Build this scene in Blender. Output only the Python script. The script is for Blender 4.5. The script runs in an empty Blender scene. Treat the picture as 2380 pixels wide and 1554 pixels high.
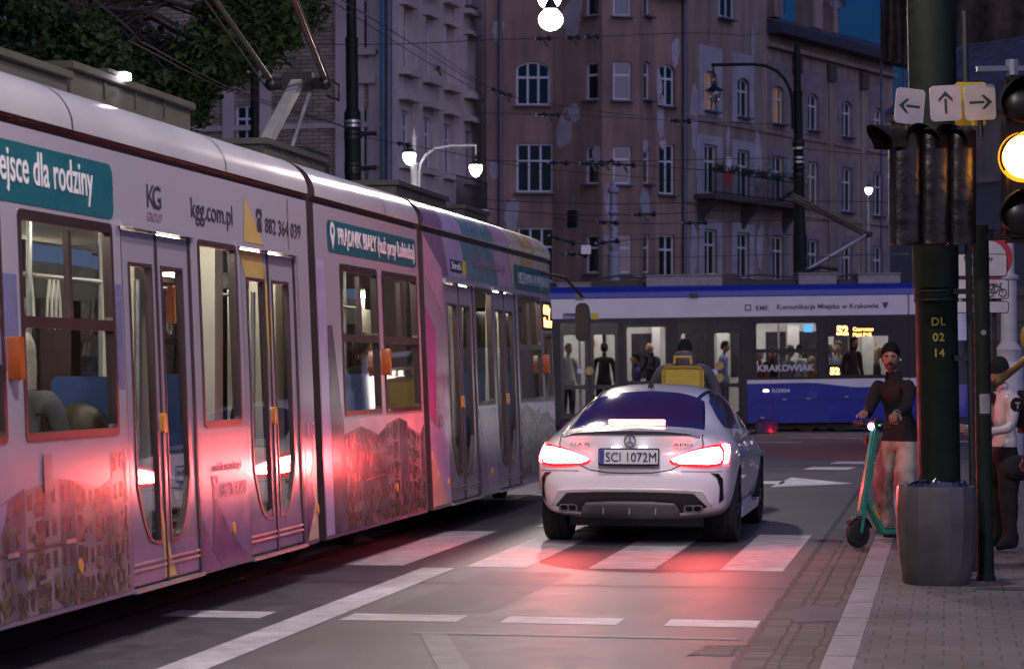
import bpy, bmesh, math, random
from mathutils import Vector, Matrix
from mathutils.bvhtree import BVHTree
from mathutils.geometry import tessellate_polygon, delaunay_2d_cdt

random.seed(7)
SC = bpy.context.scene
COL = SC.collection
PI = math.pi
rad = math.radians
TH = 0.17802                      # heading of the street, to the right of the view
CT, ST = math.cos(TH), math.sin(TH)
RZ = PI / 2 - TH                  # rotation of things whose +x runs up the street
H, F, HOR = 1.57, 5619.0, 855.0


def W(s, l, z=0.0):               # street frame (along, right of the axis) -> world
    return Vector((s * ST + l * CT, s * CT - l * ST, z))


def B(px, py, Y):                 # a bearing in the photo and a distance -> world
    return Vector(((px - 1190) / F * Y, Y, H + (HOR - py) / F * Y))


def lin(c):
    return c / 12.92 if c <= 0.04045 else ((c + 0.055) / 1.055) ** 2.4


def rgb(r, g, b):                 # 0..255 display values -> linear
    return (lin(r / 255), lin(g / 255), lin(b / 255))


# ------------------------------------------------------------------ materials
MATS = {}


def mat(name, col, rough=0.6, metal=0.0, var=0.12, scale=6.0, bump=0.0, bscale=None, coat=0.0,
        emit=0.0, ecol=None, spec=0.5, alpha=1.0, detail=4.0):
    if name in MATS:
        return MATS[name]
    m = bpy.data.materials.new(name)
    m.use_nodes = True
    nt = m.node_tree
    p = nt.nodes['Principled BSDF']
    p.inputs['Base Color'].default_value = (*col, 1)
    p.inputs['Roughness'].default_value = rough
    p.inputs['Metallic'].default_value = metal
    p.inputs['Specular IOR Level'].default_value = spec
    p.inputs['Coat Weight'].default_value = coat
    p.inputs['Coat Roughness'].default_value = 0.05
    p.inputs['Alpha'].default_value = alpha
    if emit:
        p.inputs['Emission Color'].default_value = (*(ecol or col), 1)
        p.inputs['Emission Strength'].default_value = emit
    if var or bump:
        tc = nt.nodes.new('ShaderNodeTexCoord')
        nz = nt.nodes.new('ShaderNodeTexNoise')
        nz.inputs['Scale'].default_value = scale
        nz.inputs['Detail'].default_value = detail
        nt.links.new(tc.outputs['Object'], nz.inputs['Vector'])
        if var:
            mr = nt.nodes.new('ShaderNodeMapRange')
            mr.inputs['From Min'].default_value = 0.3
            mr.inputs['From Max'].default_value = 0.7
            mr.inputs['To Min'].default_value = 1 - var
            mr.inputs['To Max'].default_value = 1 + var
            nt.links.new(nz.outputs['Fac'], mr.inputs['Value'])
            mx = nt.nodes.new('ShaderNodeVectorMath')
            mx.operation = 'SCALE'
            mx.inputs[0].default_value = col
            nt.links.new(mr.outputs['Result'], mx.inputs['Scale'])
            nt.links.new(mx.outputs['Vector'], p.inputs['Base Color'])
            r2 = nt.nodes.new('ShaderNodeMapRange')
            r2.inputs['From Min'].default_value = 0.3
            r2.inputs['From Max'].default_value = 0.7
            r2.inputs['To Min'].default_value = max(0.02, rough * 0.85)
            r2.inputs['To Max'].default_value = min(1, rough * 1.15)
            nt.links.new(nz.outputs['Fac'], r2.inputs['Value'])
            nt.links.new(r2.outputs['Result'], p.inputs['Roughness'])
        if bump:
            bp = nt.nodes.new('ShaderNodeBump')
            bp.inputs['Strength'].default_value = bump
            bp.inputs['Distance'].default_value = 0.02
            src = nz
            if bscale:
                src = nt.nodes.new('ShaderNodeTexNoise')
                src.inputs['Scale'].default_value = bscale
                src.inputs['Detail'].default_value = 3 if bscale > 5 else 0.5
                nt.links.new(tc.outputs['Object'], src.inputs['Vector'])
            nt.links.new(src.outputs['Fac'], bp.inputs['Height'])
            nt.links.new(bp.outputs['Normal'], p.inputs['Normal'])
            if coat:
                nt.links.new(bp.outputs['Normal'], p.inputs['Coat Normal'])
    MATS[name] = m
    return m


def glow(name, col, strength):
    if name in MATS:
        return MATS[name]
    m = bpy.data.materials.new(name)
    m.use_nodes = True
    nt = m.node_tree
    nt.nodes.clear()
    o = nt.nodes.new('ShaderNodeOutputMaterial')
    e = nt.nodes.new('ShaderNodeEmission')
    e.inputs['Color'].default_value = (*col, 1)
    e.inputs['Strength'].default_value = strength
    nt.links.new(e.outputs[0], o.inputs[0])
    MATS[name] = m
    return m


def glass(name, tint=(0.8, 0.82, 0.85), rough=0.02, base=0.06, boost=1.0, bump=0.0):
    """thin pane: tinted see-through with a fresnel mirror on top"""
    if name in MATS:
        return MATS[name]
    m = bpy.data.materials.new(name)
    m.use_nodes = True
    nt = m.node_tree
    nt.nodes.clear()
    o = nt.nodes.new('ShaderNodeOutputMaterial')
    t = nt.nodes.new('ShaderNodeBsdfTransparent')
    t.inputs['Color'].default_value = (*tint, 1)
    g = nt.nodes.new('ShaderNodeBsdfGlossy')
    g.inputs['Roughness'].default_value = rough
    g.inputs['Color'].default_value = (0.95, 0.95, 0.97, 1)
    fr = nt.nodes.new('ShaderNodeLayerWeight')
    fr.inputs['Blend'].default_value = 0.5
    pw = nt.nodes.new('ShaderNodeMath')
    pw.operation = 'POWER'
    pw.inputs[1].default_value = 3.2
    nt.links.new(fr.outputs['Facing'], pw.inputs[0])
    ma = nt.nodes.new('ShaderNodeMath')
    ma.operation = 'MULTIPLY_ADD'
    ma.use_clamp = True
    ma.inputs[1].default_value = 0.8 * boost
    ma.inputs[2].default_value = base
    nt.links.new(pw.outputs[0], ma.inputs[0])
    mx = nt.nodes.new('ShaderNodeMixShader')
    nt.links.new(ma.outputs[0], mx.inputs[0])
    nt.links.new(t.outputs[0], mx.inputs[1])
    nt.links.new(g.outputs[0], mx.inputs[2])
    nt.links.new(mx.outputs[0], o.inputs[0])
    MATS[name] = m
    return m


# ------------------------------------------------------------------ objects
def tag(o, label=None, cat=None, group=None, kind=None):
    if label: o['label'] = label
    if cat: o['category'] = cat
    if group: o['group'] = group
    if kind: o['kind'] = kind
    return o


def empty(name, loc, rz=0.0, label=None, cat=None, group=None):
    o = bpy.data.objects.new(name, None)
    o.empty_display_size = 0.2
    COL.objects.link(o)
    o.location = loc
    o.rotation_euler = (0, 0, rz)
    return tag(o, label, cat, group)


def children(o):
    return [c for c in bpy.data.objects if c.parent == o]


def copy_tree(o, parent=None):
    c = o.copy()
    COL.objects.link(c)
    c.parent = parent
    for ch in children(o):
        copy_tree(ch, c)
    return c


def sharp(me, ang=40):
    bm = bmesh.new()
    bm.from_mesh(me)
    for f in bm.faces:
        f.smooth = True
    for e in bm.edges:
        if len(e.link_faces) == 2:
            if e.calc_face_angle(0) > rad(ang):
                e.smooth = False
        else:
            e.smooth = False
    bm.to_mesh(me)
    bm.free()


class MB:
    def __init__(self):
        self.v, self.f, self.m, self.uv = [], [], [], {}

    def add(self, pts):
        n = len(self.v)
        self.v += [tuple(p) for p in pts]
        return n

    def poly(self, pts, mi=0):
        n = self.add(pts)
        self.f.append(tuple(range(n, n + len(pts))))
        self.m.append(mi)

    def box(self, x0, x1, y0, y1, z0, z1, mi=0, M=None):
        p = [Vector((x, y, z)) for z in (z0, z1) for y in (y0, y1) for x in (x0, x1)]
        if M is not None:
            p = [M @ q for q in p]
        n = self.add(p)
        for q in ((0, 2, 3, 1), (4, 5, 7, 6), (0, 1, 5, 4), (2, 6, 7, 3), (0, 4, 6, 2), (1, 3, 7, 5)):
            self.f.append(tuple(n + i for i in q))
            self.m.append(mi)

    def bar(self, a, b, w, h, mi=0, up=(0, 0, 1)):
        a, b = Vector(a), Vector(b)
        d = (b - a)
        L = d.length
        d.normalize()
        up = Vector(up)
        if abs(d.dot(up)) > 0.98:
            up = Vector((0, 1, 0))
        r = d.cross(up).normalized()
        u = r.cross(d).normalized()
        M = Matrix(((d.x, r.x, u.x, a.x), (d.y, r.y, u.y, a.y), (d.z, r.z, u.z, a.z), (0, 0, 0, 1)))
        self.box(0, L, -w / 2, w / 2, -h / 2, h / 2, mi, M)

    def tube(self, path, r, n=10, mi=0, cap=True):
        path = [Vector(p) for p in path]
        rs = r if isinstance(r, (list, tuple)) else [r] * len(path)
        rings = []
        pr = None
        for i, p in enumerate(path):
            if i == 0: d = path[1] - p
            elif i == len(path) - 1: d = p - path[-2]
            else: d = (path[i + 1] - p).normalized() + (p - path[i - 1]).normalized()
            d.normalize()
            if pr is None:
                a = Vector((0, 0, 1)) if abs(d.z) < 0.9 else Vector((1, 0, 0))
                x = d.cross(a).normalized()
            else:
                x = (pr - d * pr.dot(d)).normalized()
            pr = x
            y = d.cross(x)
            rings.append(self.add([p + (x * math.cos(2 * PI * k / n) + y * math.sin(2 * PI * k / n)) * rs[i] for k in range(n)]))
        for a, b in zip(rings, rings[1:]):
            for k in range(n):
                self.f.append((a + k, a + (k + 1) % n, b + (k + 1) % n, b + k))
                self.m.append(mi)
        if cap:
            self.f.append(tuple(rings[0] + k for k in reversed(range(n)))); self.m.append(mi)
            self.f.append(tuple(rings[-1] + k for k in range(n))); self.m.append(mi)

    def lathe(self, prof, c=(0, 0, 0), n=20, mi=0, M=None, mis=None):
        """prof: (r, z) pairs revolved about z through c"""
        c = Vector(c)
        rings = []
        for r, z in prof:
            pts = [Vector((r * math.cos(2 * PI * k / n), r * math.sin(2 * PI * k / n), z)) for k in range(n)]
            if M is not None: pts = [M @ p for p in pts]
            rings.append(self.add([p + c for p in pts]))
        for i, (a, b) in enumerate(zip(rings, rings[1:])):
            for k in range(n):
                self.f.append((a + k, a + (k + 1) % n, b + (k + 1) % n, b + k))
                self.m.append(mis[i] if mis else mi)

    def tess(self, loops, fn, mi=0, flip=False):
        """flat polygon with holes, mapped by fn(u, v) -> point"""
        ls = [[Vector((u, v, 0)) for u, v in lp] for lp in loops]
        flat = [p for lp in ls for p in lp]
        if len(ls) == 1:
            tris = tessellate_polygon(ls)
        else:
            ed, k0 = [], 0
            for lp in ls:
                ed += [(k0 + i, k0 + (i + 1) % len(lp)) for i in range(len(lp))]
                k0 += len(lp)
            vo, _e, tris, *_ = delaunay_2d_cdt([Vector((p.x, p.y)) for p in flat], ed, [], 0, 1e-5)
            flat = [Vector((p.x, p.y, 0)) for p in vo]

            def odd(c, lp):
                r = False
                for i in range(len(lp)):
                    a, b = lp[i], lp[i - 1]
                    if (a.y > c.y) != (b.y > c.y) and c.x < (b.x - a.x) * (c.y - a.y) / (b.y - a.y) + a.x: r = not r
                return r
            keep = []
            for t in tris:
                c = (flat[t[0]] + flat[t[1]] + flat[t[2]]) / 3
                if odd(c, ls[0]) and not any(odd(c, lp) for lp in ls[1:]): keep.append(t)
            tris = keep
        n = self.add([fn(p.x, p.y) for p in flat])
        for t in tris:
            a, b, c = (flat[i] for i in t)
            ccw = (b - a).cross(c - a).z > 0
            t = t if ccw != flip else tuple(reversed(t))
            self.f.append(tuple(n + i for i in t))
            self.m.append(mi)

    def rim(self, loop, fa, fb, mi=0):
        n = len(loop)
        for i in range(n):
            (u0, v0), (u1, v1) = loop[i], loop[(i + 1) % n]
            self.poly([fa(u0, v0), fa(u1, v1), fb(u1, v1), fb(u0, v0)], mi)

    def plate(self, loop, fa, fb, mi=0, holes=()):
        """solid plate: front face by fa, back by fb, and the rims"""
        self.tess([loop, *holes], fa, mi)
        self.tess([loop, *holes], fb, mi, True)
        for lp in (loop, *holes):
            self.rim(lp, fa, fb, mi)

    def sphere(self, c, r, nu=12, nv=8, mi=0, sc=(1, 1, 1)):
        c = Vector(c)
        rings = []
        for j in range(nv + 1):
            t = PI * j / nv
            rr = max(math.sin(t), 1e-3)
            rings.append(self.add([c + Vector((r * sc[0] * rr * math.cos(2 * PI * k / nu), r * sc[1] * rr * math.sin(2 * PI * k / nu), r * sc[2] * math.cos(t))) for k in range(nu)]))
        for a, b in zip(rings, rings[1:]):
            for k in range(nu):
                self.f.append((a + k, b + k, b + (k + 1) % nu, a + (k + 1) % nu))
                self.m.append(mi)

    def build(self, name, mats, parent=None, smooth=None, bevel=0.0, uvfn=None):
        me = bpy.data.meshes.new(name)
        me.from_pydata(self.v, [], self.f)
        if not isinstance(mats, (list, tuple)): mats = [mats]
        for m in mats: me.materials.append(m)
        me.polygons.foreach_set('material_index', self.m)
        if uvfn:
            ul = me.uv_layers.new(name='UVMap')
            for lp in me.loops:
                ul.data[lp.index].uv = uvfn(me.vertices[lp.vertex_index].co)
        if bevel:
            bm = bmesh.new(); bm.from_mesh(me)
            bmesh.ops.remove_doubles(bm, verts=bm.verts, dist=1e-5)
            ed = [e for e in bm.edges if len(e.link_faces) == 2 and e.calc_face_angle(0) > 0.6]
            bmesh.ops.bevel(bm, geom=ed, offset=bevel, segments=2, affect='EDGES', clamp_overlap=True)
            bm.to_mesh(me); bm.free()
            smooth = smooth or 35
        if smooth:
            if not bevel:
                bm = bmesh.new(); bm.from_mesh(me)
                bmesh.ops.remove_doubles(bm, verts=bm.verts, dist=1e-5)
                bm.to_mesh(me); bm.free()
            sharp(me, smooth)
        me.update()
        o = bpy.data.objects.new(name, me)
        COL.objects.link(o)
        if parent is not None: o.parent = parent
        return o


def rrect(x0, x1, z0, z1, r=0.04, n=4, which='1111'):
    """rounded rectangle loop, ccw; which = corners bl, br, tr, tl"""
    out = []
    for i, (cx, cz, a0) in enumerate(((x0, z0, PI), (x1, z0, 1.5 * PI), (x1, z1, 0), (x0, z1, 0.5 * PI))):
        if which[i] == '0':
            out.append((cx, cz)); continue
        ox = cx + (r if i in (0, 3) else -r)
        oz = cz + (r if i in (0, 1) else -r)
        for k in range(n + 1):
            a = a0 + 0.5 * PI * k / n
            out.append((ox + r * math.cos(a), oz + r * math.sin(a)))
    return out


def from_eval(o, name, mats=None):
    """bake modifiers of o into a fresh mesh object, drop o"""
    dg = bpy.context.evaluated_depsgraph_get()
    dg.update()
    me = bpy.data.meshes.new_from_object(o.evaluated_get(dg), depsgraph=dg)
    old = o.data
    par = o.parent
    bpy.data.objects.remove(o)
    me.name = name
    n = bpy.data.objects.new(name, me)
    COL.objects.link(n)
    if par is not None: n.parent = par
    if mats is not None:
        me.materials.clear()
        for m in mats: me.materials.append(m)
    return n


FONT_CACHE = {}


def text(s, size, m, parent, loc, rot=(PI / 2, 0, 0), name='lettering', align='LEFT', shear=0.0, width=None, ext=0.0012, bold=0.0, space=1.0):
    cu = bpy.data.curves.new(name, 'FONT')
    cu.body = s
    cu.size = size
    cu.align_x = align
    cu.align_y = 'BOTTOM_BASELINE' if s.count('\n') == 0 else 'TOP'
    cu.shear = shear
    cu.extrude = ext
    cu.offset = bold
    cu.space_character = space
    cu.resolution_u = 3
    o = bpy.data.objects.new(name, cu)
    COL.objects.link(o)
    o = from_eval(o, name)
    if width:
        xs = [v.co.x for v in o.data.vertices]
        k = width / max(1e-6, max(xs) - min(xs))
        for v in o.data.vertices: v.co.x *= k
    o.data.materials.clear()
    o.data.materials.append(m)
    o.location = loc
    o.rotation_euler = rot
    if parent is not None: o.parent = parent
    return o
# ------------------------------------------------------------------ shared materials
M_black = mat('black_rubber', (0.012, 0.012, 0.013), 0.6, var=0.2)
M_dark = mat('dark_metal', (0.02, 0.021, 0.022), 0.45, 0.3, var=0.2)
M_steel = mat('galvanised_steel', (0.42, 0.43, 0.44), 0.4, 0.8, var=0.15)
M_white = mat('white_paint', (0.72, 0.71, 0.70), 0.45, var=0.06)
M_green = mat('dark_green_paint', (0.008, 0.012, 0.008), 0.6, var=0.25, scale=9, spec=.2)
M_copper = mat('bronze_wire', (0.05, 0.034, 0.03), 0.45, 0.5, var=0.1)


def asphalt(name, base, worn=0.25, pscale=900, seed=0.0, wet=0.0):
    m = bpy.data.materials.new(name)
    m.use_nodes = True
    nt = m.node_tree
    p = nt.nodes['Principled BSDF']
    tc = nt.nodes.new('ShaderNodeTexCoord')
    big = nt.nodes.new('ShaderNodeTexNoise'); big.inputs['Scale'].default_value = 0.55; big.inputs['Detail'].default_value = 6
    fine = nt.nodes.new('ShaderNodeTexNoise'); fine.inputs['Scale'].default_value = 90; fine.inputs['Detail'].default_value = 6
    mid = nt.nodes.new('ShaderNodeTexNoise'); mid.inputs['Scale'].default_value = 5; mid.inputs['Detail'].default_value = 6
    for n in (big, fine, mid): nt.links.new(tc.outputs['Object'], n.inputs['Vector'])
    s1 = nt.nodes.new('ShaderNodeMath'); s1.operation = 'ADD'
    nt.links.new(big.outputs['Fac'], s1.inputs[0]); nt.links.new(fine.outputs['Fac'], s1.inputs[1])
    s2 = nt.nodes.new('ShaderNodeMath'); s2.operation = 'ADD'
    nt.links.new(s1.outputs[0], s2.inputs[0]); nt.links.new(mid.outputs['Fac'], s2.inputs[1])
    mr = nt.nodes.new('ShaderNodeMapRange')
    mr.inputs['From Min'].default_value = 1.1; mr.inputs['From Max'].default_value = 1.9
    mr.inputs['To Min'].default_value = 1 - worn; mr.inputs['To Max'].default_value = 1 + worn
    nt.links.new(s2.outputs[0], mr.inputs['Value'])
    mx = nt.nodes.new('ShaderNodeVectorMath'); mx.operation = 'SCALE'; mx.inputs[0].default_value = base
    nt.links.new(mr.outputs[0], mx.inputs['Scale'])
    nt.links.new(mx.outputs['Vector'], p.inputs['Base Color'])
    rr = nt.nodes.new('ShaderNodeMapRange')
    rr.inputs['From Min'].default_value = 0.3; rr.inputs['From Max'].default_value = 0.7
    rr.inputs['To Min'].default_value = 0.56 - wet; rr.inputs['To Max'].default_value = 0.64 - wet
    nt.links.new(mid.outputs['Fac'], rr.inputs['Value'])
    nt.links.new(rr.outputs[0], p.inputs['Roughness'])
    bp = nt.nodes.new('ShaderNodeBump'); bp.inputs['Strength'].default_value = 0.35; bp.inputs['Distance'].default_value = 0.006
    nt.links.new(fine.outputs['Fac'], bp.inputs['Height'])
    nt.links.new(bp.outputs['Normal'], p.inputs['Normal'])
    MATS[name] = m
    return m


def paved(name, base, mortar, bw, bh, rot=0.0, msize=0.012, var=0.35, rough=0.7, offset=0.5):
    m = bpy.data.materials.new(name)
    m.use_nodes = True
    nt = m.node_tree
    p = nt.nodes['Principled BSDF']
    tc = nt.nodes.new('ShaderNodeTexCoord')
    br = nt.nodes.new('ShaderNodeTexBrick')
    br.offset = offset
    br.inputs['Scale'].default_value = 1
    br.inputs['Brick Width'].default_value = bw
    br.inputs['Row Height'].default_value = bh
    br.inputs['Mortar Size'].default_value = msize
    br.inputs['Mortar Smooth'].default_value = 0.3
    br.inputs['Bias'].default_value = 0.0
    br.inputs['Color1'].default_value = (*[c * (1 - var) for c in base], 1)
    br.inputs['Color2'].default_value = (*[c * (1 + var) for c in base], 1)
    br.inputs['Mortar'].default_value = (*mortar, 1)
    wob = nt.nodes.new('ShaderNodeTexNoise'); wob.inputs['Scale'].default_value = 3
    nt.links.new(tc.outputs['UV'], wob.inputs['Vector'])
    ad = nt.nodes.new('ShaderNodeVectorMath'); ad.operation = 'MULTIPLY_ADD'
    ad.inputs[1].default_value = (0.03 * bw / 0.2, 0.03 * bh / 0.1, 0)
    nt.links.new(wob.outputs['Color'], ad.inputs[0]); nt.links.new(tc.outputs['UV'], ad.inputs[2])
    nt.links.new(ad.outputs[0], br.inputs['Vector'])
    nz = nt.nodes.new('ShaderNodeTexNoise'); nz.inputs['Scale'].default_value = 1.3; nz.inputs['Detail'].default_value = 8
    nt.links.new(tc.outputs['UV'], nz.inputs['Vector'])
    mr = nt.nodes.new('ShaderNodeMapRange'); mr.inputs['From Min'].default_value = 0.3; mr.inputs['From Max'].default_value = 0.7
    mr.inputs['To Min'].default_value = 0.72; mr.inputs['To Max'].default_value = 1.25
    nt.links.new(nz.outputs['Fac'], mr.inputs['Value'])
    sc = nt.nodes.new('ShaderNodeVectorMath'); sc.operation = 'SCALE'
    nt.links.new(br.outputs['Color'], sc.inputs[0]); nt.links.new(mr.outputs[0], sc.inputs['Scale'])
    nt.links.new(sc.outputs['Vector'], p.inputs['Base Color'])
    p.inputs['Roughness'].default_value = rough
    bp = nt.nodes.new('ShaderNodeBump'); bp.inputs['Strength'].default_value = 0.5; bp.inputs['Distance'].default_value = 0.01
    bp.invert = True
    nt.links.new(br.outputs['Fac'], bp.inputs['Height'])
    nt.links.new(bp.outputs['Normal'], p.inputs['Normal'])
    MATS[name] = m
    return m


M_road = asphalt('asphalt', (0.080, 0.071, 0.075), 0.55, wet=0.04)
M_cross_red = asphalt('red_asphalt', (0.16, 0.045, 0.04), 0.3)
M_mark = asphalt('road_marking_paint', (0.46, 0.44, 0.44), 0.5)
M_mark_old = asphalt('worn_marking_paint', (0.17, 0.16, 0.16), 0.55)
M_kerb = asphalt('granite_kerb', (0.215, 0.195, 0.21), 0.4)
M_crack = asphalt('dark_joint', (0.012, 0.011, 0.012), 0.4)
M_pave = paved('paving_blocks', (0.088, 0.080, 0.080), (0.052, 0.046, 0.046), 0.2, 0.23, msize=0.010, var=.12)
M_gutter = paved('gutter_setts', (0.075, 0.064, 0.062), (0.030, 0.026, 0.025), 0.14, 0.225, msize=0.012, offset=0.3)
M_patch = asphalt('dirty_patch', (0.055, 0.05, 0.062), 0.6)

suv = lambda co: ((co.x * ST + co.y * CT), (co.x * CT - co.y * ST))   # street coordinates as uv


def sheet(name, s0, s1, l0, l1, z, m, kind='structure', sub=1, th=None):
    mb = MB()
    mb.poly([W(s0, l0, z), W(s0, l1, z), W(s1, l1, z), W(s1, l0, z)][::1])
    return tag(mb.build(name, m, uvfn=suv), kind=kind)


def road_polys(name, loops, z, m):
    mb = MB()
    for lp in loops:
        mb.poly([W(s, l, z) for s, l in lp])
    return tag(mb.build(name, m, uvfn=suv), kind='structure')


g = MB()
g.poly([(-900, -60, 0), (900, -60, 0), (900, 1500, 0), (-900, 1500, 0)])
tag(g.build('road', M_road, uvfn=suv), kind='structure')


def rough_strip(l0, l1, s0, s1, z, jit, rng, step=0.22, edge='both'):
    a, b = [], []
    s = s0
    while s < s1 + 1e-6:
        a.append((s, l0 + (rng.uniform(-jit, jit) if edge in ('both', 'l') else 0)))
        b.append((s, l1 + (rng.uniform(-jit, jit) if edge in ('both', 'r') else 0)))
        s += step
    return [[a[i], b[i], b[i + 1], a[i + 1]] for i in range(len(a) - 1)]


rng = random.Random(3)
road_polys('gutter', rough_strip(-1.10, -0.64, 4, 45, 0.004, 0.008, rng, edge='l') + [[(13.2, -1.36), (13.16, -1.11), (13.66, -1.11), (13.6, -1.3)]], 0.0022, M_gutter)
# dark joints along the gutter
js = rough_strip(-1.125, -1.085, 5, 45, 0, 0.012, rng, 0.12) + rough_strip(-0.665, -0.63, 5, 45, 0, 0.01, rng, 0.12)
js += rough_strip(-0.882, -0.870, 5, 45, 0, 0.012, rng, 0.15)
js += [[(13.64, -1.33), (13.66, -1.1), (13.70, -1.1), (13.67, -1.33)], [(13.14, -1.40), (13.2, -1.36), (13.6, -1.3), (13.66, -1.34), (13.4, -1.37)]]
road_polys('gutter_joint', js, 0.0038, M_crack)
road_polys('gutter_stain', [[(15.0, -0.92), (15.1, -0.66), (15.9, -0.66), (16.1, -0.9), (15.5, -1.02)]], 0.0046, M_patch)
# kerb stones and pavement
kb = MB()
s = 2.0
while s < 47:
    L = 0.98
    p = [W(s + a, l, z) for z in (0, 0.05) for a, l in ((0.004, -0.64), (0.004, -0.462), (L, -0.462), (L, -0.64))]
    n = kb.add(p)
    for q in ((0, 1, 2, 3), (7, 6, 5, 4), (0, 4, 5, 1), (1, 5, 6, 2), (2, 6, 7, 3), (3, 7, 4, 0)):
        kb.f.append(tuple(n + i for i in q)); kb.m.append(0)
    s += 0.99
tag(kb.build('kerb', M_kerb, bevel=0.008), kind='structure')
pv = MB()
pv.poly([W(1, -0.46, 0.045), W(1, 9, 0.045), W(50, 9, 0.045), W(50, -0.46, 0.045)])
tag(pv.build('pavement', M_pave, uvfn=lambda co: suv(co)[::-1]), kind='structure')
road_polys('pavement_strip', [[(16.95, 0.2), (16.95, 1.6), (17.15, 1.6), (17.15, 0.2)]], 0.049, M_patch)

# road markings
zm = 0.002
stripes = [(-1.74, -1.25), (-2.77, -2.25), (-3.75, -3.26), (-4.75, -4.26), (-5.75, -5.26), (-6.75, -6.26)]
def mk(s0, s1, l0, l1): return [(s0, l0), (s0, l1), (s1, l1), (s1, l0)]
road_polys('crosswalk_marking', [mk(18.76, 22.86, a, b) for a, b in stripes], zm, M_mark)
road_polys('stop_line_marking', [mk(14.66, 15.06, a, b) for a, b in ((-4.9, -4.25), (-3.73, -2.99), (-2.72, -1.99), (-1.70, -1.14))], zm, M_mark)
road_polys('lane_line_marking', [mk(4.0, 18.6, -4.06, -3.80), mk(23.6, 34, -4.02, -3.86)], zm + 0.0008, M_mark)
road_polys('old_marking', [mk(13.97, 14.07, -3.12, -1.2)], .0031, M_mark_old)
road_polys('old_marking', [[(13.95, -3.06), (13.95, -2.90), (11.8, -2.28), (11.8, -2.46)]], .0036, M_mark_old)
# far markings: bicycle crossing in red with white dashes, arrow, lane dashes
road_polys('bicycle_crossing', [[(43, -3.4), (40, -0.2), (57, 1.5), (60, -6.5), (52, -7.5)]], zm, M_cross_red)
da = [(37.6, -1.85), (39.9, -1.55), (43.2, -0.95), (47.5, -0.45), (52, 0.1)]
lps = []
for s, l in da:
    lps.append([(s, l - 0.35), (s, l + 0.35), (s + 1.0, l + 0.45), (s + 1.0, l - 0.25)])
for s, l in ((45.5, -4.3), (51, -3.9), (54.5, -2.6)):
    lps.append([(s, l - 0.9), (s, l + 0.9), (s + 0.5, l + 0.9), (s + 0.5, l - 0.9)])
for s, l in ((37.0, -3.6), (37.2, -0.4), (37.0, 1.4)):
    lps.append([(s, l - 0.45), (s, l + 0.45), (s + 0.7, l + 0.45), (s + 0.7, l - 0.45)])
lps.append([(41.6, 0.0), (41.6, 3.0), (42.0, 3.0), (42.0, 0.0)])
road_polys('dash_marking', lps, zm + 0.003, M_mark)
tr = random.Random(12)
def wander(s, l0, l1, w, n=40, a=.03):
    pts = [(s + tr.uniform(-a, a), l0 + (l1 - l0) * i / n) for i in range(n + 1)]
    return [[(pts[i][0] - w, pts[i][1]), (pts[i + 1][0] - w, pts[i + 1][1]), (pts[i + 1][0] + w, pts[i + 1][1]), (pts[i][0] + w, pts[i][1])] for i in range(n)]
road_polys('tar_seam', wander(17.3, -5.0, -1.13, .09, 60, .012), .0012, asphalt('tar', (.058, .050, .054), .4))
road_polys('road_patch', [[(24.2, -2.6), (24.1, -1.2), (30.5, -1.0), (30.9, -2.5)], [(15.3, -3.6), (15.2, -2.9), (18.3, -2.8), (18.4, -3.5)]], .0007, asphalt('asphalt_patch', (.070, .062, .066), .3))
road_polys('arrow_marking', [[(32.9, -3.3), (32.9, -2.2), (33.7, -2.2), (33.7, -3.3)], [(32.0, -2.3), (33.2, -1.25), (34.9, -2.2)]], zm, M_mark)
# tram rails
road_polys('tram_rail', [mk(2, 70, l, l + 0.06) for l in (-6.58, -5.14)], 0.0045, mat('rail_steel', (0.25, 0.24, 0.24), 0.3, 0.9))
road_polys('cross_rail', [[(59.3 + d, -40), (59.3 + d, 30), (59.36 + d, 30), (59.36 + d, -40)] for d in (1.2, 2.6)], 0.0075, MATS['rail_steel'])
# lawn on the right, far beyond the pavement
gr = MB()
rg = random.Random(11)
for i in range(2600):
    s, l = rg.uniform(49, 56), rg.uniform(0.9, 6)
    h = rg.uniform(0.06, 0.22)
    a = rg.uniform(0, PI)
    p = W(s, l, 0.0)
    d = Vector((math.cos(a), math.sin(a), 0)) * 0.05
    gr.poly([p - d, p + d, p + Vector((rg.uniform(-.06, .06), rg.uniform(-.06, .06), h))])
tag(gr.build('grass', mat('grass_blades', (0.055, 0.085, 0.03), 0.7, var=0.4)), kind='stuff')
# ------------------------------------------------------------------ the tram with the pink and lilac advert
M_lilac = mat('lilac_wrap_film', (0.46, 0.41, 0.50), 0.17, var=0.05, scale=2.5, bump=0.02, bscale=1.2, coat=0.0, spec=1.0)
M_door = mat('lilac_door_paint', (0.40, 0.355, 0.45), 0.17, var=0.05, scale=3, bump=0.02, bscale=1.5, spec=1.0)
M_teal = mat('teal_film', (0.015, 0.115, 0.14), 0.3, var=0.06)
M_pinkv = mat('magenta_film', (0.42, 0.08, 0.33), 0.22, var=0.05, spec=.9)
M_purple = mat('purple_film', (0.15, 0.055, 0.165), 0.2, var=0.08, spec=.9)
M_mauve = mat('mauve_film', (0.23, 0.14, 0.255), 0.2, var=0.08, spec=.9)
M_lav = mat('lavender_film', (0.42, 0.36, 0.55), 0.2, var=0.08, spec=.9)
M_rose = mat('rose_film', (0.55, 0.34, 0.45), 0.2, var=0.08, spec=.9)
M_ochre = mat('ochre_film', (0.55, 0.38, 0.12), 0.25, var=0.08, spec=.6)
M_sand = mat('sand_film', (0.55, 0.42, 0.30), 0.25, var=0.08, spec=.6)
M_sage = mat('sage_film', (0.13, 0.22, 0.24), 0.25, var=0.08, spec=.6)
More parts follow.
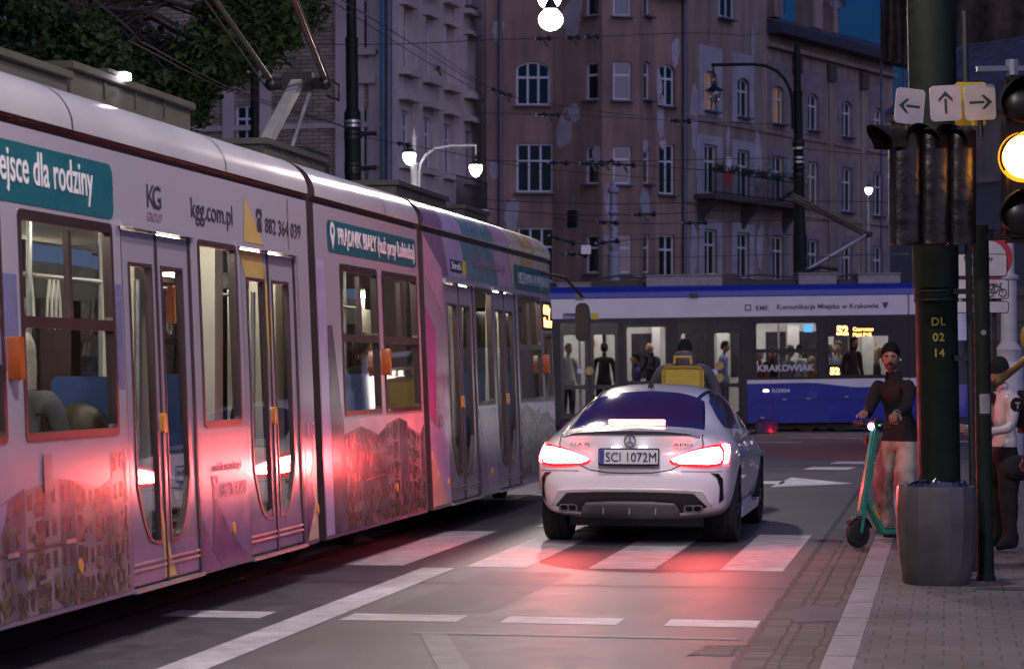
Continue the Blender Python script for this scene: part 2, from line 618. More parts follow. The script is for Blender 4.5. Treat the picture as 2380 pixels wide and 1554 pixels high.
M_slate = mat('slate_film', (0.16, 0.16, 0.30), 0.25, var=0.08, spec=.6)
M_roofw = mat('tram_roof_paint', (0.44, 0.425, 0.44), 0.22, var=0.05, scale=1.5, bump=0.0)
M_equip = mat('roof_equipment_paint', (0.055, 0.05, 0.042), 0.65, var=0.15)
M_ink = mat('dark_print', (0.05, 0.04, 0.06), 0.4, var=0)
M_fadeink = mat('faded_print', (0.25, 0.17, 0.24), 0.4, var=0)
M_frame = mat('window_rubber', (0.05, 0.03, 0.032), 0.35, var=0.1)
M_brown = mat('brown_window_frame', (0.038, 0.022, 0.02), 0.35, 0.1, var=0.1)
M_tglass = glass('tram_glass', (0.80, 0.80, 0.76), 0.02, 0.07, 0.8)
M_inner = mat('tram_interior_panel', (0.62, 0.59, 0.52), 0.5, var=0.05)
M_floor = mat('tram_floor', (0.06, 0.06, 0.065), 0.6)
M_seat = mat('blue_seat_fabric', (0.03, 0.07, 0.22), 0.8, var=0.2, scale=40)
M_orange = mat('orange_lens', (0.42, 0.09, 0.015), 0.25, var=0.1, spec=.9)
M_amber = mat('amber_reflector', (0.60, 0.26, 0.04), 0.25, var=0, spec=.9)
M_strip = glow('tram_ceiling_glow', (1.0, 0.93, 0.80), 17.0)
M_led = glow('orange_led', (1.0, 0.42, 0.10), 5.0)
M_screen = glow('info_screen_glow', (0.35, 0.5, 0.95), 0.16)
M_bellow = mat('bellows_rubber', (0.018, 0.018, 0.02), 0.65, var=0.2)
M_photo_w = mat('mural_wall_light', (0.21, 0.145, 0.155), 0.2, var=0.25, scale=5, spec=.6)
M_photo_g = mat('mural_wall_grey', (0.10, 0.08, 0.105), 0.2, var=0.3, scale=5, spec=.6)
M_photo_d = mat('mural_shade', (0.035, 0.028, 0.035), 0.26, var=0.3, scale=5, spec=.6)
M_photo_b = mat('mural_balcony', (0.10, 0.065, 0.06), 0.26, var=0.3, scale=5, spec=.6)
M_photo_t = mat('mural_leaves', (0.06, 0.065, 0.03), 0.3, var=0.5, scale=12, coat=0.3)
M_photo_s = mat('mural_sky', (0.52, 0.40, 0.44), 0.22, var=0.12, scale=3, spec=.6)



def print_fade(m, top, low, z0=.35, z1=1.55):
    # the printed film runs from pale lilac into plum towards the skirt
    nt = m.node_tree
    p = nt.nodes['Principled BSDF']
    tc = nt.nodes.new('ShaderNodeTexCoord'); sp = nt.nodes.new('ShaderNodeSeparateXYZ')
    nt.links.new(tc.outputs['Object'], sp.inputs[0])
    mr = nt.nodes.new('ShaderNodeMapRange'); mr.inputs['From Min'].default_value = z0; mr.inputs['From Max'].default_value = z1
    nt.links.new(sp.outputs['Z'], mr.inputs['Value'])
    mx = nt.nodes.new('ShaderNodeMix'); mx.data_type = 'RGBA'
    mx.inputs['A'].default_value = (*low, 1); mx.inputs['B'].default_value = (*top, 1)
    nt.links.new(mr.outputs[0], mx.inputs['Factor']); nt.links.new(mx.outputs['Result'], p.inputs['Base Color'])


print_fade(M_lilac, (.37, .335, .39), (.185, .11, .185))
print_fade(M_door, (.335, .30, .36), (.185, .12, .19))
S0, L0 = 20.0, -5.82


def wz(z):                        # half width of the body at a height
    return 1.20 - 0.042 * (z - 0.28)


def sf(side, off=0.0):            # map (s, z) onto the side wall, off = proud
    return lambda s, z: (s - S0, side * (wz(z) + off), z)


KS = 1.0235
tram = empty('tram', W(S0 * KS, L0, 0), RZ, 'pale lilac and pink articulated tram with teal advert banners and glowing red reflections', 'tram')
tram.scale = (KS, 1, 1)
SILL, TRANS, WTOP, GUT, SK = 1.20, 1.81, 2.385, 2.82, 0.27
# section spans and openings: (s0, s1, z0, z1)
SECT = [(7.0, 17.14), (17.34, 20.90), (21.11, 28.15)]
WIN = [[(7.3, 8.9, SILL, WTOP), (9.5, 11.27, SILL, WTOP), (11.52, 12.90, SILL, WTOP), (14.48, 15.30, SILL, WTOP)],
       [(18.06, 19.28, SILL, WTOP), (19.46, 20.78, SILL, WTOP)],
       [(23.45, 24.33, SILL, WTOP), (25.88, 27.35, SILL, WTOP), (27.5, 28.08, SILL, 1.98)]]
DOOR = [[(13.05, 14.33), (15.40, 16.76)], [], [(21.98, 23.38), (24.42, 25.74)]]
D0, D1 = 0.285, 2.39

for k, (a, b) in enumerate(SECT):
    mb = MB()
    holes = [rrect(s0, s1, z0, z1, 0.03, 2) for s0, s1, z0, z1 in WIN[k]] + [[(s0, D0), (s1, D0), (s1, D1), (s0, D1)] for s0, s1 in DOOR[k]]
    fn = sf(-1)
    mb.tess([[(a, SK), (b, SK), (b, GUT), (a, GUT)], *holes], fn, 0)
    for h in holes: mb.rim(h, fn, sf(-1, -0.06), 1)
    fholes = [rrect(s0, s1, z0, z1, 0.03, 2) for s0, s1, z0, z1 in WIN[k]]
    mb.tess([[(a, SK), (b, SK), (b, GUT), (a, GUT)], *fholes], sf(1), 0, True)
    # lining on the inside
    mb.tess([[(a + .02, .36), (b - .02, .36), (b - .02, 2.5), (a + .02, 2.5)], *holes], sf(-1, -0.06), 2, True)
    mb.tess([[(a + .02, .36), (b - .02, .36), (b - .02, 2.5), (a + .02, 2.5)], *fholes], sf(1, -0.06), 2)
    # underside and end walls
    x0, x1 = a - S0, b - S0
    mb.poly([(x0, -1.2, SK), (x0, 1.2, SK), (x1, 1.2, SK), (x1, -1.2, SK)], 1)
    for x, d in ((x0, 1), (x1, -1)):
        loop = [(-wz(SK), SK), (wz(SK), SK), (wz(GUT), GUT), (-wz(GUT), GUT)]
        hole = [(-0.75, 0.4), (0.75, 0.4), (0.75, 2.3), (-0.75, 2.3)]
        mb.tess([loop, hole], lambda y, z, x=x: (x, y, z), 1)
    mb.build('body_shell', [M_lilac, M_frame, M_inner], tram)
    # roof: dark gutter groove, then a big rounded cove
    rb = MB()
    prof = [(wz(GUT), GUT), (wz(GUT) - 0.03, GUT + 0.005), (wz(GUT) - 0.03, GUT + 0.05), (wz(GUT) + 0.015, GUT + 0.052)]
    for q in range(9):
        t = PI / 2 * q / 8
        prof.append((0.80 + (wz(GUT) + 0.015 - 0.80) * math.cos(t), GUT + 0.06 + 0.27 * math.sin(t)))
    prof += [(0.5, 3.17), (0.0, 3.18)]
    full = [(-y, z) for y, z in prof] + [(y, z) for y, z in reversed(prof[:-1])]
    for (y0, z0), (y1, z1) in zip(full, full[1:]):
        dark = max(z0, z1) < GUT + 0.053
        rb.poly([(x0, y0, z0), (x1, y0, z0), (x1, y1, z1), (x0, y1, z1)], 1 if dark else 0)
    for x in (x0, x1): rb.poly([(x, y, z) for y, z in full], 1)
    for xs in (12.3, 15.1) if k == 0 else ((19.6,) if k == 1 else (26,)):
        for (y0, z0), (y1, z1) in zip(full[3:12], full[4:13]):
            c = Vector((0, 0, 2.5))
            n0 = (Vector((0, y0, z0)) - c).normalized() * 0.003; n1 = (Vector((0, y1, z1)) - c).normalized() * 0.003
            rb.poly([(xs - S0, y0 + n0.y, z0 + n0.z), (xs - S0 + .018, y0 + n0.y, z0 + n0.z), (xs - S0 + .018, y1 + n1.y, z1 + n1.z), (xs - S0, y1 + n1.y, z1 + n1.z)], 1)
    rb.build('roof', [M_roofw, M_frame], tram, smooth=35)
    # cabin: floor, ceiling and glowing strips
    ib = MB()
    ib.box(x0 + .03, x1 - .03, -1.1, 1.1, .30, .36, 0)
    ib.box(x0 + .03, x1 - .03, -1.05, 1.05, 2.5, 2.54, 1)
    for sd in (-1, 1):   # sloping bulkhead above the windows
        ib.poly([(x0 + .03, sd * 1.04, 2.44), (x1 - .03, sd * 1.04, 2.44), (x1 - .03, sd * .72, 2.5), (x0 + .03, sd * .72, 2.5)], 1)
    ib.build('cabin_lining', [M_floor, M_inner], tram)
    for yy in (-0.97, 0.97):
        lb = MB()
        n = int((b - a) / 1.6)
        for j in range(n):
            c = a + (j + .5) * (b - a) / n - S0
            lb.box(c - .5, c + .5, yy - .04, yy + .04, 2.405, 2.43)
        lb.build('ceiling_light', M_strip, tram)
    # far side and near side windows
    for side in (-1, 1):
        for s0, s1, z0, z1 in WIN[k]:
            fb = MB()
            fa, fi = sf(side, 0.006), sf(side, -0.035)
            lo = rrect(s0 - .008, s1 + .008, z0 - .010, z1 + .008, 0.035, 2)
            w = 0.032
            full_h = (s1 - s0) < 1.0
            mats = [M_brown if (k < 2 and not full_h) else M_frame]
            if full_h:
                hs = [rrect(s0 + .03, s1 - .03, z0 + .03, z1 - .03, .02, 2)]
            else:
                hs = [rrect(s0 + w, s1 - w, z0 + w, TRANS - .03, .02, 2), rrect(s0 + w, s1 - w, TRANS + .03, z1 - w * 1.4, .02, 2)] if z1 > 2.2 else [rrect(s0 + .04, s1 - .04, z0 + .04, z1 - .04, .05, 3)]
            fb.plate(lo, fa, fi, 0, hs)
            if side == 1: fb.f = [tuple(reversed(q)) for q in fb.f]
            fo = fb.build('window_frame', mats, tram)
            if not full_h and z1 > 2.2:   # sliding upper pane with a vertical bar
                vb = MB()
                xm = s0 + (s1 - s0) * 0.52
                vb.plate(rrect(xm - .022, xm + .022, TRANS + .02, z1 - .07, .005, 1), sf(side, .002), sf(side, -.03))
                vb.build('sliding_bar', M_frame, fo)
            gb = MB()
            gb.tess([rrect(s0, s1, z0, z1, .02, 2)], sf(side, -0.02), 0, side == 1)
            gb.build('window_pane', M_tglass, fo)
    # doors on the kerb side
    for s0, s1 in DOOR[k]:
        mid = (s0 + s1) / 2
        for (u0, u1, lft) in ((s0 + .012, mid - .012, True), (mid + .012, s1 - .012, False)):
            db = MB()
            wd = u1 - u0
            g0, g1 = (u0 + wd * .26, u1 - wd * .14) if lft else (u0 + wd * .16, u1 - wd * .24)
            gl = [(g0, 2.17), (g0, 0.95)]
            bow = []
            for q in range(9):           # pointed round foot leaning to the meeting edge
                t = q / 8
                u = g0 + (g1 - g0) * t
                tt = t if lft else 1 - t
                bow.append((u, 0.54 + 0.36 * (1 - math.sin(PI / 2 * min(1, tt * 1.25))) ** 1.3 if tt < .8 else 0.54))
            gl = [(g0, 2.17)] + bow + [(g1, 2.17)]
            ring = []
            cx, cz = (g0 + g1) / 2, 1.35
            for u, z in gl:
                ring.append((u + (.022 if u > cx else -.022), z + (.022 if z > cz else -.022)))
            outer = [(u0, D0 + .015), (u1, D0 + .015), (u1, D1 - .015), (u0, D1 - .015)]
            db.plate(outer, sf(-1, -.015), sf(-1, -.05), 0, [ring])
            leaf = db.build('door', M_door, tram)
            sb = MB()
            sb.plate(ring, sf(-1, -.008), sf(-1, -.055), 0, [gl])
            sb.build('rubber_seal', M_frame, leaf)
            pb = MB()
            pb.tess([gl], sf(-1, -.025))
            pb.build('door_glass', M_tglass, leaf)
            hb = MB()
            hx = (g1 + .0 if lft else g0 - .0)
            hb.tube([(hx - S0 + (-.05 if lft else .05), -(wz(1.0) - .12), z) for z in (.6, 1.2, 2.1)], .016, 8)
            hb.build('grab_rail', M_steel, leaf, smooth=50)
            tb = MB()   # two raised ribs near the foot
            for z in (.385, .42):
                tb.plate([(u0 + .01, z), (u1 - .01, z), (u1 - .01, z + .014), (u0 + .01, z + .014)], sf(-1, -.004), sf(-1, -.02))
            tb.build('kick_strip', M_steel, leaf)
        fb = MB()
        fb.plate([(s0 - .045, D1), (s1 + .045, D1), (s1 + .045, D1 + .03), (s0 - .045, D1 + .03)], sf(-1, .03), sf(-1, -.0))
        fb.build('door_rain_strip', M_lilac, tram)
        fb = MB()
        for u in (s0, mid - .012, s1 - .022):
            fb.plate([(u - (.0), D0), (u + .022, D0), (u + .022, D1), (u, D1)], sf(-1, -.003), sf(-1, -.06))
        fb.build('door_seal', M_frame, tram)
        fb = MB()
        fb.plate([(s0, SK - .005), (s1, SK - .005), (s1, D0 + .002), (s0, D0 + .002)], sf(-1, .02), sf(-1, -.02))
        fb.build('door_step', M_steel, tram)
        bb = MB()
        bb.plate(rrect(mid - .03, mid + .03, 1.18, 1.30, .02, 3), sf(-1, .012), sf(-1, -.02))
        bb.build('door_button', M_amber, tram)

# bellows between the sections
for a, b in ((17.14, 17.34), (20.90, 21.11)):
    mb = MB()
    n = 4
    for j in range(n):
        x = a + (j + .5) * (b - a) / n - S0
        hw = .055
        for dx, shr in ((-.022, .04), (.022, .04)):
            pass
        mb.tube([(x, -1.10, .30), (x, -1.03, 2.75), (x, -.8, 2.98), (x, .8, 2.98), (x, 1.03, 2.75), (x, 1.10, .30)], .034, 8)
    mb.box(a - S0, b - S0, -1.05, -1.0, .3, 2.75); mb.box(a - S0, b - S0, 1.0, 1.05, .3, 2.75); mb.box(a - S0, b - S0, -.8, .8, 2.9, 2.98)
    mb.build('bellows', M_bellow, tram)

# nose at the far end
nb = MB()
nx = [28.15, 28.5, 28.85, 29.1]
sh = [1.0, .93, .80, .55]
rings = []
for x, q in zip(nx, sh):
    top = 3.1 - (x - 28.15) * .5
    rings.append([(x - S0, -wz(SK) * q, SK), (x - S0, -wz(1.2) * q, 1.2), (x - S0, -wz(GUT) * q, min(top, GUT)), (x - S0, -.7 * q, top), (x - S0, .7 * q, top), (x - S0, wz(GUT) * q, min(top, GUT)), (x - S0, wz(1.2) * q, 1.2), (x - S0, wz(SK) * q, SK)])
for r0, r1 in zip(rings, rings[1:]):
    for j in range(7):
        nb.poly([r0[j], r1[j], r1[j + 1], r0[j + 1]], 1 if j in (1, 5) else 0)
nb.poly(list(reversed(rings[-1])), 1)
nb.build('nose', [M_roofw, mat('dark_windscreen', (0.02, 0.02, 0.025), 0.05, var=0, coat=1)], tram, smooth=40)
# door mirror on its arm
mb = MB()
mb.tube([(7.5, -1.08, 2.70), (7.75, -1.35, 2.64), (8.0, -1.52, 2.42)], .018, 8)
mb.build('mirror_arm', M_dark, tram, smooth=50)
mb = MB()
mb.plate(rrect(-.085, .085, -.24, .22, .07, 4), lambda u, v: (8.0, -1.52 + u, 2.13 + v), lambda u, v: (8.16, -1.52 + u * .8, 2.13 + v * .85))
mb.build('mirror', M_black, tram, smooth=35)

# under-frame, bogies
ub = MB()
ub.box(7 - S0, 28.3 - S0, -.62, .62, .10, .265)
for sx in (9.2, 11.0, 18.6, 20.4, 26.0, 27.8):
    for yy in (-.55, .55):
        ub.lathe([(.02, -.06), (.30, -.06), (.30, .06), (.02, .06)], (sx - S0, yy, .31), 18, 0, Matrix.Rotation(PI / 2, 3, 'X').to_4x4())
ub.build('underframe', mat('shade_black_underframe', (.008, .007, .007), .9, var=.2, spec=.1), tram)  # near black colour stands in for the shade under the tram

# roof equipment
for x0, x1, y0, y1, z1 in ((8.2, 13.4, -.66, .7, 3.34), (13.55, 15.85, -.62, .7, 3.42), (17.75, 19.55, -.6, .5, 3.36), (22.2, 24.5, -.6, .6, 3.38), (25.9, 27.3, -.5, .5, 3.40)):
    mb = MB()
    mb.box(x0 - S0, x1 - S0, y0, y1, 3.08, z1 - .05)
    mb.box(x0 - S0 - .03, x1 - S0 + .03, y0 - .03, y1 + .03, z1 - .05, z1)
    for j in range(1, 4):
        x = x0 + (x1 - x0) * j / 4 - S0
        mb.box(x - .012, x + .012, y0 - .012, y0, 3.25, z1 - .05)
    mb.build('roof_box', M_equip, tram, bevel=.012)
mb = MB()
mb.box(14.30 - S0, 14.40 - S0, -.70, -.64, 3.40, 3.445)
mb.build('roof_lamp', glow('roof_lamp_glow', (1.0, .92, 1.0), 12), tram)
mb = MB()
mb.box(14.1 - S0, 14.55 - S0, -.66, -.5, 3.42, 3.445)
mb.build('roof_lamp_bracket', M_equip, tram)

# pantograph
pan = MB()
pan.box(-.9, -.1, -.55, .55, 3.16, 3.42)
po = pan.build('pantograph', M_dark, tram, bevel=.01)
pan = MB(); pan.bar((-.35, 0, 3.42), (.82, 0, 4.16), .10, .08); pan.build('lower_arm', mat('aluminium_arm', (.42, .42, .38), .4, .5), po)
pan = MB(); pan.tube([(.1, -.12, 3.42), (.72, -.14, 4.05)], .018, 8); pan.build('control_rod', M_steel, po)
pan = MB(); pan.tube([(.86, -.25, 4.16), (.86, .25, 4.16)], .055, 12); pan.box(.8, .92, -.14, .14, 4.1, 4.26)
for yy in (-.25, .25): pan.sphere((.86, yy, 4.16), .065)
pan.build('knee_joint', M_dark, po, smooth=50)
pan = MB(); pan.tube([(.9, -.28, 4.2), (1.04, -.34, 4.16), (1.0, -.34, 4.02), (.84, -.28, 4.04)], .014, 8); pan.build('cable_loop', M_black, po, smooth=60)
for yy in (-.5, .5):
    pan = MB(); pan.tube([(.86, yy * .5, 4.18), (-2.5, yy * .95, 5.45)], .026, 10)
    pan.tube([(.86, yy * .62, 4.14), (-2.5, yy * 1.05, 5.40)], .010, 6)
    pan.build('upper_arm', mat('brown_arm', (.11, .085, .06), .4, .5), po, smooth=50)
pan = MB(); pan.tube([(-2.5, -.8, 5.40), (-2.5, -.5, 5.47), (-2.5, .5, 5.47), (-2.5, .8, 5.40)], .04, 8); pan.build('contact_strip', M_dark, po, smooth=50)

# marker lights, reflectors
for s, z in ((11.34, 1.62), (19.37, 1.62), (27.43, 1.62)):
    mb = MB(); mb.plate(rrect(s - .032, s + .032, z - .11, z + .11, .015, 2), sf(-1, .07), sf(-1, .0)); mb.build('turn_signal', M_orange, tram, bevel=.01)
for s, z in ((12.2, .50), (15.0, .52), (17.1, .52), (19.7, .55), (21.85, .5), (24.0, .5)):
    mb = MB(); mb.plate([(s + .03 * math.cos(a * PI / 6), z + .04 * math.sin(a * PI / 6)) for a in range(12)], sf(-1, .014), sf(-1, 0)); mb.build('side_reflector', M_amber, tram)

# advert film on the flank, each layer a little proud of the one below
def film(name, loops, m, off=.003, side=-1):
    for lp in loops:
        mb = MB()
        mb.tess([lp], sf(side, off))
        o = mb.build(name, m, tram)
    return o

film('teal_banner', [rrect(7.2, 12.95, 2.42, 2.735, .07, 4, '0110'), rrect(17.72, 20.80, 2.47, 2.72, .06, 4), rrect(25.7, 28.1, 2.45, 2.72, .05, 3)], M_teal, .004)
text('Miejsce dla rodziny', .255, M_white, tram, (12.62 - S0, -(wz(2.55) + .008), 2.53), (PI / 2 - .042, 0, 0), align='RIGHT', shear=.0, width=1.52, bold=.003)
text('PRĄDNIK BIAŁY (tuż przy Łokietka)', .18, M_white, tram, (18.03 - S0, -(wz(2.55) + .008), 2.545), (PI / 2 - .042, 0, 0), width=2.70, bold=.005)
text('MIESZKANIA NA PRĄDNIKU', .18, mat('pale_print', (.45, .47, .48), .5, var=0), tram, (25.95 - S0, -(wz(2.55) + .008), 2.52), (PI / 2 - .042, 0, 0), width=2.05)
pin = [(17.87, 2.485), (17.94, 2.61)] + [(17.87 + .075 * math.cos(a), 2.635 + .075 * math.sin(a)) for a in [rad(-10 + 20 * q) for q in range(1, 11)]] + [(17.80, 2.61)]
film('map_pin', [pin], M_white, .0065)
film('map_pin_hole', [[(17.87 + .03 * math.cos(a * PI / 5), 2.64 + .03 * math.sin(a * PI / 5)) for a in range(10)]], M_teal, .0085)
kx = 13.52
text('K', .20, M_ink, tram, (kx - S0, -(wz(2.6) + .006), 2.535), (PI / 2 - .042, 0, 0), width=.15)
text('G', .20, M_ink, tram, (kx + .11 - S0, -(wz(2.6) + .008), 2.535), (PI / 2 - .042, 0, 0), width=.15)
text('GROUP', .075, M_fadeink, tram, (kx - S0, -(wz(2.5) + .006), 2.455), (PI / 2 - .042, 0, 0), width=.28)
text('kgg.com.pl', .19, M_ink, tram, (14.36 - S0, -(wz(2.55) + .006), 2.525), (PI / 2 - .042, 0, 0), width=.88)
text('882 364 039', .15, M_ink, tram, (16.02 - S0, -(wz(2.55) + .006), 2.525), (PI / 2 - .042, 0, 0), width=.92)
def phone_icon(s, z, k, m):
    film('phone_icon', [[(s, z), (s + .13 * k, z), (s + .11 * k, z + .10 * k), (s + .02 * k, z + .10 * k)],
                        [(s - .01 * k, z + .11 * k), (s + .03 * k, z + .10 * k), (s + .03 * k, z + .135 * k), (s + .10 * k, z + .135 * k), (s + .10 * k, z + .10 * k), (s + .14 * k, z + .11 * k), (s + .13 * k, z + .165 * k), (s + .0 * k, z + .165 * k)]], m, .006)
phone_icon(15.82, 2.52, .95, M_ink)
phone_icon(14.58, .73, .9, M_fadeink)
text('882 364 039', .13, M_fadeink, tram, (14.74 - S0, -(wz(.8) + .012), .735), (PI / 2 - .042, 0, 0), width=.56)
text('osiedlemozaika.pl', .085, M_fadeink, tram, (14.58 - S0, -(wz(.95) + .012), .905), (PI / 2 - .042, 0, 0), width=.62)
text('osiedlemozaika.pl', .15, M_fadeink, tram, (23.45 - S0, -(wz(2.6) + .009), 2.60), (PI / 2 - .042, 0, 0), width=1.7)
text('KG', .16, M_fadeink, tram, (16.88 - S0, -(wz(1.1) + .012), 1.06), (PI / 2 - .042, 0, 0), width=.2)
text('KG', .16, M_fadeink, tram, (21.5 - S0, -(wz(1.1) + .012), 1.02), (PI / 2 - .042, 0, 0), width=.2)

# colour facets of section one
film('ochre_facet', [[(15.55, 2.74), (15.98, 2.43), (15.50, 2.43)]], M_ochre, .003)
film('ochre_facet', [[(15.42, D1 - .02), (15.94, D1 - .02), (16.04, 2.19), (15.56, 2.19)]], M_ochre, -.0125)
film('ochre_facet', [[(15.98, 2.34), (16.16, 1.95), (16.10, 1.3), (16.0, 1.9)]], M_ochre, -.0125)
film('ochre_facet', [[(13.62, .75), (13.78, .42), (13.86, .31), (13.64, .31)]], M_ochre, -.0120)
film('violet_facet', [[(14.36, .62), (14.55, .40), (14.72, .28), (14.36, .28)], [(14.56, .41), (14.62, .75), (14.98, .45), (15.36, .28), (14.74, .28)]], M_purple, .0025)
film('mauve_facet', [[(14.36, 1.16), (14.36, .64), (14.52, .45), (14.62, .77), (14.95, .48), (15.37, .30), (15.37, 1.16)]], M_mauve, .002)
film('mauve_facet', [[(13.08, .31), (13.66, .31), (13.60, .52), (13.08, .52)], [(13.92, .31), (14.3, .31), (14.3, .52), (13.80, .52)]], M_mauve, -.0127)
film('mauve_facet', [[(15.43, .31), (16.05, .31), (16.05, .6), (15.43, .52)], [(16.12, .31), (16.72, .31), (16.72, .52), (16.12, .6)]], M_mauve, -.0127)
film('sand_facet', [[(16.84, .30), (17.12, .30), (17.12, 1.15), (17.0, .8)]], M_sand, .0025)
film('violet_facet', [[(16.84, 1.0), (16.98, .75), (17.06, .55), (16.84, .32)]], M_purple, .0030)
film('slate_band', [[(11.18, 1.6), (11.47, 1.5), (11.47, 2.05), (11.18, 2.05)], [(12.93, 1.45), (13.03, 1.45), (13.03, 2.05), (12.93, 2.05)]], M_slate, .0025)

# photographic mural film: houses, balconies, trees
def mural(a, b, z0, z1, seed, dense=1.0, off=.002, sky=True):
    r = random.Random(seed)
    groups = {}
    def put(m, lp, d): groups.setdefault((m, d), []).append(lp)
    def clampl(lp): return [(min(max(s, a), b), min(max(z, z0), z1)) for s, z in lp]
    if sky: put(M_photo_s, [(a, z0), (b, z0), (b, z1), (a, z1)], off)
    s = a
    j = 0
    while s < b - .1:
        w = r.uniform(.62, .95) * dense
        top = z0 + (z1 - z0) * r.uniform(.78, 1.0)
        sl = r.uniform(-.30, -.16) if j % 2 else r.uniform(.10, .22)
        lw = w * r.uniform(.55, .7)                      # light front, then the shaded flank
        P = lambda u, v: (s + u, v + sl * u * ((v - z0) / (z1 - z0)))
        Q = lambda u, v: (s + lw + u, v + sl * lw * ((v - z0) / (z1 - z0)) - sl * 1.4 * u * ((v - z0) / (z1 - z0)))
        put(M_photo_w, clampl([P(0, z0), P(lw, z0), P(lw, top), P(0, top)]), off + .0012 + .0003 * (j % 2))
        put(M_photo_g, clampl([Q(0, z0), Q(w - lw, z0), Q(w - lw, top), Q(0, top)]), off + .0014 + .0003 * (j % 2))
        fl = max(3, int((top - z0) / .145)); fh = (top - z0) / fl
        for f in range(fl):
            z = z0 + f * fh
            for q in range(4):
                u = lw * (.06 + .235 * q)
                if (q + j) % 3 == 1:
                    put(M_photo_b, clampl([P(u - .02, z + fh * .18), P(u + lw * .24, z + fh * .18), P(u + lw * .24, z + fh * .48), P(u - .02, z + fh * .48)]), off + .0034)
                    put(M_photo_d, clampl([P(u, z + fh * .02), P(u + lw * .22, z + fh * .02), P(u + lw * .24, z + fh * .18), P(u - .02, z + fh * .18)]), off + .0030)
                    put(M_photo_d, clampl([P(u, z + fh * .50), P(u + lw * .2, z + fh * .50), P(u + lw * .2, z + fh * .9), P(u, z + fh * .9)]), off + .0026)
                else:
                    put(M_photo_d, clampl([P(u, z + fh * .3), P(u + lw * .12, z + fh * .3), P(u + lw * .12, z + fh * .82), P(u, z + fh * .82)]), off + .0026)
            for q in range(2):
                u = (w - lw) * (.12 + .45 * q)
                put(M_photo_d, clampl([Q(u, z + fh * .3), Q(u + (w - lw) * .2, z + fh * .3), Q(u + (w - lw) * .2, z + fh * .82), Q(u, z + fh * .82)]), off + .0028)
        s += w; j += 1
    for j in range(int(70 * (b - a))):
        s_ = r.uniform(a + .02, b - .05); s, z = s_, z0 + abs(r.gauss(0, .15 + .08 * math.sin(s_ * 5))) * (z1 - z0)
        if z > z1 - .03: continue
        q = r.uniform(.010, .04)
        put(M_photo_t if r.random() < .7 else M_photo_d, clampl([(s + q * math.cos(t + r.uniform(-.4, .4)), z + 1.3 * q * math.sin(t)) for t in (0, 1.2, 2.4, 3.6, 4.9)]), off + .0042 + .0002 * (j % 4))
    mp = None
    by = {}
    ob = MB(); ml = []
    for (m, d), lps in groups.items():
        if m not in ml: ml.append(m)
        for lp in lps:
            try: ob.tess([lp], sf(-1, d), ml.index(m))
            except Exception: pass
    return ob.build('photo_print', ml, tram)
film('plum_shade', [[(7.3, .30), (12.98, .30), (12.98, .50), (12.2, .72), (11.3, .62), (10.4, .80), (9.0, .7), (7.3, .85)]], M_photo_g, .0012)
mural(7.3, 12.98, .30, 1.10, 5, .85, sky=False)
mural(18.0, 20.86, .30, 1.17, 9, 1.0)
mural(25.8, 28.1, .34, 1.17, 21, .9)
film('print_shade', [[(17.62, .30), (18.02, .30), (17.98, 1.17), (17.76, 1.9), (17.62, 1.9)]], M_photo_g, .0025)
film('lavender_edge', [[(17.36, .3), (17.60, .3), (17.60, 2.4), (17.36, 2.4)]], M_lav, .0022)
# section three: slanted colour panes up the flank and over the roof cove
cols = [M_mauve, M_lav, M_sage, M_sage, M_rose, M_sand, M_ochre, M_sand]
x = 21.13
for j, m in enumerate(cols):
    w = 1.15 * (.75, .75, .85, .6, .75, .75, .6, .9)[j]
    top = [(x, GUT - .002), (x + w - .06, GUT - .002), (x + w + .22, 2.45), (x + .28, 2.45)]
    film('colour_pane', [[(min(s, 28.1), z) for s, z in top]], m, .0025)
    # the same pane over the roof cove
    rb = MB()
    wg = wz(GUT) + .015
    for q in range(8):
        t0, t1 = PI / 2 * q / 8, PI / 2 * (q + 1) / 8
        pts = []
        for t, sx in ((t0, x - .12 * q / 8), (t0, x + w - .06 - .12 * q / 8), (t1, x + w - .06 - .12 * (q + 1) / 8), (t1, x - .12 * (q + 1) / 8)):
            pts.append((min(sx, 28.12) - S0, -(0.80 + (wg - .80) * math.cos(t) + .003), GUT + .06 + .27 * math.sin(t) + .003))
        rb.poly(pts)
    rb.build('roof_pane', m, tram, smooth=60)
    x += w
film('magenta_facet', [[(21.13, 2.15), (21.50, 1.92), (21.50, 1.55), (21.38, 1.05), (21.13, 1.15)]], M_pinkv, .0028)
film('rose_facet', [[(21.13, 2.8), (21.90, 2.5), (21.90, 2.05), (21.13, 2.45)]], M_rose, .0034)
film('mauve_facet', [[(21.13, .30), (21.92, .30), (21.92, 1.5), (21.5, 1.0), (21.13, 1.1)]], M_lav, .0022)
film('ochre_facet', [[(21.13, .30), (21.75, .30), (21.45, .62), (21.13, .85)]], M_sand, .0036)
film('mauve_facet', [[(23.42, .30), (24.36, .30), (24.36, 1.16), (23.42, 1.16)]], M_mauve, .0022)
film('mauve_facet', [[(23.42, .30), (23.8, .30), (23.55, 1.1), (23.42, 1.16)]], M_purple, .0036)
film('pass_sticker', [rrect(22.3, 22.85, 2.5, 2.62, .01, 1)], mat('sticker_navy', (.02, .03, .12), .4, var=0), .0055)
film('pass_sticker', [rrect(22.87, 23.05, 2.49, 2.63, .01, 1)], mat('sticker_yellow', (.6, .5, .03), .4, var=0), .0055)
text('Strefa', .10, M_white, tram, (22.34 - S0, -(wz(2.55) + .009), 2.53), (PI / 2, 0, 0), width=.46)
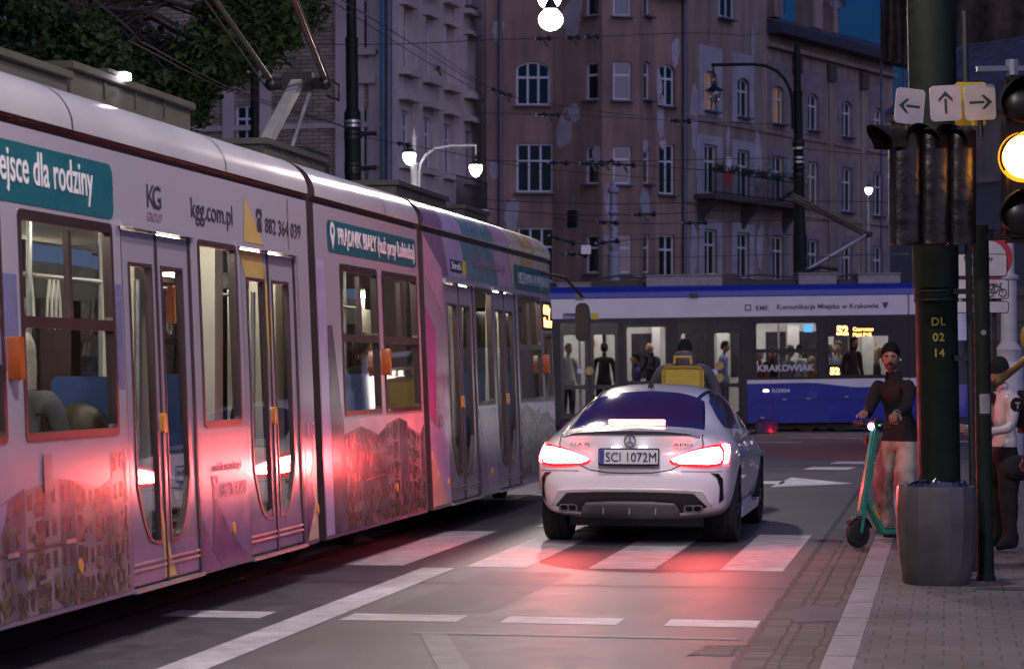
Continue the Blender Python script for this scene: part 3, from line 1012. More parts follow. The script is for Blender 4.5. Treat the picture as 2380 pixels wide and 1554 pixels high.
# panel joints and locks on the flank
film('panel_joint', [[(16.60, 2.43), (16.612, 2.43), (16.612, 2.80), (16.60, 2.80)], [(10.5, .62), (12.3, .64), (12.3, .652), (10.5, .632)],
                     [(18.6, .66), (19.3, .68), (19.3, .69), (18.6, .67)], [(19.75, .72), (20.6, .74), (20.6, .75), (19.75, .73)], [(19.75, .38), (19.762, .38), (19.762, .72), (19.75, .72)],
                     [(24.40, .28), (24.412, .28), (24.412, 2.4), (24.40, 2.4)], [(16.80, .3), (16.81, .3), (16.81, 2.35), (16.80, 2.35)]], M_frame, .0082)
film('panel_lock', [rrect(11.2, 11.35, .615, .64, .005, 1), rrect(12.0, 12.15, .63, .655, .005, 1)], M_steel, .0095)
film('fuel_flap', [rrect(11.72, 11.84, .92, 1.12, .01, 1)], M_photo_w, .0095)
crest = [[(10.98, .86), (11.22, .90), (11.18, .80), (11.10, .72), (11.02, .80)], [(11.06, .90), (11.14, .90), (11.12, 1.02), (11.08, 1.02)]]
film('city_crest', crest, M_slate, .0100)
# destination display near the nose
mb = MB(); mb.plate(rrect(27.46, 28.1, 2.02, 2.36, .02, 2), sf(-1, .012), sf(-1, -.02)); ds = mb.build('destination_display', M_black, tram)
text('6 Mały\nPłaszów', .15, M_led, ds, (27.5 - S0, -(wz(2.3) + .016), 2.33), (PI / 2 - .042, 0, 0), width=.56, bold=.006)

# seats, poles, straps, screens inside
def seat(x, y, face):
    mb = MB()
    mb.box(x - .2, x + .2, y - .2, y + .2, .78, .86)
    mb.box(x - face * .2 - .03, x - face * .2 + .03, y - .2, y + .2, .8, 1.52)
    mb.box(x - .05, x + .05, y - .05, y + .05, .36, .78)
    mb.build('seat', M_seat, tram, bevel=.02)
for s, f in ((8.6, 1), (9.6, -1), (10.6, 1), (11.5, 1), (13.15, -1), (14.75, -1), (18.3, 1), (19.2, -1), (20.2, 1), (23.9, -1), (26.2, 1), (27.0, 1)):
    seat(s - S0, -.78, f)
    if s not in (14.75, 23.9): seat(s - S0, .78, f)
for s, y in ((11.1, -.45), (12.95, -.6), (14.4, -.5), (15.35, -.5), (16.8, -.5), (18.9, -.45), (20.8, -.45), (23.4, -.5), (25.8, -.5), (22.0, -.5)):
    mb = MB(); mb.tube([(s - S0, y, .36), (s - S0, y, 2.5)], .018, 8); mb.build('grab_pole', M_steel, tram, smooth=60)
mb = MB(); mb.tube([(7.3 - S0, -.5, 2.12), (17.3 - S0, -.5, 2.12)], .016, 8); mb.tube([(17.9 - S0, -.5, 2.12), (21.2 - S0, -.5, 2.12)], .016, 8); mb.build('hand_rail', M_steel, tram, smooth=60)
for s in (13.23, 13.52, 13.59, 13.66, 15.75, 18.1, 19.7):
    mb = MB(); mb.tube([(s - S0, -.5, 2.11), (s - S0 - .03, -.5, 1.98), (s - S0 - .045, -.5, 1.84), (s - S0, -.5, 1.80), (s - S0 + .045, -.5, 1.84), (s - S0 + .03, -.5, 1.98), (s - S0, -.5, 2.09)], .009, 6); mb.build('hand_strap', mat('strap_grey', (.55, .55, .53), .4, var=0), tram, smooth=60)
for x, y, w, h in ((14.72, -.1, 1.2, .34), (15.95, .1, .5, .3), (22.2, -.1, .8, .36), (23.45, -.1, .5, .2)):
    mb = MB(); mb.box(x - w / 2 - S0, x + w / 2 - S0, y, y + .06, 2.36 - h, 2.38); sc = mb.build('info_screen', M_black, tram)
    mb = MB(); mb.box(x - w / 2 + .02 - S0, x + w / 2 - .02 - S0, y - .004, y - .001, 2.36 - h * .32, 2.36); mb.build('screen_picture', M_screen, sc)
for s, wd in ((13.83, .32), (15.36, .18), (16.85, .25), (23.42, .15), (25.8, .12)):
    mb = MB(); mb.box(s - wd / 2 - S0, s + wd / 2 - S0, -.98, -.78, .36, 2.45); mb.build('door_pillar', M_inner, tram)
for s in (15.77, 18.5):
    mb = MB(); mb.box(s - .10 - S0, s + .10 - S0, -.56, -.50, 1.88, 2.14); mb.build('ticket_validator', M_orange, tram, bevel=.01)
# ------------------------------------------------------------------ the white saloon
M_car = mat('white_car_paint', (0.84, 0.80, 0.81), 0.28, var=0.0, coat=1.0)
M_carglass = mat('dusk_purple_car_glass', (0.055, 0.014, 0.070), 0.08, var=0, spec=0.8, coat=0.6)  # purple of red lamps and dusk sky put into the glass colour
M_gloss = mat('gloss_black_plastic', (0.012, 0.011, 0.012), 0.18, var=0, coat=0.4)
M_matte = mat('black_plastic', (0.016, 0.015, 0.016), 0.5, var=0.1)
M_grey = mat('diffuser_grey', (0.10, 0.10, 0.105), 0.4, var=0.1)
M_rubber = mat('tyre_rubber', (0.014, 0.014, 0.014), 0.75, var=0.2, scale=20)
M_rim = mat('alloy_rim', (0.10, 0.10, 0.11), 0.3, 0.8, var=0)
M_chrome = mat('chrome', (0.6, 0.6, 0.62), 0.12, 1.0, var=0)
M_tail = glow('tail_lamp_glow', (1.0, 0.024, 0.034), 120)
M_tailhot = glow('tail_lamp_core', (1.0, 0.22, 0.18), 110)
M_tailred = mat('red_lens', (0.25, 0.006, 0.008), 0.1, var=0, coat=1, emit=1.3, ecol=(1, .012, .02))
M_stop = glow('stop_lamp_glow', (1.0, 0.20, 0.14), 14)
M_plate = mat('plate_white', (0.62, 0.62, 0.64), 0.4, var=0)

STX = [0.20, 0.45, 0.75, 1.0, 1.35, 1.8, 2.3, 2.8, 3.2, 3.65, 4.1, 4.45, 4.66]
#      bottom,      low,         mid,        crease,      shoulder,    belt,        roof edge,   roof mid,   centre z
PRF = [
 [(.70, .27), (.795, .36), (.845, .54), (.845, .70), (.81, .84), (.70, .965), (.56, 1.005), (.3, 1.022), 1.03],
 [(.72, .23), (.83, .34), (.872, .54), (.878, .72), (.845, .875), (.735, .985), (.60, 1.02), (.32, 1.045), 1.055],
 [(.74, .20), (.85, .33), (.885, .54), (.895, .73), (.865, .885), (.79, .985), (.605, 1.07), (.32, 1.125), 1.135],
 [(.74, .19), (.855, .33), (.888, .54), (.898, .73), (.875, .875), (.805, .98), (.59, 1.165), (.31, 1.225), 1.24],
 [(.74, .19), (.85, .32), (.875, .53), (.885, .72), (.868, .855), (.805, .97), (.575, 1.275), (.30, 1.335), 1.35],
 [(.74, .19), (.84, .31), (.862, .52), (.872, .70), (.862, .835), (.80, .955), (.572, 1.35), (.30, 1.395), 1.405],
 [(.74, .19), (.84, .31), (.860, .52), (.868, .69), (.862, .82), (.80, .94), (.585, 1.375), (.30, 1.418), 1.428],
 [(.74, .19), (.84, .31), (.860, .52), (.868, .68), (.862, .80), (.80, .925), (.60, 1.34), (.31, 1.39), 1.40],
 [(.74, .19), (.845, .31), (.868, .52), (.876, .68), (.866, .79), (.80, .91), (.62, 1.21), (.32, 1.26), 1.275],
 [(.74, .19), (.855, .31), (.885, .53), (.89, .68), (.868, .78), (.79, .88), (.68, 1.0), (.36, 1.045), 1.055],
 [(.74, .20), (.85, .32), (.885, .53), (.885, .66), (.85, .745), (.74, .82), (.58, .90), (.30, .94), .95],
 [(.70, .22), (.80, .33), (.83, .52), (.82, .63), (.77, .69), (.66, .75), (.50, .82), (.26, .855), .865],
 [(.55, .25), (.62, .34), (.64, .50), (.62, .58), (.57, .63), (.50, .68), (.40, .73), (.20, .76), .77],
]
REARX = [.13, .05, .0, .025, .085, .065, .10, .12, .13]   # rear face: x at the middle column for each level


def car_cage():
    bm = bmesh.new()
    rows = []
    for x, p in zip(STX, PRF):
        pts = [(0, p[0][1])] + list(p[:8]) + [(0, p[8])]
        rows.append((x, pts))
    def ring(x, pts):
        L = [bm.verts.new((x, y, z)) for y, z in pts]
        R = [L[0]] + [bm.verts.new((x, -y, z)) for y, z in pts[1:-1]] + [L[-1]]
        return L, R
    rings = [ring(x, p) for x, p in rows]
    for (L0, R0), (L1, R1) in zip(rings, rings[1:]):
        for j in range(len(L0) - 1):
            bm.faces.new((L0[j], L1[j], L1[j + 1], L0[j + 1]))
            bm.faces.new((R0[j], R0[j + 1], R1[j + 1], R1[j]))
    # rear cap: inner columns bulge backwards
    L, R = rings[0]
    P = rows[0][1]
    fr = [0.80, 0.42, 0.0]
    dx = [0.045, 0.01, 0.0]
    grid = []
    for j in range(1, 7):                 # bottom .. roof edge level (deck lip)
        y, z = P[j]
        line = [L[j]]
        xs = REARX[j - 1]
        zz = z + (0.012 if j == 6 else 0)
        for f, d in zip(fr, dx): line.append(bm.verts.new((xs + d * 1.0, y * f, zz)))
        for f, d in zip(reversed(fr[:-1]), reversed(dx[:-1])): line.append(bm.verts.new((xs + d, -y * f, zz)))
        line.append(R[j])
        grid.append(line)
    for a, b in zip(grid, grid[1:]):
        for k in range(len(a) - 1):
            bm.faces.new((a[k], b[k], b[k + 1], a[k + 1]))
    # close bottom row to centre-bottom, top row to the deck
    a = grid[0]
    bm.faces.new((L[0], a[0], a[1], a[2], a[3])[::1])
    bm.faces.new((L[0], a[3], a[4], a[5], a[6]))
    t = grid[-1]
    # deck: roof edge (7), roof mid (8), centre(9)
    bm.faces.new((t[0], L[7], t[1])) if False else None
    bm.faces.new((t[0], L[7], L[8], t[1]))
    bm.faces.new((t[1], L[8], t[2]))
    bm.faces.new((t[2], L[8], L[9], t[3]))
    bm.faces.new((t[3], L[9], R[8], t[4]))
    bm.faces.new((t[4], R[8], t[5]))
    bm.faces.new((t[5], R[8], R[7], t[6]))
    # front cap
    L, R = rings[-1]
    loop = list(L) + list(reversed(R[1:-1]))
    c = bm.verts.new((STX[-1] + .06, 0, .5))
    for i in range(len(loop)):
        bm.faces.new((loop[i], loop[(i + 1) % len(loop)], c))
    bmesh.ops.recalc_face_normals(bm, faces=bm.faces)
    # firm creases: deck lip and shoulder
    cl = bm.edges.layers.float.new('crease_edge')
    lip = set(grid[-1])
    for e in bm.edges:
        if e.verts[0] in lip and e.verts[1] in lip: e[cl] = 0.75
    for (A, Bq) in ((0, 0),):
        pass
    me = bpy.data.meshes.new('body')
    bm.to_mesh(me)
    bm.free()
    o = bpy.data.objects.new('body', me)
    COL.objects.link(o)
    md = o.modifiers.new('s', 'SUBSURF'); md.levels = 3; md.render_levels = 3
    return from_eval(o, 'body')


AX = (0.94, 3.64)
car = empty('parked_car', W(20.98, -2.735, 0), RZ, 'white saloon car seen from behind with brake lights glowing over the crosswalk', 'car')
car.name = 'saloon_car'
cb = car_cage()
# wheel wells
cutters = []
for ax in AX:
    for sd in (-1, 1):
        mb = MB()
        M = Matrix.Rotation(PI / 2, 3, 'X').to_4x4()
        mb.lathe([(.001, -.16), (.362, -.16), (.362, .3), (.001, .3)] if sd < 0 else [(.001, -.3), (.362, -.3), (.362, .16), (.001, .16)], (ax, sd * .79, .335), 40, 0, M)
        c = mb.build('cut', M_black, smooth=35)
        bm = bmesh.new(); bm.from_mesh(c.data); bmesh.ops.recalc_face_normals(bm, faces=bm.faces); bm.to_mesh(c.data); bm.free()
        cutters.append(c)
# sample the uncut skin
bm = bmesh.new(); bm.from_mesh(cb.data)
BV = BVHTree.FromBMesh(bm); bm.free()
cb.data.materials.clear(); cb.data.materials.append(M_car); cb.data.materials.append(M_matte)
for c in cutters:
    md = cb.modifiers.new('b', 'BOOLEAN'); md.operation = 'DIFFERENCE'; md.object = c; md.solver = 'EXACT'
cb = from_eval(cb, 'body')
for c in cutters: bpy.data.objects.remove(c)
if len(cb.data.materials) < 2:
    cb.data.materials.append(M_matte)
for i in range(len(cb.data.materials)): cb.data.materials[i] = M_car if i == 0 else M_matte
for p in cb.data.polygons:
    c = p.center
    well = any((c.x - a) ** 2 + (c.z - .335) ** 2 < .366 ** 2 for a in AX) and abs(c.y) > .5
    inner = well and (abs(p.normal.y) < .6 or abs(c.y) < .7)
    p.material_index = 1 if (inner or c.z < .225) else 0
sharp(cb.data, 38)
cb.parent = car


def skin(loops, axis, m, name, off=.004, res=.03, parent=None, thick=0.0, back=None):
    """flat outline laid onto the body: axis 'r' outlines are (y, z) seen from behind, 'd'/'p' are (x, z) on the left/right, 't' (x, y) from above"""
    bm = bmesh.new()
    for lp in loops:
        vs = [bm.verts.new((u, v, 0)) for u, v in lp]
        bm.faces.new(vs)
    us = [u for lp in loops for u, v in lp]; vs_ = [v for lp in loops for u, v in lp]
    u = min(us) + res
    while u < max(us):
        bmesh.ops.bisect_plane(bm, geom=bm.verts[:] + bm.edges[:] + bm.faces[:], plane_co=(u, 0, 0), plane_no=(1, 0, 0)); u += res
    v = min(vs_) + res
    while v < max(vs_):
        bmesh.ops.bisect_plane(bm, geom=bm.verts[:] + bm.edges[:] + bm.faces[:], plane_co=(0, v, 0), plane_no=(0, 1, 0)); v += res
    bmesh.ops.triangulate(bm, faces=bm.faces[:])
    for vt in bm.verts:
        a, b = vt.co.x, vt.co.y
        if axis == 'r': o, d = Vector((-2, a, b)), Vector((1, 0, 0))
        elif axis == 'd': o, d = Vector((a, 2, b)), Vector((0, -1, 0))
        elif axis == 'p': o, d = Vector((a, -2, b)), Vector((0, 1, 0))
        else: o, d = Vector((a, b, 3)), Vector((0, 0, -1))
        hit = BV.ray_cast(o, d)
        if hit[0] is None:
            hit = BV.find_nearest(Vector((a if axis != 'r' else .3, b if axis == 't' else (a if axis == 'r' else 0.85 * (1 if axis == 'd' else -1)), b if axis != 't' else 1)))
        n = hit[1] if hit[1].dot(d) < 0 else -hit[1]
        vt.co = hit[0] + n * off
    bmesh.ops.recalc_face_normals(bm, faces=bm.faces[:])
    # face outwards
    for f in bm.faces:
        f.smooth = True
    sg = sum((f.normal.dot(f.calc_center_median() - Vector((2.2, 0, .6)))) for f in bm.faces)
    if sg < 0:
        bmesh.ops.reverse_faces(bm, faces=bm.faces[:])
    me = bpy.data.meshes.new(name); bm.to_mesh(me); bm.free()
    me.materials.append(m)
    o = bpy.data.objects.new(name, me); COL.objects.link(o)
    o.parent = parent if parent is not None else car
    if thick:
        md = o.modifiers.new('t', 'SOLIDIFY'); md.thickness = thick; md.offset = 0
        o = from_eval(o, name)
    return o


def mir(lp): return [(-u, v) for u, v in reversed(lp)]


def strip(path, w):
    """thin ribbon outline round a polyline in the outline plane"""
    P = [Vector((a, b)) for a, b in path]
    l, r = [], []
    for i, p in enumerate(P):
        d = (P[min(i + 1, len(P) - 1)] - P[max(i - 1, 0)]).normalized()
        n = Vector((-d.y, d.x)) * w / 2
        l.append(tuple(p + n)); r.append(tuple(p - n))
    return l + r[::-1]


# rear glass seen from above
rw = [(.50, -.60), (.46, -.3), (.455, 0), (.46, .3), (.50, .60), (.80, .575), (1.1, .545), (1.36, .515), (1.42, .3), (1.44, 0), (1.42, -.3), (1.36, -.515), (1.1, -.545), (.80, -.575)]
skin([rw], 't', M_carglass, 'rear_window', .005, .06)
skin([strip(rw + [rw[0]], .022)], 't', M_gloss, 'window_seal', .006, .05)
# stop lamp at the foot of the glass
mb = MB(); mb.plate(rrect(-.255, .255, 1.070, 1.100, .013, 4), lambda u, v: (.50 + (v - 1.062) * 1.2, u, v + .008), lambda u, v: (.53 + (v - 1.062) * 1.2, u, v + .008)); mb.build('stop_lamp', M_stop, car)
# sunroof and shark fin
skin([[(1.55, -.42), (2.45, -.46), (2.5, .46), (1.55, .42)]], 't', M_car, 'roof_panel', .003, .12)
mb = MB()
mb.v = []; fin = [(1.52, 1.385), (1.70, 1.398), (1.56, 1.455), (1.53, 1.45)]
mb.plate([(a, b) for a, b in fin], lambda u, v: (u, -.022 * (1.47 - v) / .08, v), lambda u, v: (u, .022 * (1.47 - v) / .08, v)); mb.build('antenna', M_gloss, car)
for sd in (1, -1):
    skin([strip([(1.40, sd * .47), (1.9, sd * .50), (2.5, sd * .52)], .03)], 't', M_gloss, 'roof_rail', .006, .1)
# side glass
sg = [(1.02, 1.03), (1.15, 1.12), (1.45, 1.25), (1.85, 1.325), (2.3, 1.345), (2.7, 1.31), (3.05, 1.19), (3.42, 1.0), (3.0, .985), (2.2, .995), (1.4, 1.015)]
for ax in 'dp':
    skin([sg], ax, M_carglass, 'side_window', .005, .06)
    skin([strip([(2.12, .99), (2.16, 1.34)], .07)], ax, M_gloss, 'door_pillar', .009, .05)
    skin([strip([(1.55, 1.0), (1.45, .8), (1.32, .62), (1.36, .36)], .009), strip([(2.13, .99), (2.12, .35)], .009), strip([(3.2, .9), (3.25, .6), (3.2, .36)], .009), strip([(1.36, .34), (3.2, .34)], .009)], ax, M_matte, 'door_gap', .003, .05)
    hb = skin([strip([(1.62, .86), (1.84, .855)], .03), strip([(2.5, .84), (2.72, .835)], .03)], ax, M_car, 'door_handle', .028, .04, thick=.02)
    sgn = 1 if ax == 'd' else -1
    mb = MB()
    mb.plate(rrect(-.115, .115, -.065, .075, .05, 4), lambda u, v: (2.98, sgn * (.98 + u), .985 + v), lambda u, v: (3.12, sgn * (.98 + u * .75), .985 + v * .75)); mb.tube([(3.06, sgn * .80, .93), (3.06, sgn * .92, .955)], .03, 8)
    mb.build('door_mirror', M_gloss, car, bevel=.012)
    mb = MB()
    mb.tess([[(.98 + u, .985 + v) for u, v in rrect(-.10, .10, -.05, .06, .04, 4)]], lambda u, v: (2.976, sgn * u, v)); mb.build('mirror_glass', M_carglass, car)
    # sill skirt
    mb = MB(); mb.plate([(1.38, .30), (1.34, .20), (3.2, .20), (3.24, .28)], lambda u, v: (u, sgn * (.885 - (.3 - v) * .1), v), lambda u, v: (u, sgn * .80, v)); mb.build('sill_skirt', M_car, car, bevel=.012)
# boot lid lines
skin([strip([(-.62, .985), (-.635, .90), (-.60, .80), (-.47, .735)], .010), strip([(.62, .985), (.635, .90), (.60, .80), (.47, .735)], .010),
      strip([(-.47, .735), (-.36, .68), (-.2, .655), (0, .65), (.2, .655), (.36, .68), (.47, .735)], .010)], 'r', M_matte, 'boot_gap', .003, .04)
# lip spoiler: dark line with white blade above
sp = [(-.61, .955), (-.5, .985), (-.3, 1.005), (0, 1.012), (.3, 1.005), (.5, .985), (.61, .955)]
mb = MB()
for (y0, z0), (y1, z1) in zip(sp, sp[1:]):
    def q(y, z, dx, dz): return (.075 + .10 * (abs(y) / .61) ** 2 + dx, y, z + dz)
    for (a, b) in (((-.05, .012), (.06, .03)), ((.06, .03), (.16, .024)), ((.16, .024), (.12, -.02)), ((.12, -.02), (.0, -.015)), ((.0, -.015), (-.05, .012))):
        mb.poly([q(y0, z0, *a), q(y1, z1, *a), q(y1, z1, *b), q(y0, z0, *b)], 0 if a[1] > .01 and b[1] > .01 else 1)
mb.build('boot_spoiler', [M_car, M_gloss], car, smooth=40)
# tail lamps
tl = [(.345, .755), (.40, .79), (.50, .838), (.60, .872), (.70, .892), (.768, .895), (.80, .84), (.805, .76), (.775, .715), (.68, .700), (.52, .708), (.37, .728)]
c1 = [(.40, .745), (.50, .80), (.62, .845), (.75, .868), (.775, .83), (.70, .812), (.58, .785), (.47, .748)]
c2 = [(.42, .735), (.56, .728), (.70, .728), (.765, .74), (.765, .775), (.70, .755), (.56, .755), (.45, .748)]
for sd in (1, -1):
    f = (lambda lp: lp) if sd > 0 else mir
    t = skin([f(tl)], 'r', M_tailred, 'tail_lamp', .010, .03, thick=.012)
    skin([f([(u * .93 + .040, .80 + (v - .80) * .76) for u, v in tl])], 'r', M_tail, 'lamp_element', .019, .03, t)
    skin([f(c1), f(c2)], 'r', M_tailhot, 'lamp_tube', .024, .03, t)
    # wrap of the lamp round the rear wing
    w = skin([[(.22, .735), (.24, .885), (.40, .90), (.52, .885), (.36, .80), (.28, .74)]], 'd' if sd > 0 else 'p', M_tail, 'lamp_side', .008, .03, t)
# number plate in its recess
skin([rrect(-.40, .40, .70, .885, .06, 4)], 'r', M_car, 'plate_recess', .004, .04)
mb = MB(); mb.plate(rrect(-.268, .268, .718, .870, .012, 2), lambda u, v: (-.030 + (v - .79) * .12, -u, v), lambda u, v: (.06, -u, v)); np = mb.build('plate_holder', M_gloss, car)
mb = MB(); mb.plate(rrect(-.258, .258, .735, .858, .01, 2), lambda u, v: (-.036 + (v - .79) * .12, -u, v), lambda u, v: (-.031 + (v - .79) * .12, -u, v)); pl = mb.build('licence_plate', M_plate, car)
mb = MB(); mb.tess([rrect(-.256, -.215, .737, .856, .005, 1)], lambda u, v: (-.0385 + (v - .79) * .12, -u, v)); mb.build('plate_band', mat('plate_blue', (.02, .03, .25), .4, var=0), pl)
M_plt = mat('plate_ink', (.02, .02, .03), .4, var=0)
text('SCI 1072M', .118, M_plt, pl, (-.0395 + (.754 - .79) * .12, .205, .754), (PI / 2, 0, -PI / 2), width=.445, bold=.0)
text('PL', .028, M_plate, pl, (-.0405, .248, .745), (PI / 2, 0, -PI / 2), width=.024)
for y in (-.12, .12):
    mb = MB(); mb.box(-.012, .03, y - .035, y + .035, .874, .886); mb.build('plate_lamp', glow('plate_lamp_glow', (.9, .92, 1), 3), car)
# badge and lettering
def rp(y, z, off=.01):
    h = BV.ray_cast(Vector((-2, y, z)), Vector((1, 0, 0)))[0]
    return Vector((h.x - off, y, z))
mb = MB(); c = rp(0, .93, .012)
mb.tube([c + Vector((0, .05 * math.cos(a), .05 * math.sin(a))) for a in [2 * PI * k / 24 for k in range(25)]], .006, 6, cap=False)
for a in (PI / 2, PI / 2 + 2 * PI / 3, PI / 2 - 2 * PI / 3):
    mb.tube([c, c + Vector((0, .048 * math.cos(a), .048 * math.sin(a)))], [.010, .003], 6)
mb.build('boot_badge', M_chrome, car, smooth=50)
q = rp(.50, .885); text('CLA 45', .04, M_chrome, car, (q.x - .016, .53, .888), (PI / 2, 0, -PI / 2 - .06), width=.17, ext=.003)
q = rp(-.38, .885); text('AMG', .035, M_chrome, car, (q.x - .014, -.38, .888), (PI / 2, 0, -PI / 2 + .06), width=.17, ext=.003)
# bumper: black insert, grey diffuser, fins, exhausts, side vents
skin([[(-.60, .325), (-.67, .36), (-.56, .475), (-.3, .487), (0, .49), (.3, .487), (.56, .475), (.67, .36), (.60, .325), (.3, .29), (-.3, .29)]], 'r', M_matte, 'bumper_insert', .006, .05)
df = [(-.43, .30), (-.43, .345), (-.39, .40), (-.2, .412), (.2, .412), (.39, .40), (.43, .345), (.43, .30), (.2, .285), (-.2, .285)]
skin([df], 'r', M_grey, 'diffuser', .030, .05, thick=.03)
for y in (-.23, 0, .23):
    h = rp(y, .34, 0); mb = MB(); mb.plate([(h.x - .08, .295), (h.x - .035, .39), (h.x + .02, .39), (h.x + .02, .295)], lambda u, v: (u, y - .006, v), lambda u, v: (u, y + .006, v)); mb.build('diffuser_fin', M_grey, car)
for sd in (1, -1):
    mb = MB(); o = rrect(.47, .635, .305, .375, .025, 3); i = rrect(.482, .548, .316, .364, .018, 3); i2 = rrect(.557, .623, .316, .364, .018, 3)
    h = rp(.55, .34, 0)
    mb.plate(o, lambda u, v: (h.x - .035, sd * u, v), lambda u, v: (h.x + .1, sd * u, v), 0, [i, i2]); ex = mb.build('exhaust', M_grey, car, smooth=35)
    mb = MB(); mb.tess([i, ], lambda u, v: (h.x + .01, sd * u, v)); mb.tess([i2], lambda u, v: (h.x + .01, sd * u, v)); mb.build('exhaust_bore', M_black, ex)
    skin([[(sd * .765, .385), (sd * .80, .42), (sd * .80, .60), (sd * .765, .65), (sd * .70, .655), (sd * .755, .61), (sd * .775, .52)]], 'r', M_gloss, 'bumper_vent', .006, .03)
    skin([strip([(sd * .84, .665), (sd * .5, .668), (sd * .45, .668)], .006)], 'r', M_matte, 'bumper_gap', .003, .05)
    skin([strip([(sd * .70, .365), (sd * .63, .50), (sd * .3, .515), (0, .518)], .014)], 'r', M_car, 'bumper_edge', .018, .05, thick=.014)
skin([[(.70, -.74), (.5, .62), (.3, .5), (.3, -.5)][:0] or [(1.5, -.6), (3.4, -.6), (3.4, .6), (1.5, .6)]], 't', M_car, 'roof_skin', -.02, .3) if False else None
# wheels
for ax in AX:
    for sd in (1, -1):
        R = Matrix.Rotation(PI / 2, 3, 'X').to_4x4()
        y0 = sd * .762
        mb = MB(); mb.lathe([(.215, -.112), (.30, -.118), (.322, -.105), (.329, -.07), (.330, -.02), (.324, -.018), (.324, -.008), (.330, -.006), (.330, .03), (.324, .032), (.324, .042), (.329, .046), (.329, .07), (.322, .105), (.30, .118), (.215, .112)], (ax, y0, .33), 48, 0, R)
        wh = mb.build('wheel', M_rubber, car, smooth=35)
        mb = MB(); mb.lathe([(.225, -.10), (.225, .10)], (ax, y0, .33), 40, 0, R)
        for k in range(10):
            a = 2 * PI * k / 10
            d = Vector((math.cos(a), 0, math.sin(a)))
            mb.bar(Vector((ax, y0 + sd * .075, .33)) + d * .03, Vector((ax, y0 + sd * .098, .33)) + d * .222, .03, .022, 0, up=(0, 1, 0))
        mb.lathe([(.001, -.085), (.05, -.08), (.05, .08), (.001, .085)], (ax, y0, .33), 20, 0, R)
        mb.lathe([(.214, .095), (.228, .112), (.232, .10)] if sd < 0 else [(.214, -.095), (.228, -.112), (.232, -.10)], (ax, y0, .33), 40, 0, R)
        mb.build('rim', M_rim, wh, smooth=35)
        mb = MB(); mb.lathe([(.001, -.02), (.165, -.02), (.165, .02), (.001, .02)], (ax, y0 + sd * .02, .33), 30, 0, R); mb.build('brake_disc', M_dark, wh, smooth=35)
mb = MB(); mb.box(.5, 4.3, -.6, .6, .16, .24); mb.build('underbody', M_matte, car)
# ------------------------------------------------------------------ houses
M_win = mat('white_window_frame', (0.62, 0.62, 0.66), 0.4, var=0.05)
M_pane = glass('dark_window_glass', (0.25, 0.26, 0.30), 0.03, 0.10, 1.0)
M_room = mat('dark_room', (0.02, 0.02, 0.022), 0.9, var=0.3, scale=2)
M_curt = mat('net_curtain', (0.10, 0.10, 0.115), 0.9, var=0.45, scale=7)
M_blind = paved('slatted_blind', (0.12, 0.12, 0.13), (0.03, 0.03, 0.035), 5.0, 0.11, msize=0.02, var=0.1)
M_lit = glow('lit_room_glow', (1.0, 0.50, 0.14), 0.42)
M_litdim = glow('dim_room_glow', (1.0, 0.55, 0.25), 0.12)
M_sill = mat('sill_zinc', (0.13, 0.14, 0.18), 0.45, 0.3)
M_pipe = mat('zinc_pipe', (0.13, 0.14, 0.17), 0.5, 0.4)
M_rooft = mat('roof_sheet', (0.055, 0.06, 0.075), 0.5, var=0.25)
M_plast = mat('bare_plaster', (0.38, 0.36, 0.385), 0.9, var=0.2, scale=1.2)
M_stone = mat('pale_stucco', (0.50, 0.43, 0.38), 0.85, var=0.15, scale=.7)


def stucco(name, col, var=.22, streak=.25):
    m = mat(name, col, .92, var=0, bump=.0)
    nt = m.node_tree
    p = nt.nodes['Principled BSDF']
    tc = nt.nodes.new('ShaderNodeTexCoord')
    mp = nt.nodes.new('ShaderNodeMapping'); mp.inputs['Scale'].default_value = (1.0, 1.0, .13)
    nt.links.new(tc.outputs['Object'], mp.inputs['Vector'])
    a = nt.nodes.new('ShaderNodeTexNoise'); a.inputs['Scale'].default_value = 2.2; a.inputs['Detail'].default_value = 7
    b = nt.nodes.new('ShaderNodeTexNoise'); b.inputs['Scale'].default_value = .35; b.inputs['Detail'].default_value = 8
    nt.links.new(mp.outputs[0], a.inputs['Vector']); nt.links.new(tc.outputs['Object'], b.inputs['Vector'])
    ad = nt.nodes.new('ShaderNodeMath'); ad.operation = 'ADD'
    nt.links.new(a.outputs['Fac'], ad.inputs[0]); nt.links.new(b.outputs['Fac'], ad.inputs[1])
    mr = nt.nodes.new('ShaderNodeMapRange'); mr.inputs['From Min'].default_value = .75; mr.inputs['From Max'].default_value = 1.25
    mr.inputs['To Min'].default_value = 1 - var - streak / 2; mr.inputs['To Max'].default_value = 1 + var
    nt.links.new(ad.outputs[0], mr.inputs['Value'])
    s = nt.nodes.new('ShaderNodeVectorMath'); s.operation = 'SCALE'; s.inputs[0].default_value = col
    nt.links.new(mr.outputs[0], s.inputs['Scale']); nt.links.new(s.outputs['Vector'], p.inputs['Base Color'])
    return m


M_redst = stucco('russet_stucco', (0.285, 0.19, 0.15))
M_greyst = stucco('grey_brown_stucco', (0.30, 0.225, 0.18))
M_beigest = stucco('beige_stucco', (0.30, 0.27, 0.22))
M_brickw = paved('pale_brick', (0.33, 0.24, 0.17), (0.12, 0.10, 0.085), 0.50, 0.15, msize=.022, var=.22, rough=.9)

WCACHE = {}


def arch_loop(w, h, rise, n=8):
    if rise <= 0: return [(-w / 2, 0), (w / 2, 0), (w / 2, h), (-w / 2, h)]
    lp = [(-w / 2, 0), (w / 2, 0), (w / 2, h - rise)]
    for k in range(1, n):
        t = PI * k / n
        lp.append((w / 2 * math.cos(t), h - rise + rise * math.sin(t)))
    lp.append((-w / 2, h - rise))
    return lp


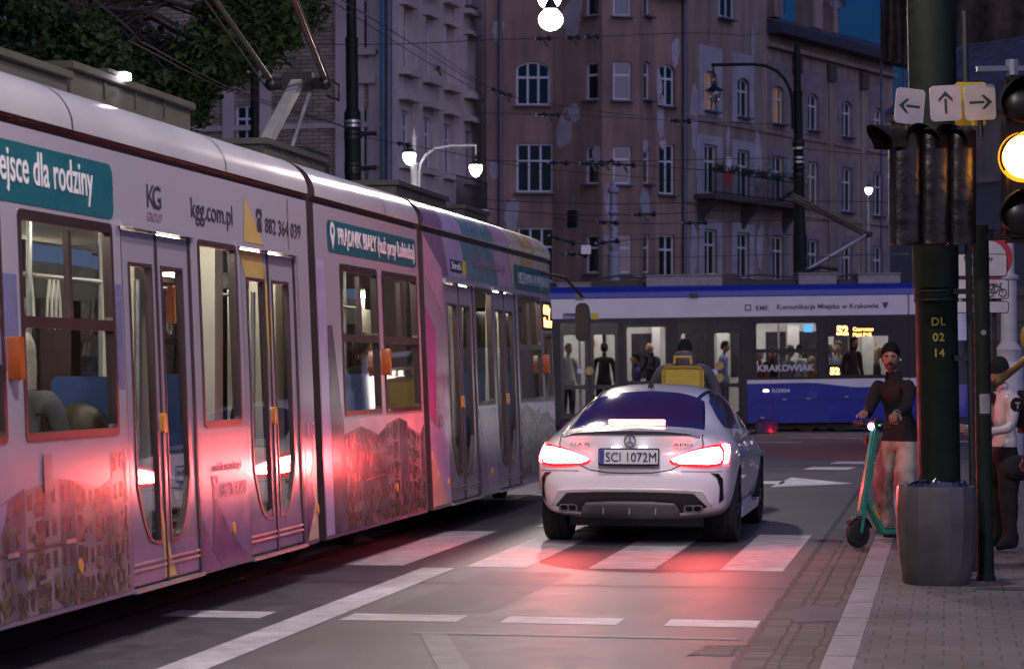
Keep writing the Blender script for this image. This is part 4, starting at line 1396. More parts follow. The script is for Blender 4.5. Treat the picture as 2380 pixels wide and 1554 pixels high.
def win_parts(w, h, rise, cols, trans, style):
    key = (round(w, 2), round(h, 2), rise, cols, trans, style)
    if key in WCACHE: return WCACHE[key]
    # local: x along the wall, y inwards (negative = proud), z up
    fr = .085
    out = arch_loop(w, h, rise)
    holes = []
    cw = (w - fr * (cols + 1)) / cols
    zt = h * (1 - trans)
    for c in range(cols):
        x0 = -w / 2 + fr + c * (cw + fr)
        holes.append([(x0, fr), (x0 + cw, fr), (x0 + cw, zt - fr / 2), (x0, zt - fr / 2)])
        if trans > 0:
            top = h - fr - rise * .55
            if rise > 0:
                xs = [x0 + cw * q / 4 for q in range(5)]
                arc = [(x, (h - rise) - fr + rise * math.sqrt(max(0, 1 - (x / (w / 2)) ** 2))) for x in reversed(xs)]
                holes.append([(x0, zt + fr / 2), (x0 + cw, zt + fr / 2)] + arc)
            else:
                holes.append([(x0, zt + fr / 2), (x0 + cw, zt + fr / 2), (x0 + cw, h - fr), (x0, h - fr)])
    mb = MB()
    mb.plate(out, lambda u, v: (u, 0, v), lambda u, v: (u, .05, v), 0, holes)
    f = mb.build('window', M_win)
    me_f = f.data; bpy.data.objects.remove(f)
    mb = MB(); mb.tess([arch_loop(w - .02, h - .01, max(0, rise - .01))], lambda u, v: (u, .03, v), 0)
    g = mb.build('pane', M_pane); me_g = g.data; bpy.data.objects.remove(g)
    mb = MB(); mb.tess([arch_loop(w, h, rise)], lambda u, v: (u, .16, v))
    bk = {'dark': M_room, 'curtain': M_curt, 'blind': M_blind, 'lit': M_lit, 'dim': M_litdim}[style]
    c = mb.build('curtain', bk, uvfn=lambda co: (co.x, co.z)); me_c = c.data; bpy.data.objects.remove(c)
    mb = MB(); mb.box(-w / 2 - .08, w / 2 + .08, -.24, .0, -.07, -.005)
    s = mb.build('sill', M_sill); me_s = s.data; bpy.data.objects.remove(s)
    WCACHE[key] = (me_f, me_g, me_c, me_s)
    return WCACHE[key]


def facade(root, P0, P1, z0, z1, wins, m, depth=.16, wall='wall', frames=None, flipname=None, top=None):
    """a wall from P0 to P1 (ground points) with real openings; wins: (u, w, zb, zt, rise, cols, transom, style)"""
    P0, P1 = Vector((P0[0], P0[1], 0)), Vector((P1[0], P1[1], 0))
    d = (P1 - P0); L = d.length; d.normalize()
    inn = Vector((-d.y, d.x, 0))          # away from the viewer for walls drawn left to right
    R = root.location
    def at(u, v, off=0.0): return P0 + d * u + inn * off + Vector((0, 0, v)) - R
    mb = MB()
    holes = []
    for (u, w, zb, zt, rise, *_r) in wins:
        holes.append([(u + x, zb + z) for x, z in arch_loop(w, zt - zb, rise)])
    outer = top or [(0, z0), (L, z0), (L, z1), (0, z1)]
    mb.tess([outer, *holes], lambda u, v: at(u, v), 0)
    for h in holes: mb.rim(h, lambda u, v: at(u, v), lambda u, v: at(u, v, depth), 0)
    o = mb.build(wall, m, root)
    # uv along the wall for bricks
    ul = o.data.uv_layers.new(name='UVMap')
    for lp in o.data.loops:
        c = o.data.vertices[lp.vertex_index].co + R
        ul.data[lp.index].uv = ((c - P0).dot(d), c.z)
    ang = math.atan2(d.y, d.x)
    for (u, w, zb, zt, rise, cols, trans, style) in wins:
        me = win_parts(w, zt - zb, rise, cols, trans, style)
        f = bpy.data.objects.new('window', me[0]); COL.objects.link(f)
        f.parent = root
        f.location = at(u, zb, depth - .045)
        f.rotation_euler = (0, 0, ang)
        for nm, mm in (('pane', me[1]), ('curtain', me[2]), ('sill', me[3])):
            q = bpy.data.objects.new(nm, mm); COL.objects.link(q); q.parent = f
            if nm == 'sill': q.location = (0, -(depth - .045), 0)
            if nm == 'curtain': q.location = (0, 0, 0)
    return at, d, inn, L


def band(root, at, u0, u1, zb, zt, proud, m, name='string_course'):
    mb = MB()
    p = [at(u0, zb), at(u1, zb), at(u1, zt), at(u0, zt)]
    q = [at(u0, zb, -proud), at(u1, zb, -proud), at(u1, zt, -proud), at(u0, zt, -proud)]
    mb.poly(q); 
    for i in range(4): mb.poly([p[i], p[(i + 1) % 4], q[(i + 1) % 4], q[i]])
    mb.build(name, m, root)


def blob(rng, u, z, w, h, n=34):
    ph = [rng.uniform(0, 6.3) for _ in range(4)]
    out = []
    for k in range(n):
        a = 2 * PI * k / n
        q = .82 + .10 * math.sin(2 * a + ph[0]) + .08 * math.sin(3 * a + ph[1]) + .05 * math.sin(7 * a + ph[2]) + rng.uniform(-.06, .06)
        out.append((u + w / 2 * math.cos(a) * q, z + h / 2 * math.sin(a) * q))
    return out


def px2(px, Y): return ((px - 1190) / F * Y, Y)


# ---- russet corner house with a polygonal bay
russet = empty('tenement_house', (2, 101, 0), 0, 'russet brown corner house with a polygonal bay and flaking plaster patches', 'house')
r = random.Random(4)
def zz(py, Y): return H + (HOR - py) / F * Y
ROWS = [(14.35, 15.95 + .6), ]
# flat part on the left
Y = 100
a0, a1 = px2(1130, Y), px2(1284, Y)
u = lambda px, Y=Y, o=a0: (px - 1190) / F * Y - o[0]
at, *_ = facade(russet, a0, a1, 0, 19, [(u(1239), 1.40, zz(245, Y), zz(143, Y), .35, 3, .36, 'dark'), (u(1243), 1.52, zz(447, Y), zz(333, Y), 0, 3, .36, 'blind'), (u(1246), 1.5, zz(655, Y), zz(528, Y), 0, 3, .36, 'curtain')], M_redst)
mb = MB(); mb.tube([at(u(1163), z, -.1) for z in (0, 6, 12, 19)], .085, 8); mb.build('drainpipe', M_pipe, russet, smooth=60)
for (px, py, w, h) in ((1150, 395, .5, 1.0), (1190, 500, .75, 1.6), (1158, 70, .6, 1.1)):
    pb = MB(); pb.tess([blob(r, u(px), zz(py, Y), w, h)], lambda uu, v: at(uu, v, -.004)); pb.build('bare_plaster', M_plast, russet)
# bay: three faces
corners = [(1284, 100.0), (1400, 98.4), (1486, 98.7), (1524, 100.4), (1592, 101.4)]
pts = [px2(*c) for c in corners]
spec = [[(1376, 30)], [(1446, 42)], [(1504, 16)], [(1550, 36)]]
sty = [['dark', 'dark', 'curtain', 'curtain'], ['curtain', 'dark', 'dark', 'curtain'], ['curtain', 'dark', 'dark', 'curtain'], ['dark', 'curtain', 'curtain', 'dark']]
for k in range(4):
    P, Q = Vector(pts[k]), Vector(pts[k + 1])
    L = (Q - P).length
    wins = []
    for px, wp in spec[k]:
        t = (px - corners[k][0]) / (corners[k + 1][0] - corners[k][0])
        Yc = corners[k][1] + t * (corners[k + 1][1] - corners[k][1])
        stretch = L / ((corners[k + 1][0] - corners[k][0]) / F * Yc)
        ww = wp / F * Yc * stretch
        uu = t * L
        cols = 1 if k < 3 else 2
        for row, (pb_, pt_) in enumerate(((38, -40), (233, 144), (428, 340), (635, 545)) if k < 3 else ((247, 150), (452, 335), (648, 545))):
            st_ = sty[k][row % 4]
            wins.append((uu, ww, zz(pb_, Yc), zz(pt_, Yc), .3 if (k == 3 and row == 0) else 0, cols, .34, st_))
    at, *_ = facade(russet, P, Q, 0, 20, wins, M_redst)
    pat = [[(1312, 300, .9, 2.0), (1330, 265, 1.2, .8), (1330, 40, 1.4, 1.8), (1395, 365, .5, 1.0)], [(1410, 470, .5, 1.5), (1412, 560, .7, .6)], [(1500, 340, .7, .7), (1492, 470, 1.2, 1.6)], [(1530, 265, .5, 2.0), (1528, 195, .35, 1.8), (1570, 110, .5, 1.6), (1540, 330, .4, .5)]][k]
    for (px, py, w, h) in pat:
        t = (px - corners[k][0]) / (corners[k + 1][0] - corners[k][0])
        pb = MB(); pb.tess([blob(r, min(max(t * L, w * .56), L - w * .56) if L > w * 1.12 else L / 2, zz(py, 99.5), min(w, L * .85), h)], lambda uu, v: at(uu, v, -.004))
        pb.build('bare_plaster', M_plast, russet)
    if k == 3:
        mb = MB(); mb.tube([at(L - .12, z, -.12) for z in (0, 8, 19)], .09, 8); mb.build('drainpipe', M_pipe, russet, smooth=60)
        mb = MB(); e0 = [at(-1.3, 17.0, -.5), at(L + .05, 17.0, -.5), at(L + .05, 17.0, .0), at(-1.3, 17.0, .0)]; e1 = [p + Vector((0, 0, .35)) for p in e0]
        mb.poly(e0); mb.poly(e0[:2] + [e1[1], e1[0]]); mb.poly([e1[0], e1[1], at(L + .05, 19.0, 1.5), at(-1.3, 19.0, 1.5)]); mb.build('roof', M_rooft, russet)

# ---- grey-brown house stepping back along the side street
grey = empty('tenement_house', (11, 110, 0), 0, 'long grey brown house with a corner balcony, pale window surrounds and dark sheet roof', 'house')
g0, g1 = Vector(px2(1593, 101.5)), Vector(px2(2075, 119.6))
GL = (g1 - g0).length
def gu(px):     # where a bearing meets the facade line
    k = (px - 1190) / F
    d = (g1 - g0)
    t = (k * g0.y - g0.x) / (d.x - k * d.y)
    return t * GL, g0.y + t * d.y
wins, ups = [], []
colpx = [(1651, 40), (1727, 38), (1808, 38), (1889, 40), (1968, 40), (2040, 40)]
lit = {(0, 0): 'lit', (2, 0): 'lit', (5, 0): 'dim', (3, 1): 'dim', (1, 2): 'curtain', (4, 2): 'curtain'}
for ci, (px, wp) in enumerate(colpx):
    uu, Yc = gu(px)
    for row, (zb, zt) in enumerate(((12.55, 14.25), (9.0, 11.1), (5.5, 7.5), (1.0, 3.4))):
        st_ = lit.get((ci, row), 'curtain' if (ci + row) % 2 else 'dark')
        wins.append((uu, 1.12, zb, zt, .22 if row == 0 else 0, 2, .33, st_))
    ups.append(uu)
u178, _ = gu(1782)
at, gd, gi, _ = facade(grey, g0, g1, 0, 17.0, wins, M_greyst, top=[(0, 0), (GL, 0), (GL, 16.6), (u178, 16.6), (u178, 21), (0, 21)])
# the gable's round-headed attic window as a proud frame
uA, YA = gu(1684)
me = win_parts(1.25, 1.5, .6, 2, .3, 'curtain')
f = bpy.data.objects.new('window', me[0]); COL.objects.link(f); f.parent = grey; f.location = at(uA, zz(44, YA), -.06); f.rotation_euler = (0, 0, math.atan2(gd.y, gd.x))
for nm, mm in (('pane', me[1]), ('sill', me[3])):
    q = bpy.data.objects.new(nm, mm); COL.objects.link(q); q.parent = f
mb = MB(); mb.tess([[(x + uA, z + zz(44, YA)) for x, z in arch_loop(1.2, 1.48, .6)]], lambda uu, v: at(uu, v, -.01)); mb.build('attic_curtain', M_curt, grey)
# surrounds
for i, uu in enumerate(ups):
    mb = MB()
    for (zb, zt) in ((12.3, 15.3), (8.9, 11.5), (5.3, 7.9)):
        w = 1.05
        hole = [(uu + x, [12.55, 9.0, 5.5][(12.3, 8.9, 5.3).index(zb)] + z) for x, z in arch_loop(1.14, (1.7, 2.1, 2.0)[(12.3, 8.9, 5.3).index(zb)] + .01, .22 if zb > 12 else 0)]
        mb.tess([[(uu - w, zb), (uu + w, zb), (uu + w, zt), (uu - w, zt)], hole], lambda a, v: at(a, v, -.03))
        lp = [(uu - w, zb), (uu + w, zb), (uu + w, zt), (uu - w, zt)]
        mb.rim(lp, lambda a, v: at(a, v, -.03), lambda a, v: at(a, v, 0))
    mb.build('window_surround', M_plast if i in (0, 1) else mat('faded_surround', (.23, .20, .195), .9, var=.2, scale=1.5), grey)
for uu in [(ups[i] + ups[i + 1]) / 2 for i in range(2, 5)]:
    band(grey, at, uu - .25, uu + .25, 0, 15.3, .08, M_greyst, 'pilaster')
    band(grey, at, uu - .38, uu + .38, 15.0, 15.8, .2, mat('dark_carving', (.08, .065, .06), .9), 'capital')
for z, p in ((15.9, .25), (12.05, .07), (8.5, .07), (4.6, .1)):
    band(grey, at, u178 if z > 15 else 0, GL, z, z + .18, p, M_greyst, 'string_course')
for (px, py, w, h) in ((1612, 270, 1.0, 3.2), (1622, 380, .7, 2.8), (1690, 330, .5, 1.8), (1760, 370, .8, 3.4), (1748, 100, .4, 2.2), (1610, 580, .8, 3), (1765, 570, .8, 2.5)):
    uu, Yc = gu(px); pb = MB(); pb.tess([blob(r, uu, zz(py, Yc), w, h)], lambda a, v: at(a, v, -.034)); pb.build('bare_plaster', M_plast, grey)
# roof over the right part
e = [at(u178, 16.5, -.75), at(GL + 7, 16.5, -.75), at(GL + 7, 16.9, -.8), at(u178, 16.9, -.8), at(u178, 18.6, 4.5), at(GL + 7, 18.9, 4.5), at(GL + 7, 16.5, 0), at(u178, 16.5, 0)]
mb = MB(); mb.poly([e[0], e[1], e[2], e[3]]); mb.poly([e[3], e[2], e[5], e[4]]); mb.poly([e[0], e[7], e[6], e[1]]); mb.poly([e[0], e[3], e[4], e[7]])
rf = mb.build('roof', M_rooft, grey)
for i, px in enumerate((1822, 1900, 1990, 2030)):
    uu, Yc = gu(px)
    mb = MB(); w = (.9, .8, 1.1, .5)[i]
    for k in range(1):
        p = [at(uu - w / 2, 18, 2), at(uu + w / 2, 18, 2), at(uu + w / 2, 18, 3), at(uu - w / 2, 18, 3)]
        zt = Vector((0, 0, (2.3, 1.7, 1.75, 1.3)[i]))
        q = [v + zt for v in p]
        mb.poly(q)
        for j in range(4): mb.poly([p[j], p[(j + 1) % 4], q[(j + 1) % 4], q[j]])
        for t in (.25, .5, .75):
            c = q[0].lerp(q[2], t); mb.tube([c, c + Vector((0, 0, .35))], .09, 8)
    mb.build('chimney', M_greyst, rf)
for px, py in ((1905, 10), (2027, 30)):
    uu, Yc = gu(px)
    mb = MB(); c = at(uu + .5, 19.5, 2.0)
    mb.lathe([(.01, .0), (.2, .03), (.33, .10), (.34, .11)], c, 16, 0, Matrix.Rotation(rad(80), 3, 'X').to_4x4()); mb.tube([c, c + Vector((0, .3, -1.2))], .03, 6)
    mb.build('satellite_dish', M_pipe, rf, smooth=50)
# balcony with railings, plants and brackets
ub0, ub1 = gu(1612)[0], gu(1832)[0]
mb = MB(); z = 8.7
p = [at(ub0, z, -1.0), at(ub1, z, -1.0), at(ub1, z, .0), at(ub0, z, .0)]; q = [v + Vector((0, 0, .22)) for v in p]
mb.poly(p[::-1]); mb.poly(q)
for j in range(4): mb.poly([p[j], p[(j + 1) % 4], q[(j + 1) % 4], q[j]])
for uu in (ub0 + .5, (ub0 + ub1) / 2, ub1 - .5):
    a = [at(uu - .15, z, -.95), at(uu - .15, z, 0), at(uu - .15, z - 1.1, 0), at(uu - .15, z - .6, -.3)]; b = [v + gd.to_3d() * .3 for v in a]
    mb.poly(a); mb.poly(b[::-1])
    for j in range(4): mb.poly([a[j], a[(j + 1) % 4], b[(j + 1) % 4], b[j]])
bal = mb.build('balcony', mat('dark_balcony_stone', (.075, .065, .06), .9), grey)
mb = MB()
n = int((ub1 - ub0) / .16)
for j in range(n + 1):
    uu = ub0 + (ub1 - ub0) * j / n; mb.tube([at(uu, z + .2, -.95), at(uu, z + 1.15, -.95)], .016, 5)
for zc in (.28, 1.15): mb.tube([at(ub0, z + zc, -.95), at(ub1, z + zc, -.95)], .03, 6)
mb.build('railing', M_dark, bal)
M_leafd = mat('dark_plant_leaves', (.035, .055, .022), .7, var=.4)
for px in (1625, 1655, 1690, 1725, 1760, 1800):
    uu = gu(px)[0]; mb = MB()
    for k in range(160):
        c = at(uu + r.gauss(0, .3), z + 1.2 + abs(r.gauss(0, .14)), -1.0 + r.gauss(0, .1))
        a, b = Vector((r.uniform(-1, 1), r.uniform(-1, 1), r.uniform(-1, 1))) * .09, Vector((r.uniform(-1, 1), r.uniform(-1, 1), r.uniform(-1, 1))) * .07
        mb.poly([c - a, c + b, c + a])
    mb.box(0, 0, 0, 0, 0, 0) if False else None
    mb.build('balcony_plant', M_leafd, bal)
# red and white flag hung on the balcony door
uF, YF = gu(1640)
mb = MB(); mb.poly([at(uF, 9.9, -.98), at(uF + .5, 9.95, -.98), at(uF + .55, 10.5, -.98), at(uF + .05, 10.55, -.98)], 0); mb.poly([at(uF - .02, 9.35, -.98), at(uF + .5, 9.3, -.98), at(uF + .5, 9.95, -.98), at(uF, 9.9, -.98)], 1)
mb.build('flag', [M_white, mat('flag_red', (.4, .03, .04), .8)], bal)

# ---- pale house on the left: brick side and stucco front
pale = empty('tenement_house', (-5, 95, 0), 0, 'pale house of yellowish brick and stucco with tall ledged windows', 'house')
b0, b1 = Vector(px2(330, 93)), Vector(px2(885, 90.5))
BL = (b1 - b0).length
def bu(px): return (px - 330) / (885 - 330) * BL
zy = lambda py, Y=92: zz(py, Y)
wl = []
for px, zs in ((575, ((350, 245), (60, -60), (560, 430))), (853, ((130, 10), (395, 258)))):
    for pb_, pt_ in zs: wl.append((bu(px), .85, zy(pb_), zy(pt_), 0, 2, .3, 'dark'))
at, bd, bi, _ = facade(pale, b0, b1, 0, 20, wl, M_brickw)
for px in (535, 622, 796, 836, 872):
    band(pale, at, bu(px) - .22, bu(px) + .22, 0, 20, .10, M_stone, 'pilaster')
for py in (298,): band(pale, at, 0, bu(890), zy(py + 6), zy(py - 6), .07, M_stone, 'string_course')
for (px0, px1, py) in ((500, 640, 180), (500, 640, 362), (838, 878, 140), (838, 878, 205)): band(pale, at, bu(px0), bu(px1), zy(py), zy(py) + .25, .28, M_stone, 'ledge')
band(pale, at, bu(540), bu(616), zy(178), zy(150), .06, M_stone, 'panel')
band(pale, at, bu(842), bu(876), zy(196), zy(146), .08, M_stone, 'panel')
f0, f1 = Vector(px2(893, 90)), Vector(px2(1129, 103))
FL = (f1 - f0).length
def fu(px):
    k = (px - 1190) / F; d = f1 - f0
    t = (k * f0.y - f0.x) / (d.x - k * d.y)
    return t * FL, f0.y + t * d.y
wl, us = [], []
for px in (942, 993, 1040, 1089):
    uu, Yc = fu(px)
    us.append((uu, Yc))
    for (zb, zt) in ((12.95, 15.3), (9.4, 11.4), (5.3, 7.6), (16.6, 18.8)):
        wl.append((uu, .95, zb, zt, 0, 2, .32, 'dark'))
at, fd, fi, _ = facade(pale, f0, f1, 0, 21, wl, M_stone)
mids = [0.2] + [(us[i][0] + us[i + 1][0]) / 2 for i in range(3)] + [FL - .35]
for uu in mids: band(pale, at, uu - .3, uu + .3, 0, 20, .16, M_stone, 'pilaster')
for uu, Yc in us:
    for zb, h, wd, p in ((12.7, .25, .85, .42), (11.75, .22, .85, .38), (9.15, .2, .8, .3), (8.0, .2, .85, .35), (5.05, .2, .8, .3), (16.2, .2, .85, .35), (15.35, .18, .75, .3)):
        band(pale, at, uu - wd, uu + wd, zb, zb + h, p, M_stone, 'ledge')
    band(pale, at, uu - .6, uu + .6, 12.0, 12.65, .1, M_stone, 'panel')
    band(pale, at, uu - .6, uu + .6, 8.3, 9.1, .1, M_stone, 'panel')
    for sgn in (-1, 1): band(pale, at, uu + sgn * .62 - .1, uu + sgn * .62 + .1, 12.95, 15.3, .12, M_stone, 'jamb')
mb = MB(); mb.tube([at(-.25, z_, -.25) for z_ in (0, 10, 20)], .14, 10); mb.build('drainpipe', M_pipe, pale, smooth=60)
mb = MB(); mb.tube([at(FL + .02, z_, -.12) for z_ in (0, 10, 20)], .09, 8); mb.build('drainpipe', M_stone, pale, smooth=60)
# iron balcony low on the stucco front
mb = MB(); uu0, uu1 = fu(1010)[0], fu(1125)[0]
for j in range(70):
    uu = uu0 + (uu1 - uu0) * j / 69; mb.tube([at(uu, 8.0, -.9), at(uu + .05 * (-1) ** j, 9.2, -.9)], .014, 5)
for zc in (8.0, 9.2): mb.tube([at(uu0, zc, -.9), at(uu1, zc, -.9)], .03, 6)
mb.poly([at(uu0, 7.95, -.95), at(uu1, 7.95, -.95), at(uu1, 7.95, 0), at(uu0, 7.95, 0)])
mb.build('balcony', M_dark, pale)

# ---- backs of houses behind the tree, far left
back = empty('tenement_house', (-16, 100, 0), 0, 'dim brown house half hidden by the tree crown', 'house')
wl = [((px + 120) / F * 104 * 1.0, 1.1, zb, zt, 0, 2, .3, 'dark') for px in (60, 190, 320, 420) for zb, zt in ((12.4, 14.3), (8.6, 10.6), (16, 18))]
facade(back, px2(-140, 104), px2(335, 104), 0, 22, wl, M_redst)

# ---- beige house on the right behind the signs, with grey roof, and a netted scaffold above
beige = empty('beige_house', (13, 86, 0), 0, 'beige rendered house with grey sheet roof behind the road signs', 'house')
wl = []
at, bd2, bi2, _ = facade(beige, px2(2070, 86), px2(2470, 80), 0, 10.6, wl, M_beigest)
BLL = (Vector(px2(2470, 80)) - Vector(px2(2070, 86))).length
for zc, h, p in ((4.0, .28, .18), (3.1, .04, .02), (2.45, .04, .02), (1.85, .04, .02), (1.25, .04, .02), (7.9, .2, .15), (10.3, .35, .3)):
    band(beige, at, 0, BLL, zc, zc + h, p, M_beigest if h > .1 else mat('render_joint', (.12, .10, .08), .9), 'string_course' if h > .1 else 'render_joint')
band(beige, at, 0, BLL, 4.28, 7.9, .03, mat('grey_render', (.15, .14, .165), .9), 'upper_render')
mb = MB(); mb.poly([at(0, 10.6, -.4), at(BLL, 10.6, -.4), at(BLL, 13.4, 4), at(0, 13.4, 4)]); mb.build('roof', mat('pale_roof_sheet', (.10, .095, .12), .6, var=.3, scale=3), beige)
net = empty('scaffold', (15, 99, 0), 0, 'dark brown safety netting hung on scaffolding above the grey roof', 'scaffold')
mb = MB()
rr = random.Random(8)
P = [px2(2052, 96), px2(2108, 96.2), px2(2230, 95), px2(2470, 94)]
top = 20
low = [zz(135, 96), zz(150, 96), zz(110, 95), zz(70, 94)]
cols_ = 60
def net_pt(t, v):
    s = t * 3; i = min(int(s), 2); q = s - i
    x = P[i][0] * (1 - q) + P[i + 1][0] * q; y = P[i][1] * (1 - q) + P[i + 1][1] * q
    lo = low[i] * (1 - q) + low[i + 1] * q
    return Vector((x - 15, y - 99 + .18 * math.sin(t * 55) + .12 * math.sin(v * 9 + t * 20), lo + (top - lo) * v))
for i in range(cols_):
    for j in range(10):
        mb.poly([net_pt(i / cols_, j / 10), net_pt((i + 1) / cols_, j / 10), net_pt((i + 1) / cols_, (j + 1) / 10), net_pt(i / cols_, (j + 1) / 10)])
ns = mb.build('netting', mat('brown_netting', (.075, .05, .035), .9, var=.5, scale=3, bump=.6, bscale=9), net, smooth=80)
mb = MB()
for t in (0.0, .3, .6, .95):
    p = net_pt(t, 0) + Vector((0, .4, 0)); mb.tube([Vector((p.x, p.y, 0)), Vector((p.x, p.y, 20))], .05, 6)
for v in (.1, .5):
    mb.tube([net_pt(t, v) + Vector((0, .4, 0)) for t in (0, .34, .67, 1)], .04, 6)
mb.build('scaffold_tube', M_pipe, net)
# ------------------------------------------------------------------ people
M_skin = mat('skin', (0.36, 0.21, 0.15), 0.5, var=.06, scale=20)
M_skintan = mat('tanned_skin', (0.22, 0.115, 0.075), 0.5, var=.08, scale=20)
M_hairdk = mat('black_hair', (.007, .005, .005), .7, spec=.15, var=.3, scale=60, bump=.4, bscale=90)
M_hairbr = mat('brown_hair', (.05, .03, .02), .5, var=.3, scale=60, bump=.4, bscale=90)
M_hairgr = mat('grey_hair', (.38, .35, .31), .6, var=.25, scale=60, bump=.4, bscale=90)
M_hairbl = mat('blond_hair', (.34, .24, .13), .55, var=.25, scale=60, bump=.4, bscale=90)
M_eye = mat('eye_white', (.5, .48, .46), .3, var=0)
M_iris = mat('dark_iris', (.012, .008, .006), .2, var=0)
M_lips = mat('lips', (.17, .085, .065), .5, var=0)


def cloth(name, c, rough=.85): return mat(name, c, rough, var=.25, scale=9, bump=1.0, bscale=8, spec=.25)


def head_mesh(bm, c, yaw, pitch, k, mi_skin, mi_lip, stub=None):
    """an egg-shaped head with brow, nose, lips, chin and ears; c = centre"""
    M = Matrix.Translation(c) @ Matrix.Rotation(yaw, 4, 'Z') @ Matrix.Rotation(pitch, 4, 'Y')
    nu, nv = 32, 26
    rings = []
    for j in range(nv + 1):
        th = PI * j / nv
        ring = []
        for i in range(nu):
            a = 2 * PI * i / nu
            x, y, z = math.sin(th) * math.cos(a), math.sin(th) * math.sin(a), math.cos(th)
            px_, py_, pz = .098 * x, .077 * y, .122 * z
            if z < 0:                      # jaw narrows, chin comes forward
                t = -z
                py_ *= 1 - .30 * t ** 1.5
                px_ *= (1 - .12 * t) if x > 0 else (1 - .45 * t)
                if x > 0: px_ += .012 * t * (1 - abs(y))
            f = max(0, x)
            # nose
            px_ += .024 * f ** 6 * math.exp(-((z + .12) / .16) ** 2) * math.exp(-(y / .16) ** 2)
            px_ += .010 * f ** 4 * math.exp(-((z - .03) / .2) ** 2) * math.exp(-(y / .12) ** 2)
            # eye sockets
            for sy in (-1, 1):
                px_ -= .012 * math.exp(-((z - .05) / .12) ** 2) * math.exp(-((y - sy * .36) / .16) ** 2) * (x > 0)
            px_ += .006 * f ** 3 * math.exp(-((z - .24) / .10) ** 2)
            px_ += .007 * f ** 8 * math.exp(-((z + .47) / .07) ** 2) * math.exp(-(y / .22) ** 2)
            px_ += .008 * f ** 8 * math.exp(-((z + .80) / .14) ** 2)
            ring.append(bm.verts.new(M @ (Vector((px_, py_, pz)) * k)))
        rings.append(ring)
    for j in range(nv):
        for i in range(nu):
            f = bm.faces.new((rings[j][i], rings[j + 1][i], rings[j + 1][(i + 1) % nu], rings[j][(i + 1) % nu]))
            a = 2 * PI * (i + .5) / nu; th = PI * (j + .5) / nv
            z = math.cos(th); y = math.sin(th) * math.sin(a); x = math.cos(a)
            f.material_index = mi_lip if (x > .8 and abs(z + .46) < .06 and abs(y) < .24) else mi_skin
            if stub is not None and f.material_index == mi_skin and ((-.93 < z < -.30 and x > .15 and abs(z + .46) > .05) or (x > -.1 and abs(y) > .45 and -.5 < z < .1 and x < .35)): f.material_index = stub
            f.smooth = True
    # ears
    for sy in (-1, 1):
        pts = []
        for i in range(10):
            a = 2 * PI * i / 10
            pts.append(Vector((-.012 + .018 * math.cos(a), sy * (.080 + .006 * math.sin(a + 1)), -.006 + .031 * math.sin(a))))
        o = [bm.verts.new(M @ (p * k)) for p in pts]
        q = [bm.verts.new(M @ ((p + Vector((-.006, -sy * .014, 0))) * k)) for p in pts]
        bm.faces.new(o)
        for i in range(10): bm.faces.new((o[i], o[(i + 1) % 10], q[(i + 1) % 10], q[i]))
    return M


